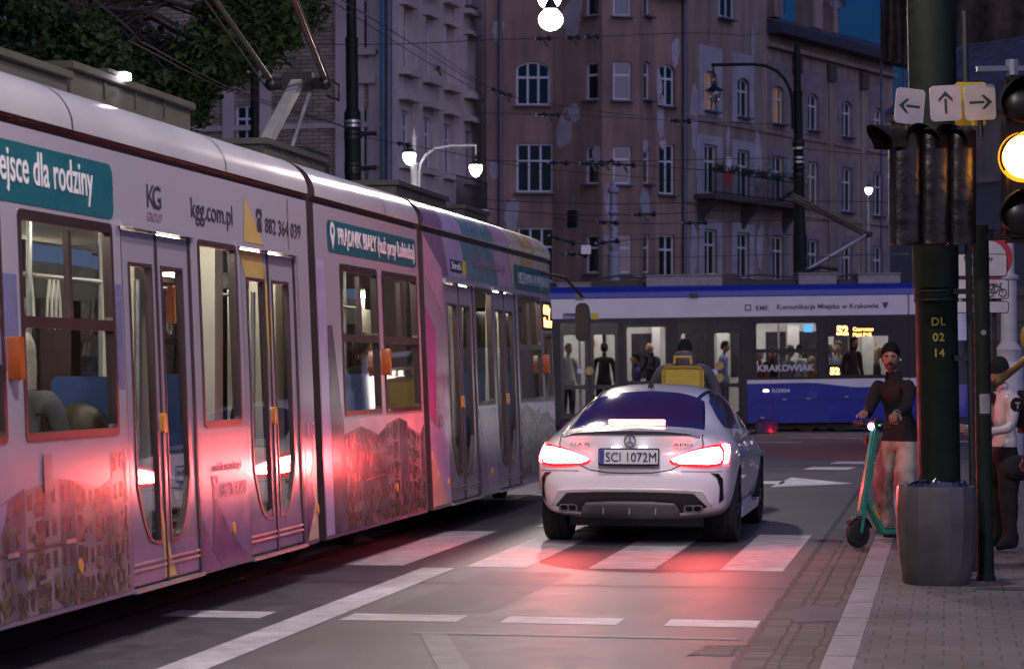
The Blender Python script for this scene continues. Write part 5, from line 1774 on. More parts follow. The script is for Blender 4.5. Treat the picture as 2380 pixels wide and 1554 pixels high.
def person(label, loc, rz, J=None, top=None, legs=None, skin_m=None, shoes=None, hair='short', hair_m=None, k=1.0, yaw=0, pitch=0, girth=1.0,
           hands=True, group=None, sleeve=1.0, inner=None, collar=False, beard=False, seated=False, face=True, sub=1, hood=None, curl=.6, hem=.08, baggy=1.0):
    """figure facing local +x; J overrides joint positions"""
    skin_m = skin_m or M_skin
    shoes = shoes or M_black
    g = girth
    D = dict(pelvis=(0, 0, .95), waist=(-.005, 0, 1.10), chest=(0, 0, 1.30), collar=(-.005, 0, 1.44), neck=(.005, 0, 1.50), nape=(.015, 0, 1.575), head=(.035, 0, 1.665))
    for s, n in ((1, 'L'), (-1, 'R')):
        D.update({'sh' + n: (-.01, s * .185, 1.405), 'el' + n: (-.03, s * .245, 1.12), 'wr' + n: (.05, s * .25, .88),
                  'hip' + n: (0, s * .095, .88), 'kn' + n: (.015, s * .105, .49), 'an' + n: (-.02, s * .11, .09), 'toe' + n: (.15, s * .125, .04)})
    if seated:
        for s, n in ((1, 'L'), (-1, 'R')):
            D.update({'hip' + n: (.06, s * .10, .93), 'kn' + n: (.44, s * .12, .95), 'an' + n: (.44, s * .12, .55), 'toe' + n: (.6, s * .13, .5), 'el' + n: (.05, s * .24, 1.15), 'wr' + n: (.28, s * .12, 1.06)})
    if J: D.update(J)
    V = {n: Vector(p) * k for n, p in D.items()}
    names, rad_ = [], {}
    R = dict(pelvis=(.165, .125), waist=(.158, .118), chest=(.165, .12), collar=(.12, .085), neck=(.058, .058), nape=(.056, .056))
    for n in 'LR':
        R.update({'sh' + n: (.070, .070), 'el' + n: (.052, .052), 'wr' + n: (.033, .036), 'hip' + n: (.108 * baggy, .108 * baggy), 'kn' + n: (.078 * baggy, .078 * baggy), 'an' + n: (.058 * baggy, .058 * baggy), 'toe' + n: (.042, .038)})
    edges = [('pelvis', 'waist', 't'), ('waist', 'chest', 't'), ('chest', 'collar', 't'), ('collar', 'neck', 's'), ('neck', 'nape', 's')]
    for n in 'LR':
        edges += [('collar', 'sh' + n, 't'), ('sh' + n, 'el' + n, 'a'), ('el' + n, 'wr' + n, 'a'), ('pelvis', 'hip' + n, 'l'), ('hip' + n, 'kn' + n, 'l'), ('kn' + n, 'an' + n, 'l'), ('an' + n, 'toe' + n, 'f')]
        # heel
        fw = (V['toe' + n] - V['an' + n]); fw.z = 0; fw.normalize()
        V['heel' + n] = Vector((V['an' + n].x, V['an' + n].y, V['toe' + n].z)) - fw * .055 * k
        R['heel' + n] = (.04, .04); edges.append(('an' + n, 'heel' + n, 'f'))
        if hands:
            d = (V['wr' + n] - V['el' + n]).normalized()
            sgn = 1 if n == 'L' else -1
            pn = Vector((0, -sgn, 0)) if not J or 'palm' + n not in J else Vector(J['palm' + n])
            pn = (pn - d * pn.dot(d)).normalized()
            side = d.cross(pn) * sgn
            V['pa' + n] = V['wr' + n] + d * .055 * k; R['pa' + n] = (.034, .021)
            edges.append(('wr' + n, 'pa' + n, 'h'))
            for q, (off, L, ang) in enumerate(((.030, .072, 0), (.011, .082, 0), (-.009, .077, 0), (-.028, .060, 0))):
                base = V['wr' + n] + (d * .098 + side * off) * k
                m1 = base + (d * math.cos(curl * .7) + pn * math.sin(curl * .7)) * L * .48 * k
                m2 = m1 + (d * math.cos(curl * 2) + pn * math.sin(curl * 2)) * L * .5 * k
                a_, b_, c_ = 'f%d%sa' % (q, n), 'f%d%sb' % (q, n), 'f%d%sc' % (q, n)
                V[a_], V[b_], V[c_] = base, m1, m2
                R[a_], R[b_], R[c_] = (.0105,) * 2, (.0095,) * 2, (.008,) * 2
                edges += [('pa' + n, a_, 'h'), (a_, b_, 'h'), (b_, c_, 'h')]
            b0 = V['wr' + n] + (d * .04 + side * .036 + pn * .01) * k
            b1 = b0 + (d * .03 + side * .022 + pn * .02) * k
            b2 = b1 + (d * .03 + side * .004 + pn * .016) * k
            V['t%sa' % n], V['t%sb' % n], V['t%sc' % n] = b0, b1, b2
            R['t%sa' % n], R['t%sb' % n], R['t%sc' % n] = (.013,) * 2, (.0115,) * 2, (.0095,) * 2
            edges += [('pa' + n, 't%sa' % n, 'h'), ('t%sa' % n, 't%sb' % n, 'h'), ('t%sb' % n, 't%sc' % n, 'h')]
    used = []
    for a, b, _ in edges:
        for n in (a, b):
            if n not in used: used.append(n)
    idx = {n: i for i, n in enumerate(used)}
    me = bpy.data.meshes.new('person')
    me.from_pydata([tuple(V[n]) for n in used], [(idx[a], idx[b]) for a, b, _ in edges], [])
    o = bpy.data.objects.new('person', me); COL.objects.link(o)
    md = o.modifiers.new('skin', 'SKIN'); md.use_smooth_shade = True; md.branch_smoothing = .6
    for n in used:
        sv = me.skin_vertices[0].data[idx[n]]
        gg = g if n[:2] in ('pe', 'wa', 'ch', 'hi', 'kn', 'sh', 'el') else 1
        sv.radius = tuple(v * k * gg for v in R[n])
        sv.use_root = (n == 'pelvis')
    ms = o.modifiers.new('sub', 'SUBSURF'); ms.levels = sub; ms.render_levels = sub
    o = from_eval(o, 'person')
    mats = [skin_m, top, legs, shoes, M_lips, inner or top, mat('stubbled_skin', (.11, .062, .045), .6, var=.15, scale=30)]
    segs = [(V[a], V[b], t) for a, b, t in edges]
    if not seated:      # a clean hem and a clean neckline
        bm = bmesh.new(); bm.from_mesh(o.data)
        for zc, r_ in ((V['pelvis'].z - hem * k, .30), (V['neck'].z + .012 * k, .14)):
            hc = Vector((V['pelvis'].x, V['pelvis'].y, zc)) if r_ > .2 else V['neck']
            fs = [f for f in bm.faces if (Vector((f.calc_center_median().x, f.calc_center_median().y, 0)) - Vector((hc.x, hc.y, 0))).length < r_ * k * g]
            ge = list({e for f in fs for e in f.edges} | {v for f in fs for v in f.verts} | set(fs))
            bmesh.ops.bisect_plane(bm, geom=ge, plane_co=(0, 0, zc), plane_no=(0, 0, 1))
        bm.to_mesh(o.data); bm.free()
    o.data.materials.clear()
    for m in mats: o.data.materials.append(m)
    cut = {'t': 1, 'a': 1, 's': 0, 'l': 2, 'f': 3, 'h': 0}
    for p in o.data.polygons:
        c = p.center; best = None
        for a, b, t in segs:
            d = b - a; q = max(0, min(1, (c - a).dot(d) / d.length_squared)); dist = (c - a - d * q).length
            dist -= {'t': .10, 'l': .07, 'a': .045}.get(t, .02) * k
            if best is None or dist < best[0]: best = (dist, t, q)
        mi = cut[best[1]]
        if best[1] == 's' and c.z < V['neck'].z + .015 * k: mi = 1
        if best[1] in 'tl' and Vector((c.x - V['pelvis'].x, c.y - V['pelvis'].y, 0)).length < .32 * k * g and c.z > V['pelvis'].z - hem * k and not seated: mi = 1
        if best[1] == 't' and c.z <= V['pelvis'].z - hem * k and not seated: mi = 2
        if mi == 1 and inner is not None and c.x > V['chest'].x + .04 * k and abs(c.y - V['chest'].y) < .05 * k and c.z > V['chest'].z - .1 * k: mi = 5
        p.material_index = mi; p.use_smooth = True
    if sub >= 2:        # soft folds in the cloth
        from mathutils import noise
        mset = {}
        for p in o.data.polygons:
            for vi in p.vertices: mset.setdefault(vi, p.material_index)
        for v in o.data.vertices:
            if mset.get(v.index) in (1, 2, 5):
                c = v.co
                a = noise.noise(Vector((c.x * 9, c.y * 9, c.z * 15))) * .010 + noise.noise(Vector((c.x * 22 + c.z * 9, c.y * 22, c.z * 30 - c.y * 12))) * .005
                v.co = c + v.normal * a * k
    # head joined to the same mesh
    bm = bmesh.new(); bm.from_mesh(o.data)
    HM = head_mesh(bm, V['head'], yaw, pitch, k, 0, 4, 6 if beard else None)
    bm.to_mesh(o.data); bm.free()
    o.location = loc; o.rotation_euler = (0, 0, rz)
    tag(o, label, 'person', group)
    def hp(x, y, z): return HM @ (Vector((x, y, z)) * k)
    if face:
        mb = MB()
        for sy in (-1, 1):
            mb.sphere(hp(.0765, sy * .0285, .006), .0115 * k, 10, 8, 0, (1, 1, .62))
            mb.sphere(hp(.0835, sy * .0275, .006), .0060 * k, 8, 6, 1, (1, 1, .9))
        mb.build('eye', [M_eye, M_iris], o, smooth=80)
        mb = MB()
        for sy in (-1, 1):
            mb.tube([hp(.096, sy * .012, .028), hp(.093, sy * .030, .031), hp(.080, sy * .047, .024)], [.0045 * k, .005 * k, .003 * k], 6)
        mb.build('eyebrow', hair_m or M_hairdk, o, smooth=60)
        if beard:
            mb = MB(); mb.tube([hp(.080, -.034, -.056), hp(.101, -.016, -.043), hp(.108, 0, -.040), hp(.101, .016, -.043), hp(.080, .034, -.056)], [.003 * k, .007 * k, .008 * k, .007 * k, .003 * k], 8)
            mb.build('moustache', hair_m, o, smooth=60)
    hm = hair_m or M_hairdk
    if hair in ('short', 'long', 'bun', 'curly'):
        rr = random.Random(hash(label) % 1000)
        bm = bmesh.new()
        nu, nv = 28, 16
        rings = []
        jmax = PI * .60
        for j in range(nv + 1):
            ring = []
            for i in range(nu):
                a = 2 * PI * i / nu
                front = max(0, math.cos(a)); ca = math.cos(a)
                lim = rad(92 - 34 * ca ** 1 if ca > 0 else 92 - 32 * ca) if hair != 'long' else jmax * (1.45 - .85 * front ** .8)
                th = lim * j / nv
                bulk = 1.08 + (.0 if hair != 'curly' else .10)
                jit = rr.uniform(-.012, .012) * (3.2 if hair == 'curly' else 1)
                if hair != 'long' and j > nv * .7: jit -= (bulk - 1.0) * .85 * (j / nv - .7) / .3
                sn = math.sin(th) ** .75
                x, y, z = sn * math.cos(a), sn * math.sin(a), math.cos(th) - .01
                if hair == 'long' and th > PI * .55: z = math.cos(PI * .55) - (th - PI * .55) * 1.25; x, y = math.sin(PI * .55) * math.cos(a) * 1.02, math.sin(PI * .55) * math.sin(a) * 1.05
                ring.append(bm.verts.new(HM @ (Vector((.100 * x * (bulk + jit) - .004, .080 * y * (bulk + jit), .124 * z * (bulk + jit) + .004)) * k)))
            rings.append(ring)
        for j in range(nv):
            for i in range(nu):
                try: bm.faces.new((rings[j][i], rings[j + 1][i], rings[j + 1][(i + 1) % nu], rings[j][(i + 1) % nu])).smooth = True
                except Exception: pass
        m2 = bpy.data.meshes.new('hair'); bm.to_mesh(m2); bm.free(); m2.materials.append(hm)
        h = bpy.data.objects.new('hair', m2); COL.objects.link(h); h.parent = o
    elif hair == 'beanie' or hair == 'hood':
        mb = MB()
        M = HM @ Matrix.Rotation(rad(8 if hair == 'beanie' else -12), 4, 'Y')
        kk = 1.12 if hair == 'beanie' else 1.3
        prof = [(.001, .150), (.045, .143), (.078, .115), (.094, .07), (.098, .02), (.097, .0)] if hair == 'beanie' else [(.001, .155), (.05, .145), (.085, .11), (.105, .04), (.112, -.04), (.118, -.10), (.125, -.14)]
        mb.lathe([(r_ * k * 1.02, z_ * k) for r_, z_ in prof], (0, 0, 0), 22, 0, None)
        mb.v = [tuple(M @ Vector((x - .008 * k if hair == 'hood' else x, y * .86, z))) for x, y, z in mb.v]
        mb.build('beanie' if hair == 'beanie' else 'hood', hair_m, o, smooth=60)
    o['_k'] = k
    del o['_k']
    return o, V, HM
# ------------------------------------------------------------------ the blue and white tram crossing ahead
M_blue = mat('tram_blue_paint', (0.024, 0.036, 0.29), 0.25, var=.06, scale=2, coat=.6, bump=.05, bscale=2)
M_twhite = mat('tram_white_paint', (0.74, 0.70, 0.69), 0.35, var=.06, scale=2, coat=.3)
M_tdark = mat('tram_charcoal_paint', (0.012, 0.009, 0.011), 0.5, var=.12, scale=2)
M_tblack = mat('tram_black_trim', (0.010, 0.008, 0.010), 0.3, var=.1)
M_glass2 = glass('crossing_tram_glass', (0.86, 0.86, 0.86), 0.02, 0.05, .6)
M_cab = mat('bright_cabin_panel', (.45, .43, .42), .5, var=.06)
M_strip2 = glow('crossing_tram_lamp', (1.0, .95, .90), 8)
T2 = empty('tram', (1.17, 60.0, -.07), 0, 'blue and white tram crossing the junction with lit windows showing number 52', 'tram')
T2.rotation_euler = (0, -rad(.75), 0)
tx = lambda px: (px - 1300) / 94.0
tz = lambda py: H + (HOR + 4 - py) / 94.0
def fr2(off=0.0): return lambda u, v: (u, -off, v)
XA, XB = -6.0, tx(2205)
wn = [(tx(1458), tx(1553), tz(888), tz(757)), (tx(1760), tx(1905), tz(883), tz(752)), (tx(1928), tx(2073), tz(880), tz(747))]
dr = [(tx(1306), tx(1440)), (tx(1580), tx(1728))]
D2T, D2B = tz(748), .22
mb = MB()
ho = [rrect(a, b, c, d, .06, 3) for a, b, c, d in wn] + [[(a, D2B), (b, D2B), (b, D2T), (a, D2T)] for a, b in dr]
mb.tess([[(XA, .2), (XB, .2), (XB, tz(738)), (XA, tz(738))], *ho], fr2(0), 0)
for h in ho: mb.rim(h, fr2(0), fr2(-.06), 1)
mb.tess([[(XA, tz(738)), (XB, tz(738)), (XB, tz(692)), (XA, tz(692))]], fr2(0), 2)
mb.tess([[(XA, .2), (XB, .2), (XB, tz(692)), (XA, tz(692))]], lambda u, v: (u, 2.4, v), 2, True)
mb.poly([(XA, 0, .2), (XB, 0, .2), (XB, 2.4, .2), (XA, 2.4, .2)], 1)
mb.build('body_shell', [M_tdark, M_tblack, M_twhite], T2)
# blue skirt with the wavy white band
mb = MB()
sk = [(tx(1740), .21), (XB, .21), (XB, tz(905)), (tx(2060), tz(905)), (tx(1995), tz(906)), (tx(1950), tz(901)), (tx(1905), tz(895)), (tx(1880), tz(894)), (tx(1740), tz(895))]
mb.plate(sk, fr2(.012), fr2(0)); mb.build('blue_skirt', M_blue, T2)
mb = MB(); mb.plate([(tx(1740), tz(895))] + sk[:2:-1][::-1][0:0] + [(tx(1880), tz(894)), (tx(1905), tz(895)), (tx(1950), tz(901)), (tx(1995), tz(906)), (XB, tz(905)), (XB, tz(886)), (tx(1740), tz(886))], fr2(.012), fr2(0)); mb.build('white_band', M_twhite, T2)
mb = MB()
for a, b, c, d in ((1760, 2060, 934, 935.5), (1800, 1801.5, 936, 985), (1738, 1740, 890, 985), (2118, 2120, 690, 985)):
    mb.plate([(tx(a), tz(d)), (tx(b), tz(d)), (tx(b), tz(c)), (tx(a), tz(c))], fr2(.016), fr2(.0))
mb.build('panel_joint', M_tblack, T2)
for px, py in ((1822, 933), (1878, 932), (1966, 929), (1770, 975)):
    mb = MB(); mb.plate([(tx(px), tz(py)), (tx(px + 9), tz(py)), (tx(px + 9), tz(py - 2)), (tx(px), tz(py - 2))], fr2(.025), fr2(.0)); mb.build('panel_lock', M_steel, T2)
# roof cove
mb = MB(); prof = [(0, tz(692)), (-.02, tz(690))]
for q in range(9):
    t = PI / 2 * q / 8; prof.append((.42 - .44 * math.cos(t), tz(690) + (tz(662) - tz(690)) * math.sin(t)))
prof += [(1.98, tz(662)), (2.4, tz(690))]
for (y0, z0), (y1, z1) in zip(prof, prof[1:]): mb.poly([(XA, y0, z0), (XB + .15, y0, z0), (XB + .15, y1, z1), (XA, y1, z1)])
mb.build('roof', M_blue, T2, smooth=40)
for px in (1352, 1618):
    mb = MB(); mb.box(tx(px) - .10, tx(px) + .10, -.035, .1, tz(694), tz(682)); mb.build('roof_vent', M_tblack, T2)
# roof gear: white boxes, dark ducts, pantograph
for a, b, y0, y1, zt in ((1510, 1690, .5, 1.9, tz(640)), (2010, 2110, .6, 1.8, tz(642)), (1870, 1960, .6, 1.8, tz(640)), (1300, 1380, .6, 1.8, tz(655))):
    mb = MB(); mb.box(tx(a), tx(b), y0, y1, tz(664), zt); mb.box(tx(a) - .04, tx(b) + .04, y0 - .04, y1 + .04, zt, zt + .04); mb.build('roof_box', mat('dusty_roof_box', (.30, .28, .26), .6, var=.2), T2, bevel=.02)
for a, b, zt in ((1395, 1505, tz(648)), (1695, 1865, tz(650)), (1965, 2008, tz(652))):
    mb = MB(); mb.box(tx(a), tx(b), .7, 1.7, tz(664), zt); mb.tube([(tx(a), .65, zt + .05), ((tx(a) + tx(b)) / 2, .6, zt + .12), (tx(b), .65, zt + .04)], .03, 6); mb.build('roof_duct', M_equip, T2)
mb = MB(); mb.box(tx(1690), tx(1725), .5, .6, tz(664), tz(636)); mb.v[-4:] = mb.v[-4:]; mb.build('roof_shield', M_equip, T2)
p2 = MB(); p2.box(tx(1870), tx(1950), .75, 1.65, tz(640), tz(632)); p2.tube([(tx(1880), .8, tz(634)), (tx(1925), .75, tz(622)), (tx(1965), .8, tz(628))], .05, 8); pp = p2.build('pantograph', M_dark, T2)
p2 = MB(); p2.tube([(tx(1895), 1.2, tz(628)), (tx(2040), 1.2, tz(545))], .055, 8); p2.build('lower_arm', MATS['aluminium_arm'], pp, smooth=60)
for yy in (-.35, .35):
    p2 = MB(); p2.tube([(tx(2048), 1.2 + yy, tz(547)), (tx(1862), 1.2 + yy * .8, tz(448))], .04, 8); p2.tube([(tx(2048), 1.2 + yy, tz(551)), (tx(1862), 1.2 + yy * .8, tz(456))], .018, 6); p2.build('upper_arm', MATS['brown_arm'], pp, smooth=60)
p2 = MB(); p2.tube([(tx(2044), .75, tz(546)), (tx(2044), 1.65, tz(546))], .06, 8); p2.build('knee_joint', M_dark, pp, smooth=60)
p2 = MB(); p2.tube([(tx(1845), .3, tz(452)), (tx(1858), .6, tz(446)), (tx(1858), 1.8, tz(446)), (tx(1845), 2.1, tz(452))], .04, 8); p2.build('contact_strip', M_dark, pp, smooth=60)
# windows
for k, (a, b, c, d) in enumerate(wn):
    mb = MB(); mb.plate(rrect(a - .03, b + .03, c - .03, d + .03, .08, 4), fr2(.018), fr2(-.02), 0, [rrect(a + .03, b - .03, c + .03, d - .03, .06, 4)])
    f = mb.build('window_frame', M_tblack, T2)
    mb = MB(); mb.tess([rrect(a, b, c, d, .05, 3)], fr2(-.025)); mb.build('window_pane', M_glass2, f)
    if k == 1:
        mb = MB(); z = tz(819); mb.plate([(a, z - .05), (b, z - .05), (b, z + .05), (a, z + .05)], fr2(.010), fr2(-.03)); mb.build('window_transom', M_tdark, f)
        text('KRAKOWIAK', .22, mat('etched_white', (.62, .6, .6), .5, var=0), f, (tx(1764), .020, tz(866)), (PI / 2, 0, 0), width=tx(1898) - tx(1764), bold=.008)
    if k == 2:
        mb = MB(); z = tz(787); mb.plate([(a + .02, z), (b - .02, z), (b - .02, d - .02), (a + .02, d - .02)], fr2(.012), fr2(-.03)); q = mb.build('led_board', M_tblack, f)
        text('52', .30, M_led, q, (tx(1950), -.016, tz(783)), (PI / 2, 0, 0), width=.29, bold=.012)
        text('Czerwone\nMaki P+R', .135, M_led, q, (tx(1988), -.016, tz(765)), (PI / 2, 0, 0), width=.5, bold=.0)
        mb = MB(); mb.plate([(a + .03, c + .03), (tx(1962), c + .03), (tx(1962), tz(853)), (a + .03, tz(853))], fr2(-.026), fr2(-.05)); q = mb.build('led_number_box', M_tblack, f)
        text('52', .22, M_led, q, (tx(1934), .021, tz(875)), (PI / 2, 0, 0), width=.24, bold=.010)
# doors
for (a, b) in dr:
    m = (a + b) / 2
    for u0, u1 in ((a, m - .035), (m + .035, b)):
        mb = MB(); up = rrect(u0 + .08, u1 - .08, tz(893), tz(776), .05, 3); lo_ = rrect(u0 + .08, u1 - .08, .5, tz(902), .05, 3)
        mb.plate([(u0, D2B), (u1, D2B), (u1, D2T), (u0, D2T)], fr2(-.02), fr2(-.06), 0, [up, lo_])
        l = mb.build('door', M_tblack, T2)
        mb = MB(); mb.tess([up], fr2(-.035)); mb.tess([lo_], fr2(-.035)); mb.build('door_glass', M_glass2, l)
    mb = MB(); mb.plate([(m - .04, D2B), (m + .04, D2B), (m + .04, D2T), (m - .04, D2T)], fr2(0), fr2(-.06)); mb.build('door_post', M_tdark, T2)
for px, py in ((1372, 860), (1676, 852), (1676, 880)):
    mb = MB(); mb.lathe([(.001, 0), (.07, 0), (.09, .012), (.11, .0)], (tx(px), -.03, tz(py)), 18, 0, Matrix.Rotation(PI / 2, 3, 'X').to_4x4()); mb.build('door_sticker', M_ochre, T2)
for px, py in ((1352, 860), (1664, 866)):
    mb = MB(); mb.plate(rrect(tx(px) - .08, tx(px) + .06, tz(py) - .06, tz(py) + .06, .03, 2), fr2(.02), fr2(.0)); mb.build('door_button', M_twhite, T2)
mb = MB(); mb.plate(rrect(tx(1777), tx(1790), tz(914), tz(909), .02, 2), fr2(.03), fr2(0)); mb.build('marker_lamp', glow('marker_glow', (1, .55, .4), 6), T2)
M_kmk = mat('navy_print', (.06, .06, .16), .5, var=0)
text('KMK', .17, M_kmk, T2, (tx(1762), -.006, tz(724)), (PI / 2, 0, 0), width=tx(1793) - tx(1762), bold=.004)
text('Komunikacja Miejska w Krakowie', .17, M_kmk, T2, (tx(1811), -.006, tz(722)), (PI / 2, 0, 0), width=tx(2048) - tx(1811), bold=.004)
mb = MB()
for i in range(4):
    for j in range(4):
        if not (i in (1, 2) and j in (1, 2)): mb.plate([(tx(1737) + i * .042, tz(725) + j * .042), (tx(1737) + i * .042 + .034, tz(725) + j * .042), (tx(1737) + i * .042 + .034, tz(725) + j * .042 + .034), (tx(1737) + i * .042, tz(725) + j * .042 + .034)], fr2(.006), fr2(0))
mb.build('operator_emblem', M_kmk, T2)
mb = MB(); mb.plate([(tx(2058) + .09 * x, tz(716) + .1 * y) for x, y in ((0, .9), (.5, .6), (1.2, .9), (1.6, .6), (1.3, -.1), (.8, -.9), (.3, -.3))], fr2(.006), fr2(0)); mb.build('city_emblem', M_ink, T2)
text('RG904', .13, M_twhite, T2, (tx(1797), -.018, tz(916)), (PI / 2, 0, 0), width=.44, bold=.004)
mb = MB(); mb.plate([(tx(1313), tz(740)), (tx(1377), tz(740)), (tx(1377), tz(725)), (tx(1313), tz(725))], fr2(.006), fr2(0)); st2 = mb.build('route_sticker', MATS['sticker_navy'], T2)
mb = MB(); mb.plate([(tx(1378), tz(740)), (tx(1396), tz(740)), (tx(1396), tz(725)), (tx(1378), tz(725))], fr2(.006), fr2(0)); mb.build('route_sticker', MATS['sticker_yellow'], T2)
text('Stare Miasto', .11, M_twhite, st2, (tx(1315), -.008, tz(737)), (PI / 2, 0, 0), width=.62)
# curved nose at the right
mb = MB(); N = []
for q in range(7):
    t = q / 6; x = XB + 1.05 * math.sin(t * PI / 2); sh = 1.2 * (1 - .75 * (t ** 2.2))
    top = tz(690) - .75 * t ** 2; N.append([(x, 1.2 - sh, .3), (x + .02, 1.2 - sh, 1.1), (x - .25 * t, 1.2 - sh * .97, 2.2), (x - .5 * t, 1.2 - sh * .9, top), (x - .6 * t, 1.2 + sh * .9, top), (x - .25 * t, 1.2 + sh * .97, 2.2), (x, 1.2 + sh, .3)])
for A_, B_ in zip(N, N[1:]):
    for j in range(6): mb.poly([A_[j], B_[j], B_[j + 1], A_[j + 1]], (0, 1, 2, 0, 1, 2)[j] if j != 0 else 0)
mb.poly(N[-1], 2)
mb.build('nose', [M_blue, M_tblack, M_twhite], T2, smooth=50)
# cabin
mb = MB(); mb.box(XA, XB, .1, 2.3, .30, .36); mb.box(XA, XB, .08, 2.32, tz(745), tz(742)); mb.box(XA, XB, 2.28, 2.32, .36, tz(745))
mb.build('cabin_lining', M_cab, T2)
mb = MB()
for px in (1400, 1510, 1640, 1750, 1835, 1915, 2000):
    mb.box(tx(px) - .30, tx(px) + .22, 2.265, 2.275, 1.35, 2.5)
mb.build('far_window', mat('night_window', (.03, .03, .04), .1, var=.3, scale=3), T2)
for y in (.75, 1.6):
    mb = MB()
    for px in range(1220, 2180, 80): mb.box(tx(px) + .05, tx(px + 80) - .05, y - .06, y + .06, tz(745) - .035, tz(745) - .002)
    mb.build('ceiling_light', M_strip2, T2)
for px in (1352, 1445, 1565, 1748, 1820, 1915, 1985, 2090):
    mb = MB(); mb.tube([(tx(px), .5, .36), (tx(px), .5, 2.7)], .025, 8); mb.build('grab_pole', M_steel, T2, smooth=60)
for px, w in ((1400, .22), (1540, .2), (1700, .3), (1870, .3), (2050, .3)):
    mb = MB(); mb.box(tx(px) - w / 2, tx(px) + w / 2, 1.9, 2.1, .36, 2.65); mb.build('cabin_pillar', M_cab, T2)
mb = MB(); mb.box(tx(1885), tx(1905), .9, .95, tz(775), tz(757)); mb.build('info_screen', glow('blue_screen', (.1, .4, .8), 1.0), T2)
mb = MB(); mb.box(tx(1380), tx(1392), 1.87, 1.89, tz(800), tz(786)); mb.build('red_sign', mat('red_sticker', (.4, .05, .04), .5, var=0), T2)
mb = MB(); mb.box(XA, XB, .25, 2.15, .06, .2)
for px in (1560, 1640, 1880, 1960, 2150):
    for y in (.3, 2.1): mb.lathe([(.02, -.06), (.30, -.06), (.30, .06), (.02, .06)], (tx(px), y, .28), 18, 0, Matrix.Rotation(PI / 2, 3, 'X').to_4x4())
mb.build('underframe', mat('dusty_underframe', (.05, .04, .03), .8, var=.4), T2)
# passengers: things of their own
def in2(px, y, z=.22): return Vector((tx(px) + 1.17, 60.0 + y, z - .07 + tx(px) * math.sin(rad(.75))))
gp = 'passengers in the blue and white tram'
kw = dict(face=False, group=gp, hands=False, sub=1, k=1.14)
phone = {'elL': (.08, .26, 1.16), 'wrL': (.28, .08, 1.22), 'elR': (.08, -.26, 1.16), 'wrR': (.28, -.08, 1.22), 'head': (.07, 0, 1.65)}
person('bald passenger in dark clothes looking down at his hands behind the first big window', in2(1522, .85), rad(-140), phone, cloth('dark_blue_coat', (.02, .022, .045)), cloth('dark_trousers', (.015, .015, .018)), hair=None, pitch=.4, **kw)
person('seated passenger in a blue jacket low in the window of the bald man', in2(1485, .8, -.05), rad(180), None, cloth('blue_jacket', (.02, .03, .09)), cloth('dark_trousers', (.015, .015, .018)), hair='short', seated=True, **kw)
person('passenger in a light blue shirt seen from the side at the middle door', in2(1690, .7), rad(-20), None, cloth('light_blue_shirt', (.13, .16, .30)), cloth('grey_trousers', (.07, .065, .065)), hair='short', **kw)
person('passenger in a pale top standing at the door nearest the lilac tram', in2(1322, .7), rad(-60), None, cloth('pale_hooded_top', (.30, .28, .27)), cloth('dark_trousers', (.015, .015, .018)), hair='short', hair_m=M_hairbr, **kw)
person('passenger all in black standing behind the left door glass', in2(1408, .9), rad(80), None, cloth('black_coat', (.012, .012, .014)), cloth('dark_trousers', (.015, .015, .018)), hair='short', **kw)
for i, (px, y, z, lab, c, hr, hm) in enumerate(((1775, .55, -.02, 'passenger in a red top at the left of the window lettered across', (.20, .04, .03), 'short', M_hairgr), (1805, .8, .05, 'passenger in black beside the red top in the lettered window', (.015, .015, .02), 'short', M_hairdk),
      (1842, .6, .08, 'passenger in a grey striped top in the middle of the lettered window', (.14, .13, .13), 'curly', M_hairbr), (1868, .7, .12, 'passenger in a white shirt at the right of the lettered window', (.42, .42, .45), 'short', M_hairdk), (1895, .55, -.2, 'passenger in a mustard coat low in the corner of the lettered window', (.30, .2, .03), 'long', M_hairbl))):
    person(lab, in2(px, y, z), rad(-150 + 60 * i), None, cloth('passenger_top_%s' % 'abcde'[i], c), cloth('dark_trousers', (.015, .015, .018)), hair=hr, hair_m=hm, **kw)
for i, (px, y, z, lab, c, hr, hm) in enumerate(((1942, .6, .12, 'grey haired passenger in pale blue under the number display', (.20, .26, .34), 'short', M_hairgr), (1962, .85, .17, 'passenger in a cream jacket beside the grey haired passenger', (.36, .32, .24), 'curly', M_hairbr),
      (1992, .55, .30, 'tall passenger in a black coat below the lit destination board', (.014, .013, .016), 'long', M_hairdk), (2052, .7, .02, 'blond passenger in a dark coat at the right end of the last window', (.05, .045, .04), 'long', M_hairbl))):
    person(lab, in2(px, y, z), rad(-160 + 50 * i), None, cloth('rider_top_%s' % 'abcd'[i], c), cloth('dark_trousers', (.015, .015, .018)), hair=hr, hair_m=hm, **kw)
# ------------------------------------------------------------------ street furniture at the kerb
def lean(o, deg):                       # the posts stand a touch out of plumb
    o.rotation_euler.y = 0
    o.rotation_mode = 'XYZ'
    o.rotation_euler = (0, -rad(deg), o.rotation_euler.z) if False else (o.rotation_euler.x, -rad(deg), o.rotation_euler.z)


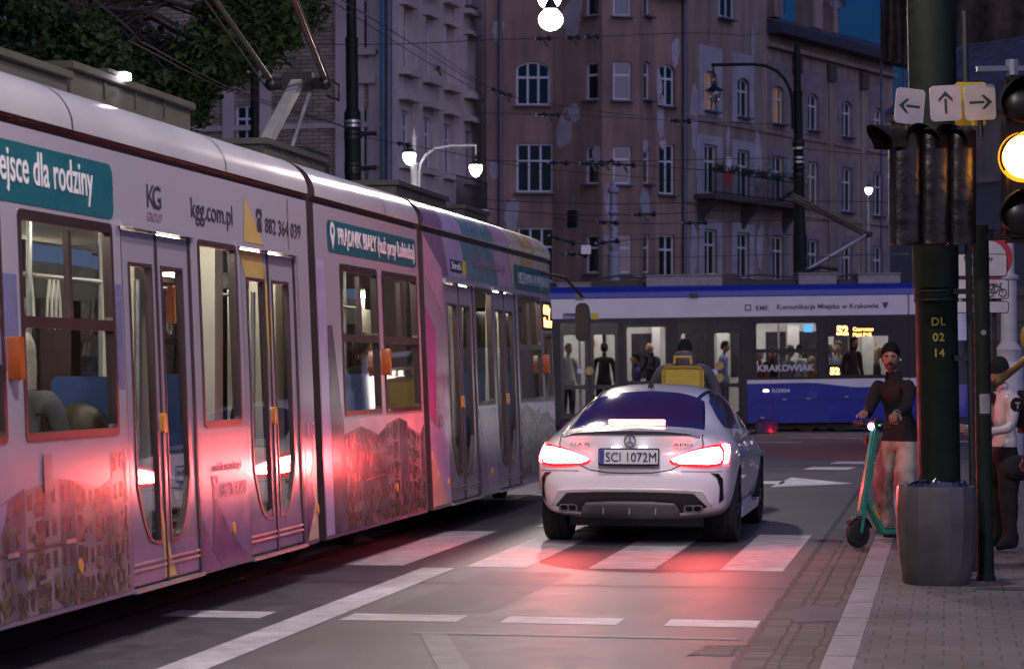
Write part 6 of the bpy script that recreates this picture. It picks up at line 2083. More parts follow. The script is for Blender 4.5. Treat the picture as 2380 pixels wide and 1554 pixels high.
# big steel mast
pm = empty('steel_mast', W(18.55, -.045, .045), 0, 'thick dark green steel mast with yellow letters behind the litter bin', 'post')
pm.rotation_euler = (0, -rad(1.0), 0)
mb = MB(); mb.lathe([(.158, 0), (.158, 2.02), (.162, 2.03), (.166, 2.08), (.162, 2.12), (.170, 2.13), (.180, 3.2), (.184, 6.5)], (0, 0, 0), 40)
for z in (2.035, 2.10): mb.lathe([(.165, z - .012), (.169, z), (.165, z + .012)], (0, 0, 0), 40)
mb.build('shaft', M_green, pm, smooth=35)
M_yel = mat('yellow_stencil', (.26, .24, .03), .6, var=.25, scale=60)
for i, s in enumerate(('DL', '02', '14')):
    t = text(s, .085, M_yel, pm, (-.015, -.1625, 1.845 - i * .117), (PI / 2, 0, 0), align='CENTER', bold=.0015, space=1.1)
    for v in t.data.vertices:      # wrap round the mast
        a = v.co.x / .16; zz_ = v.co.z
        v.co.x = .16 * math.sin(a); v.co.z = .16 * (math.cos(a) - 1) + zz_
mb = MB(); mb.box(-.10, .075, -.24, -.155, 2.66, 2.83); mb.box(-.09, .065, -.245, -.24, 2.67, 2.82)
jb = mb.build('junction_box', mat('box_grey', (.20, .185, .15), .5, var=.2), pm, bevel=.006)
mb = MB(); mb.box(-.035, .02, -.2475, -.2455, 2.765, 2.795); mb.build('warning_label', mat('label_yellow', (.40, .28, .02), .5, var=0), jb)
for x in (-.03, .03):
    mb = MB(); mb.tube([(x, -.2, 2.66), (x + .01, -.21, 2.60), (x + .04, -.2, 2.53), (x + .12, -.14, 2.48)], .018, 8); mb.build('cable', M_black, jb, smooth=60)
# thin conduit post beside it
cp = empty('conduit_pipe', W(18.45, .20, .045), 0, 'thin dark conduit pipe running up beside the thick mast', 'pipe'); cp.rotation_euler = (0, -rad(1.0), 0)
mb = MB(); mb.tube([(0, 0, 0), (0, 0, 4.2)], .026, 12); mb.build('pipe', M_dark, cp, smooth=60)
mb = MB()
for z in (.6, 1.6, 2.1, 2.6): mb.box(-.12, .03, -.012, .012, z - .02, z + .02)
mb.build('pipe_clamp', M_dark, cp)
# green signal post
gp_ = empty('signal_post', W(17.72, .275, .045), 0, 'slim green signal post right of the litter bin with a pale sticker', 'post'); gp_.rotation_euler = (0, -rad(.9), 0)
mb = MB(); mb.lathe([(.070, 0), (.070, .03), (.062, .04), (.0585, .30), (.0585, 2.55)], (0, 0, 0), 28); mb.build('shaft', M_green, gp_, smooth=35)
mb = MB()
for i in range(8):
    a0, a1 = rad(-125 + i * 10), rad(-115 + i * 10)
    mb.poly([(.0600 * math.cos(a0), .06 * math.sin(a0), 1.20), (.06 * math.cos(a1), .06 * math.sin(a1), 1.20), (.06 * math.cos(a1), .06 * math.sin(a1), 1.34), (.06 * math.cos(a0), .06 * math.sin(a0), 1.34)])
mb.build('sticker', mat('pale_sticker', (.22, .21, .20), .5, var=.2, scale=25), gp_)
mb = MB(); mb.plate([(.02 * math.cos(a), 1.78 + .02 * math.sin(a)) for a in [k * PI / 4 for k in range(8)]], lambda u, v: (u, -.061, v), lambda u, v: (u, -.055, v)); mb.build('sticker', MATS['pale_sticker'], gp_)
mb = MB(); mb.box(-.56, .45, -.03, .03, 2.47, 2.52); mb.box(.0, .45, -.05, -.03, 2.44, 2.50); mb.build('crossarm', M_dark, gp_, bevel=.006)

# litter bin
bn = empty('litter_bin', W(17.42, -.075, .045), 0, 'grey barrel shaped litter bin standing in front of the thick mast', 'bin')
mb = MB()
rr_ = [(r_ * 1.13, z_) for r_, z_ in [(.205, 0), (.212, .02), (.238, .2), (.252, .40), (.254, .55), (.246, .67), (.243, .69), (.215, .69), (.212, .55)]]
mb.lathe(rr_, (0, 0, 0), 16, 0, Matrix.Rotation(rad(9), 3, 'Z').to_4x4())
mb.build('shell', mat('bin_metal', (.10, .092, .09), .42, .4, var=.22, scale=4), bn, smooth=21)
mb = MB(); mb.lathe([(.001, .60), (.214, .60)], (0, 0, 0), 20); mb.build('bin_lid', M_black, bn)
rb_ = random.Random(2); mb = MB()
for k in range(26):
    a = 2 * PI * k / 26; 
    p0 = Vector((.232 * math.cos(a), .232 * math.sin(a), .685)); p1 = Vector((.205 * math.cos(a), .205 * math.sin(a), .70 + rb_.uniform(.0, .035))); a2 = 2 * PI * (k + 1) / 26
    p2_ = Vector((.205 * math.cos(a2), .205 * math.sin(a2), .70 + rb_.uniform(.0, .03))); p3 = Vector((.232 * math.cos(a2), .232 * math.sin(a2), .685)); mb.poly([p0, p3, p2_, p1])
for k in range(40):
    c = Vector((rb_.uniform(-.12, .02), rb_.uniform(-.2, -.1), .70 + rb_.uniform(0, .03))); mb.poly([c, c + Vector((rb_.uniform(-.04, .04), rb_.uniform(-.03, .03), rb_.uniform(-.02, .03))), c + Vector((rb_.uniform(-.04, .04), .02, rb_.uniform(-.02, .02)))])
mb.build('bin_bag', mat('blue_bin_bag', (.015, .018, .05), .25, var=.2), bn)

# signal heads
M_sig = mat('signal_black', (.007, .005, .005), .55, spec=.2, var=.2, scale=12)
M_bag = mat('black_plastic_film', (0.006, 0.005, 0.007), 0.3, var=.2, scale=4, bump=.15, bscale=24, spec=.35)
Ysg = 16.9
def sig_local(px, py): p = B(px, py, Ysg); return p.x, p.z
sig_labels = ['black traffic signal wrapped in film, leftmost of three under the left arrow plate', 'black wrapped traffic signal under the upward arrow plate', 'black wrapped traffic signal under the right arrow plate']
rs_ = random.Random(5)
for i, (pa, pb) in enumerate(((2066, 2138), (2134, 2204), (2200, 2266))):
    x0, zt = sig_local(pa, 305); x1, zb = sig_local(pb, 568)
    cx = (x0 + x1) / 2
    e = empty('traffic_signal', (cx, Ysg, zb), 0, sig_labels[i], 'traffic light', 'wrapped traffic signals on the bracket')
    hw, hh = (x1 - x0) / 2, zt - zb
    mb = MB()
    N_, K_ = 22, 16
    rings = []
    for j in range(N_ + 1):                     # crumpled film round the housing
        z = hh * j / N_; ring = []
        for k in range(K_):
            a = 2 * PI * k / K_
            sx = math.copysign(abs(math.cos(a)) ** .5, math.cos(a)); sy = math.copysign(abs(math.sin(a)) ** .5, math.sin(a))
            jit = rs_.uniform(.975, 1.03)
            ring.append((sx * hw * jit, sy * .11 * jit, z + rs_.uniform(-.008, .008)))
        rings.append(mb.add(ring))
    for a_, b_ in zip(rings, rings[1:]):
        for k in range(K_): mb.f.append((a_ + k, a_ + (k + 1) % K_, b_ + (k + 1) % K_, b_ + k)); mb.m.append(0)
    mb.f.append(tuple(rings[-1] + k for k in range(K_))); mb.m.append(0)
    mb.f.append(tuple(rings[0] + k for k in reversed(range(K_)))); mb.m.append(0)
    mb.build("wrapped_housing", M_bag, e, smooth=70)
    R_ = Matrix.Rotation(rad(35 if i == 0 else 15), 4, 'Z') @ Matrix.Rotation(PI / 2, 4, 'X')
    mb = MB()
    for q in range(15):
        a0, a1 = rad(-20 + q * 220 / 15), rad(-20 + (q + 1) * 220 / 15)
        r_ = .118
        def vp(a, d, o=0):
            return (Matrix.Rotation(rad(-62 if i == 0 else -30), 3, 'Z') @ Vector((r_ * math.cos(a), -d, r_ * math.sin(a) + hh - .085)))
        f0, f1 = .30 - .12 * (1 - math.sin(max(0, min(PI, a0)))), .30 - .12 * (1 - math.sin(max(0, min(PI, a1))))
        mb.poly([vp(a0, .05), vp(a1, .05), vp(a1, f1), vp(a0, f0)])
    o = mb.build('visor', M_sig, e, smooth=60); md = o.modifiers.new('s', 'SOLIDIFY'); md.thickness = .006; from_eval(o, 'visor')
    if i < 3:
        mb = MB(); mb.box(-hw * .3, hw * .3, .08, .14, .05, hh - .05); mb.build('back_plate', M_sig, e)
# lit amber signal, nearer and larger
xa, zt = sig_local(2300, 188); xb, zb = sig_local(2446, 568)
e = empty('traffic_signal', ((xa + xb) / 2, 16.6, zb), 0, 'lit amber traffic signal at the right edge of the picture', 'traffic light')
hw, hh = (xb - xa) / 2 * 16.6 / Ysg, zt - zb
mb = MB(); mb.box(-hw + .04, hw - .04, -.08, .16, 0, hh); mb.build('housing', M_sig, e, bevel=.03)
for j, on in ((0, 0), (1, 1), (2, 0)):
    cz = hh * (5 - 2 * j) / 6
    cz = (cz if j != 1 else B(2372, 368, 16.6).z - zb)
    cxx = B(2372, 368, 16.6).x - (xa + xb) / 2
    mb = MB(); n_ = 20
    for q in range(n_):
        a0, a1 = rad(-35 + q * 250 / n_), rad(-35 + (q + 1) * 250 / n_)
        mb.poly([(cxx + .165 * math.cos(a), -d, cz + .165 * math.sin(a)) for a, d in ((a0, .08), (a1, .08), (a1, .14 + .2 * max(0, math.sin(a1))), (a0, .14 + .2 * max(0, math.sin(a0))))])
    o = mb.build('visor', M_sig, e, smooth=60); md = o.modifiers.new('s', 'SOLIDIFY'); md.thickness = .006; from_eval(o, 'visor')
    RL = Matrix.Rotation(PI / 2, 3, 'X').to_4x4()
    if on:
        mb = MB(); mb.lathe([(.172, 0), (.168, .012), (.146, .035)], (cxx, -.08, cz), 28, 0, RL); ln = mb.build('lens_rim', glow('amber_rim_glow', (1.0, .30, .015), 1.3), e, smooth=70)
        mb = MB(); mb.lathe([(.146, .035), (.11, .055), (.06, .07), (.001, .075)], (cxx, -.08, cz), 28, 0, RL); mb.build('lens', glow('amber_signal_glow', (1.0, .36, .04), 24), e, smooth=70)
    else:
        mb = MB(); mb.lathe([(.15, 0), (.145, .02), (.11, .05), (.06, .07), (.001, .075)], (cxx, -.08, cz), 28, 0, RL); mb.build('lens', mat('dark_lens', (.012, .008, .007), .35, var=0), e, smooth=70)
mb = MB(); mb.tube([(-.1, .1, hh), (-.1, .1, hh + .12)], .05, 10); mb.box(-.35, .5, .06, .12, hh + .04, hh + .075); mb.build('top_bracket', M_pipe, e)

# arrow plates
M_signw = mat('sign_white', (.40, .37, .36), .5, var=.1, scale=9)
M_signb = mat('sign_black', (.02, .018, .02), .5, var=0)
for (px, py, w, rot, kind, lab) in ((2115, 247, 72, -5, 'left', 'white plate with a black arrow pointing left'), (2198, 240, 72, 3, 'up', 'white plate with a black arrow pointing straight up'), (2278, 238, 72, 3, 'right', 'white plate with a black arrow pointing right, partly behind the lit signal')):
    p = B(px, py, 16.95); hw = w / 2 / F * 16.95
    e = empty('arrow_plate', p, 0, lab, 'sign', 'arrow plates above the signals'); e.rotation_euler = (0, rad(-rot) * 1.0, rad(14 if kind == 'left' else 0))
    mb = MB(); mb.plate(rrect(-hw, hw, -hw * 1.15, hw * 1.15, .03, 4), lambda u, v: (u, 0, v), lambda u, v: (u, .012, v)); pl_ = mb.build('plate', M_signw, e)
    a = {'up': PI / 2, 'left': PI, 'right': 0}[kind]
    sh_ = [(-.075, -.009), (.03, -.009), (.03, .009), (-.075, .009)]
    hd = [(.085, 0), (.03, .05), (.008, .05), (.045, .008), (.045, -.008), (.008, -.05), (.03, -.05)]
    rot_ = lambda lp: [(u * math.cos(a) - v * math.sin(a), u * math.sin(a) + v * math.cos(a)) for u, v in lp]
    mb = MB(); mb.tess([rot_(sh_)], lambda u, v: (u, -.002, v)); mb.tess([rot_(hd)], lambda u, v: (u, -.003, v)); mb.build('arrow', M_signb, pl_)
    mb = MB(); mb.tube([(0, .03, -hw * 1.1), (0, .03, -hw * 1.1 - .12)], .02, 8); mb.build('plate_bracket', M_dark, e)
# yellow backing board behind the right arrow plate
p = B(2256, 240, 17.25); mb = MB(); mb.plate(rrect(-.11, .11, -.16, .15, .02, 3), lambda u, v: (u, 0, v), lambda u, v: (u, .01, v))
yb = mb.build('backing_board', mat('board_yellow', (.45, .32, .01), .5, var=.1)); yb.location = p; tag(yb, 'yellow backing board showing behind the right arrow plate', 'board')

# road signs on a dark post further back
Ys = 21.0
sp_ = B(2312, 900, Ys)
rsn = empty('road_sign', (sp_.x, Ys, .045), 0, 'round red bordered road sign with three white plates below on a dark post', 'sign')
def sl(px, py): p = B(px, py, Ys); return p.x - sp_.x, p.z - .045
mb = MB(); mb.tube([(0, .03, 0), (0, .03, sl(0, 560)[1])], .022, 12); mb.build('post', M_dark, rsn, smooth=60)
c = sl(2298, 600)
mb = MB(); mb.lathe([(.001, .0), (.205, 0), (.205, .012), (.001, .012)], (c[0], .0, c[1]), 36, 0, Matrix.Rotation(PI / 2, 3, 'X').to_4x4()); dsk = mb.build('disc', mat('sign_red', (.30, .02, .025), .4, var=0), rsn, smooth=35)
mb = MB(); mb.lathe([(.001, .014), (.150, .014)], (c[0], .0, c[1]), 36, 0, Matrix.Rotation(PI / 2, 3, 'X').to_4x4()); mb.build('disc_face', M_signw, dsk)
for (a, b, t, d, txt, sz) in ((2205, 2340, 590, 643, 'Nie dotyczy\nKMK', .052), (2205, 2344, 648, 695, 'Nie dotyczy', .046), (2205, 2344, 699, 728, 'Nie dotyczy\nMPK ex', .030)):
    x0, z1 = sl(a, t); x1, z0 = sl(b, d)
    mb = MB(); mb.plate(rrect(x0, x1, z0, z1, .025, 3), lambda u, v: (u, -.02, v), lambda u, v: (u, -.008, v)); q = mb.build('plate', M_signb, rsn)
    mb = MB(); mb.tess([rrect(x0 + .008, x1 - .008, z0 + .008, z1 - .008, .02, 3)], lambda u, v: (u, -.022, v)); mb.build('plate_face', M_signw, q)
    text(txt, sz, M_signb, q, ((x0 + x1) / 2 + (.05 if txt == 'Nie dotyczy' else .0), -.024, z1 - (.015 if '\n' in txt else .062)), (PI / 2, 0, 0), align='CENTER', bold=.001)
    if txt == 'Nie dotyczy':
        mb = MB(); zc = z0 + .055; xc = (x0 + x1) / 2 + .15
        for dx in (-.055, .055): mb.tube([Vector((xc + dx + .033 * math.cos(a_), -.025, zc + .033 * math.sin(a_))) for a_ in [2 * PI * k / 16 for k in range(17)]], .004, 5, cap=False)
        for s_, t_ in (((-.055, 0), (-.025, .055)), ((-.025, .055), (.035, .055)), ((.035, .055), (.055, 0)), ((-.005, 0), (.035, .055)), ((-.055, 0), (-.005, 0)), ((-.005, 0), (-.03, .068)), ((.035, .055), (.03, .08)), ((.03, .08), (.05, .082)), ((-.042, .07), (-.018, .07))):
            mb.tube([(xc + s_[0], -.025, zc + s_[1]), (xc + t_[0], -.025, zc + t_[1])], .004, 5)
        mb.build('bicycle_symbol', M_signb, q)
# pale column further back on the right
Yc = 40.0
pc = B(2345, 900, Yc); e = empty('lamp_column', (pc.x, Yc, 0), 0, 'pale fluted lamp column behind the road signs', 'post')
mb = MB(); zc = lambda py: B(0, py, Yc).z
mb.lathe([(.24, 0), (.24, zc(850)), (.20, zc(840)), (.21, zc(815)), (.22, zc(812)), (.20, zc(808)), (.135, zc(795)), (.125, zc(652)), (.16, zc(648)), (.17, zc(642)), (.09, zc(636)), (.08, zc(560)), (.07, zc(300))], (0, 0, 0), 20); mb.build('shaft', mat('pale_column_paint', (.34, .32, .34), .5, var=.1), e, smooth=30)
# wooden pole poking in at the right edge
a, b = B(2308, 897, 17.6), B(2400, 822, 17.2)
mb = MB(); mb.tube([a, a.lerp(b, .5), b], .028, 10); o = mb.build('wooden_pole', mat('varnished_wood', (.22, .13, .05), .5, var=.3, scale=14), smooth=60); tag(o, 'slanting wooden pole reaching in from the right edge', 'pole')
p = B(2385, 785, 17.4); mb = MB(); mb.sphere(p, .07, 14, 10, 0, (.6, .4, 1.3)); o = mb.build('mustard_bag', mat('mustard_fabric', (.22, .13, .015), .8, var=.2, scale=20), smooth=80); tag(o, 'mustard coloured bag end above the slanting wooden pole', 'bag')
# distant parked car behind the person, seen as dark shape with lamp
def small_car(loc, rz, col, label):
    e = empty('parked_car', loc, rz, label, 'car')
    mb = MB(); prof = [(-2.1, .3), (-2.15, .75), (-1.9, .95), (-1.2, 1.0), (-.6, 1.42), (.9, 1.45), (1.7, 1.0), (2.1, .9), (2.15, .3)]
    mb.plate(prof, lambda u, v: (u, -.85 + (.12 if v > 1.1 else 0), v), lambda u, v: (u, .85 - (.12 if v > 1.1 else 0), v)); mb.build('body', col, e, bevel=.05)
    for x in (-1.35, 1.35):
        for y in (-.78, .78):
            mb = MB(); mb.lathe([(.02, -.1), (.31, -.1), (.31, .1), (.02, .1)], (x, y, .31), 20, 0, Matrix.Rotation(PI / 2, 3, 'X').to_4x4()); mb.build('wheel', M_rubber, e, smooth=35)
    for y in (-.86, .86):
        mb = MB(); mb.tess([[(-.95, 1.02), (-.55, 1.36), (.85, 1.38), (1.45, 1.03)]], lambda u, v: (u, y - (.12 * (1 if y > 0 else -1) if v > 1.1 else 0), v)); mb.build('side_window', M_carglass, e)
    for y in (-.6, .6):
        mb = MB(); mb.box(-2.17, -2.1, y - .12, y + .12, .62, .74); mb.build('headlight', glow('headlight_glow', (1, .95, .85), 6), e)
    return e
pcar = B(2392, 900, 46.0); small_car((pcar.x + 1.7, 46, 0), rad(20), mat('dark_car_paint', (.02, .022, .028), .2, var=0, coat=1), 'dark parked car with lit lamp at the far right edge')

# ------------------------------------------------------------------ electric scooter
M_mint = mat('mint_green_paint', (.035, .23, .16), .35, var=.08, scale=9, coat=.3)
sc_ = empty('electric_scooter', W(21.30, -.765, .004), 0, 'mint green electric scooter with a lit front lamp at the kerb', 'scooter')
hd_ = rad(216)      # heading: towards the road and a little to the viewer
sc_.rotation_euler = (0, 0, hd_)
R2 = Matrix.Rotation(PI / 2, 3, 'X').to_4x4()
mb = MB(); mb.lathe([(.07, -.024), (.112, -.027), (.126, -.018), (.129, 0), (.126, .018), (.112, .027), (.07, .024)], (0, 0, .129), 36, 0, R2); wh = mb.build('front_wheel', M_rubber, sc_, smooth=40)
mb = MB(); mb.lathe([(.001, -.03), (.03, -.03), (.07, -.022), (.07, .022), (.03, .03), (.001, .03)], (0, 0, .129), 24, 0, R2); mb.build('hub', M_dark, wh, smooth=40)
mb = MB(); mb.lathe([(.07, -.024), (.112, -.027), (.126, -.018), (.129, 0), (.126, .018), (.112, .027), (.07, .024)], (-.93, 0, .129), 36, 0, R2); mb.build('rear_wheel', M_rubber, sc_, smooth=40)
mb = MB(); n_ = 10   # mudguard
for q in range(n_):
    a0, a1 = rad(35 + q * 13), rad(35 + (q + 1) * 13)
    mb.poly([(.142 * math.cos(a0), -.03, .129 + .142 * math.sin(a0)), (.142 * math.cos(a1), -.03, .129 + .142 * math.sin(a1)), (.142 * math.cos(a1), .03, .129 + .142 * math.sin(a1)), (.142 * math.cos(a0), .03, .129 + .142 * math.sin(a0))])
o = mb.build('mudguard', M_black, sc_, smooth=60); md = o.modifiers.new('s', 'SOLIDIFY'); md.thickness = .008; o = from_eval(o, 'mudguard')
mb = MB()
for y in (-.043, .043): mb.bar((0, y, .129), (-.035, y, .30), .012, .035)
mb.box(-.06, -.01, -.05, .05, .28, .315); mb.build('fork', M_mint, sc_, bevel=.004)
mb = MB(); mb.bar((-.035, 0, .30), (-.215, 0, 1.06), .058, .075); mb.build('stem', M_mint, sc_, bevel=.014)
mb = MB(); mb.bar((-.10, 0, .42), (-.30, 0, .115), .05, .065); mb.bar((-.28, 0, .13), (-.86, 0, .125), .15, .05); mb.build('deck', M_mint, sc_, bevel=.012)
mb = MB(); mb.bar((-.30, 0, .158), (-.84, 0, .153), .13, .008); mb.box(-.36, -.80, -.05, .05, .075, .10); mb.build('deck_mat', M_black, sc_)
mb = MB(); mb.box(-.96, -.82, -.04, .04, .14, .27); mb.build('rear_guard', M_black, sc_, bevel=.02)
mb = MB(); mb.bar((-.155, .028, .36), (-.235, .028, .24), .004, .025); mb.build('side_reflector', M_amber, sc_)
mb = MB(); mb.box(-.16, -.14, -.075, -.035, .90, .98); mb.build('lock_box', M_black, sc_)
hb_ = MB(); hb_.tube([(-.23, -.27, 1.085), (-.215, -.1, 1.075), (-.215, .1, 1.075), (-.23, .27, 1.085)], .014, 10); hbo = hb_.build('handlebar', M_black, sc_, smooth=60)
for y in (-.22, .22):
    mb = MB(); mb.tube([(-.225, y - .06, 1.083), (-.226, y + .06, 1.086)], .019, 12); mb.build('grip', M_black, hbo, smooth=60)
mb = MB(); mb.tube([(-.20, .12, 1.08), (-.16, .17, 1.06), (-.155, .25, 1.05)], .006, 6); mb.tube([(-.20, -.12, 1.08), (-.16, -.17, 1.06), (-.155, -.25, 1.05)], .006, 6); mb.build('brake_lever', M_black, hbo)
mb = MB(); mb.box(-.26, -.165, -.055, .055, 1.03, 1.12); dp = mb.build('display_head', M_black, sc_, bevel=.012)
mb = MB(); mb.lathe([(.032, 0), (.03, .012), (.018, .02), (.001, .022)], (-.163, 0, 1.055), 20, 0, Matrix.Rotation(-PI / 2, 3, 'Y').to_4x4() @ Matrix.Rotation(PI, 4, 'X')); 
mb.v = [(-.163 + abs(x + .163), y, z) for x, y, z in mb.v]
mb.build('front_lamp', glow('violet_white_lamp', (.75, .5, 1.0), 9), dp, smooth=60)
mb = MB(); mb.box(-.175, -.162, .085, .105, 1.06, 1.075); mb.build('green_light', glow('green_dot', (.05, .8, .5), .6), dp)

# ------------------------------------------------------------------ the man with the scooter
M_jacket = cloth('black_jacket', (.012, .011, .012)); M_chino = cloth('beige_chinos', (.27, .235, .195))
mp_ = W(22.12, -.40, .045)
ang = rad(222)     # he faces the road, a little towards the viewer
def to_man(s, l, z):
    d = W(s, l, z) - mp_
    return Matrix.Rotation(-ang, 3, 'Z') @ d
def sc_pt(x, y, z): return Vector(sc_.location) + Matrix.Rotation(hd_, 3, 'Z') @ Vector((x, y, z))
def man_local(p): return Matrix.Rotation(-ang, 3, 'Z') @ (p - mp_)
kM = .985
hR = man_local(sc_pt(-.235, -.20, 1.085)) / kM; hL = man_local(sc_pt(-.235, .20, 1.085)) / kM
J = {'legsx': (0, 0, 0)}
J = {'pelvis': (0, 0, .93), 'waist': (.02, 0, 1.08), 'chest': (.07, 0, 1.27), 'collar': (.11, 0, 1.41), 'neck': (.125, 0, 1.47), 'nape': (.14, 0, 1.545), 'head': (.165, 0, 1.635),
     'shL': (.12, .195, 1.375), 'shR': (.12, -.195, 1.375),
     'hipL': (0, .105, .86), 'knL': (.19, .17, .48), 'anL': (.14, .20, .09), 'toeL': (.32, .23, .045), 'hipR': (0, -.105, .86), 'knR': (.10, -.16, .48), 'anR': (-.08, -.20, .09), 'toeR': (.10, -.25, .045)}
for n, hp_ in (('L', hL), ('R', hR)):
    sh = Vector(J['sh' + n]); tgt = hp_ + Vector((-.02, 0, .045))
    d = tgt - sh
    wrv = sh + d * max(.3, (d.length - .09) / d.length)
    J['wr' + n] = tuple(wrv)
    mid = (sh + wrv) / 2; L_ = (wrv - sh).length
    drop = math.sqrt(max(.0001, .29 ** 2 - (L_ / 2) ** 2)) if L_ / 2 < .29 else .01
    J['el' + n] = tuple(mid + Vector((0, .3 if n == 'L' else -.3, -1)).normalized() * drop)
    J['palm' + n] = (0, 0, -1)
man, MV, MHM = person('moustached man in a black jacket and beige trousers holding the mint scooter', mp_, ang, J, M_jacket, M_chino, M_skintan, mat('pale_shoe', (.42, .40, .37), .6), hair='curly', hair_m=M_hairdk, k=kM, yaw=rad(36), pitch=.05, beard=True, curl=.75, sub=2, inner=None, girth=1.06, hem=.05, baggy=1.24)
# collar, watch
mb = MB()
nk = MV['neck']
for q in range(14):
    a0, a1 = rad(35 + q * 290 / 14), rad(35 + (q + 1) * 290 / 14)
    mb.poly([nk + Vector((.075 * math.cos(a0), .08 * math.sin(a0), -.03)), nk + Vector((.075 * math.cos(a1), .08 * math.sin(a1), -.03)), nk + Vector((.066 * math.cos(a1) - .004, .072 * math.sin(a1), .045)), nk + Vector((.066 * math.cos(a0) - .004, .072 * math.sin(a0), .045))])
mb.build('jacket_collar', M_jacket, man, smooth=60)
mb = MB(); wv = MV['wrL']; dv = (MV['wrL'] - MV['elL']).normalized(); mb.tube([wv - dv * .012, wv + dv * .012], .043, 16); mb.build('wristwatch', M_chrome, man, smooth=40)
mb = MB(); e0 = MHM @ Vector((-.012, .086, -.012)); mb.sphere(e0, .011); mb.build('earbud', M_white, man)

# ------------------------------------------------------------------ person in the varsity jacket
vp_ = W(20.55, .47, .045)
M_cream = mat('cream_satin', (.46, .40, .38), .35, var=.15, scale=7, bump=.5, bscale=14); M_blk = cloth('black_cloth', (.011, .011, .012))
va = rad(195)
Jv = {'elL': (.06, .25, 1.14), 'wrL': (.30, .16, 1.10), 'elR': (.06, -.25, 1.14), 'wrR': (.30, -.14, 1.14), 'head': (.05, 0, 1.655)}
per, PV, PH = person('person in a cream jacket and black beanie behind the green post', vp_, va, Jv, M_cream, M_blk, M_skin, M_blk, hair='beanie', hair_m=M_blk, k=.90, face=True, sub=2, curl=1.0, hem=-.02, baggy=1.2)
mb = MB()      # round sleeve patch with an outlined letter, on the side turned to the viewer
sp = PV['shL'].lerp(PV['elL'], .18)
mb.plate([(.052 * math.cos(a_), .062 * math.sin(a_)) for a_ in [k * PI / 10 for k in range(20)]], lambda u, v: (sp.x + u, sp.y + .066, sp.z + v), lambda u, v: (sp.x + u, sp.y + .04, sp.z + v)); q = mb.build('sleeve_patch', M_blk, per)
text('T', .075, mat('letter_cream', (.4, .36, .33), .6, var=0), q, (sp.x, sp.y + .0685, sp.z - .03), (PI / 2, 0, PI), align='CENTER', bold=.002)
mb = MB(); mb.box(-.30, -.12, -.15, .17, .98, 1.34); bp = mb.build('backpack', mat('black_nylon', (.012, .012, .013), .6, var=.2), None, bevel=.05); bp.location = vp_; bp.rotation_euler = (0, 0, va); tag(bp, 'black backpack on the back of the person in the beanie', 'backpack')
mb = MB(); mb.tube([(-.2, .1, .99), (-.22, .12, .84), (-.2, .12, .72)], .010, 6); mb.build('strap', M_black, bp)
mb = MB(); mb.sphere((-.04, .17, .70), .12, 14, 10, 0, (1.25, .4, .9)); hb2 = mb.build('shoulder_bag', cloth('black_bag_cloth', (.016, .014, .016)), None, smooth=80); hb2.location = vp_; hb2.rotation_euler = (0, 0, va); tag(hb2, 'dark shoulder bag hanging at the hip of the person in the beanie', 'bag')
# person cut by the right edge
ep = W(19.15, .78, .045)
person('person in a dark puffer jacket and pale trainers cut by the right edge', ep, rad(200), None, cloth('navy_puffer', (.012, .013, .022)), cloth('dark_jeans', (.014, .015, .02)), M_skin, mat('pale_trainer', (.30, .29, .31), .6), hair='short', k=.97, girth=1.15, baggy=1.15)

# ------------------------------------------------------------------ cyclist with the yellow box bag, ahead of the car
cy = Vector(B(1590, 900, 28.6)); cy.z = .0
M_hoodie = cloth('grey_hoodie', (.095, .088, .105))
Jc = {'elL': (.08, .37, 1.19), 'wrL': (.36, .27, 1.02), 'elR': (.08, -.37, 1.19), 'wrR': (.36, -.27, 1.02), 'collar': (.03, 0, 1.47), 'head': (.12, 0, 1.655), 'neck': (.05, 0, 1.52), 'nape': (.08, 0, 1.575), 'shL': (.0, .24, 1.455), 'shR': (.0, -.24, 1.455),
      'knL': (.12, .12, .50), 'anL': (.0, .16, .09), 'toeL': (.16, .17, .04)}
cyc, CV, CH = person('cyclist in a grey hooded top and black beanie ahead of the white car', cy, RZ + rad(4), Jc, M_hoodie, M_blk, M_skin, M_black, hair='beanie', hair_m=M_blk, k=1.065, girth=1.22, face=True, hands=True)
mb = MB(); mb.v = []
mb.lathe([(.11, -.09), (.145, .0), (.135, .07), (.085, .115)], CV['neck'] + Vector((-.02, 0, .03)), 18); mb.build('hood', M_hoodie, cyc, smooth=60)
M_ybag = mat('yellow_bag_fabric', (.52, .36, .03), .55, var=.1, scale=8)
yg = empty('delivery_bag', cy, RZ + rad(4), 'square yellow box bag on the back of the cyclist', 'bag')
mb = MB(); mb.box(-.46, -.17, -.245, .245, 1.08, 1.58); body = mb.build('bag_body', M_ybag, yg, bevel=.03)
mb = MB(); mb.plate(rrect(-.225, .225, 1.15, 1.60, .04, 3), lambda u, v: (-.468, -u, v), lambda u, v: (-.455, -u, v), 0, [rrect(-.20, .20, 1.18, 1.57, .03, 3)]); mb.build('piping', mat('dark_yellow_piping', (.32, .21, .02), .6, var=0), body)
mb = MB(); mb.tube([(-.40, -.10, 1.62), (-.40, -.09, 1.70), (-.40, .09, 1.70), (-.40, .10, 1.62)], .018, 8); mb.build('handle', M_ybag, yg, smooth=60)
for y in (-.14, .14):
    mb = MB(); mb.bar((-.20, y, 1.56), (.0, y, 1.60), .06, .015); mb.build('shoulder_strap', M_ybag, yg)
mb = MB(); mb.tube([Vector((-.471, -.15 + .028 * math.cos(a_), 1.22 + .028 * math.sin(a_))) for a_ in [2 * PI * k / 14 for k in range(15)]], .007, 5, cap=False); mb.build('round_mark', mat('mark_blue_grey', (.12, .18, .2), .6, var=0), body)
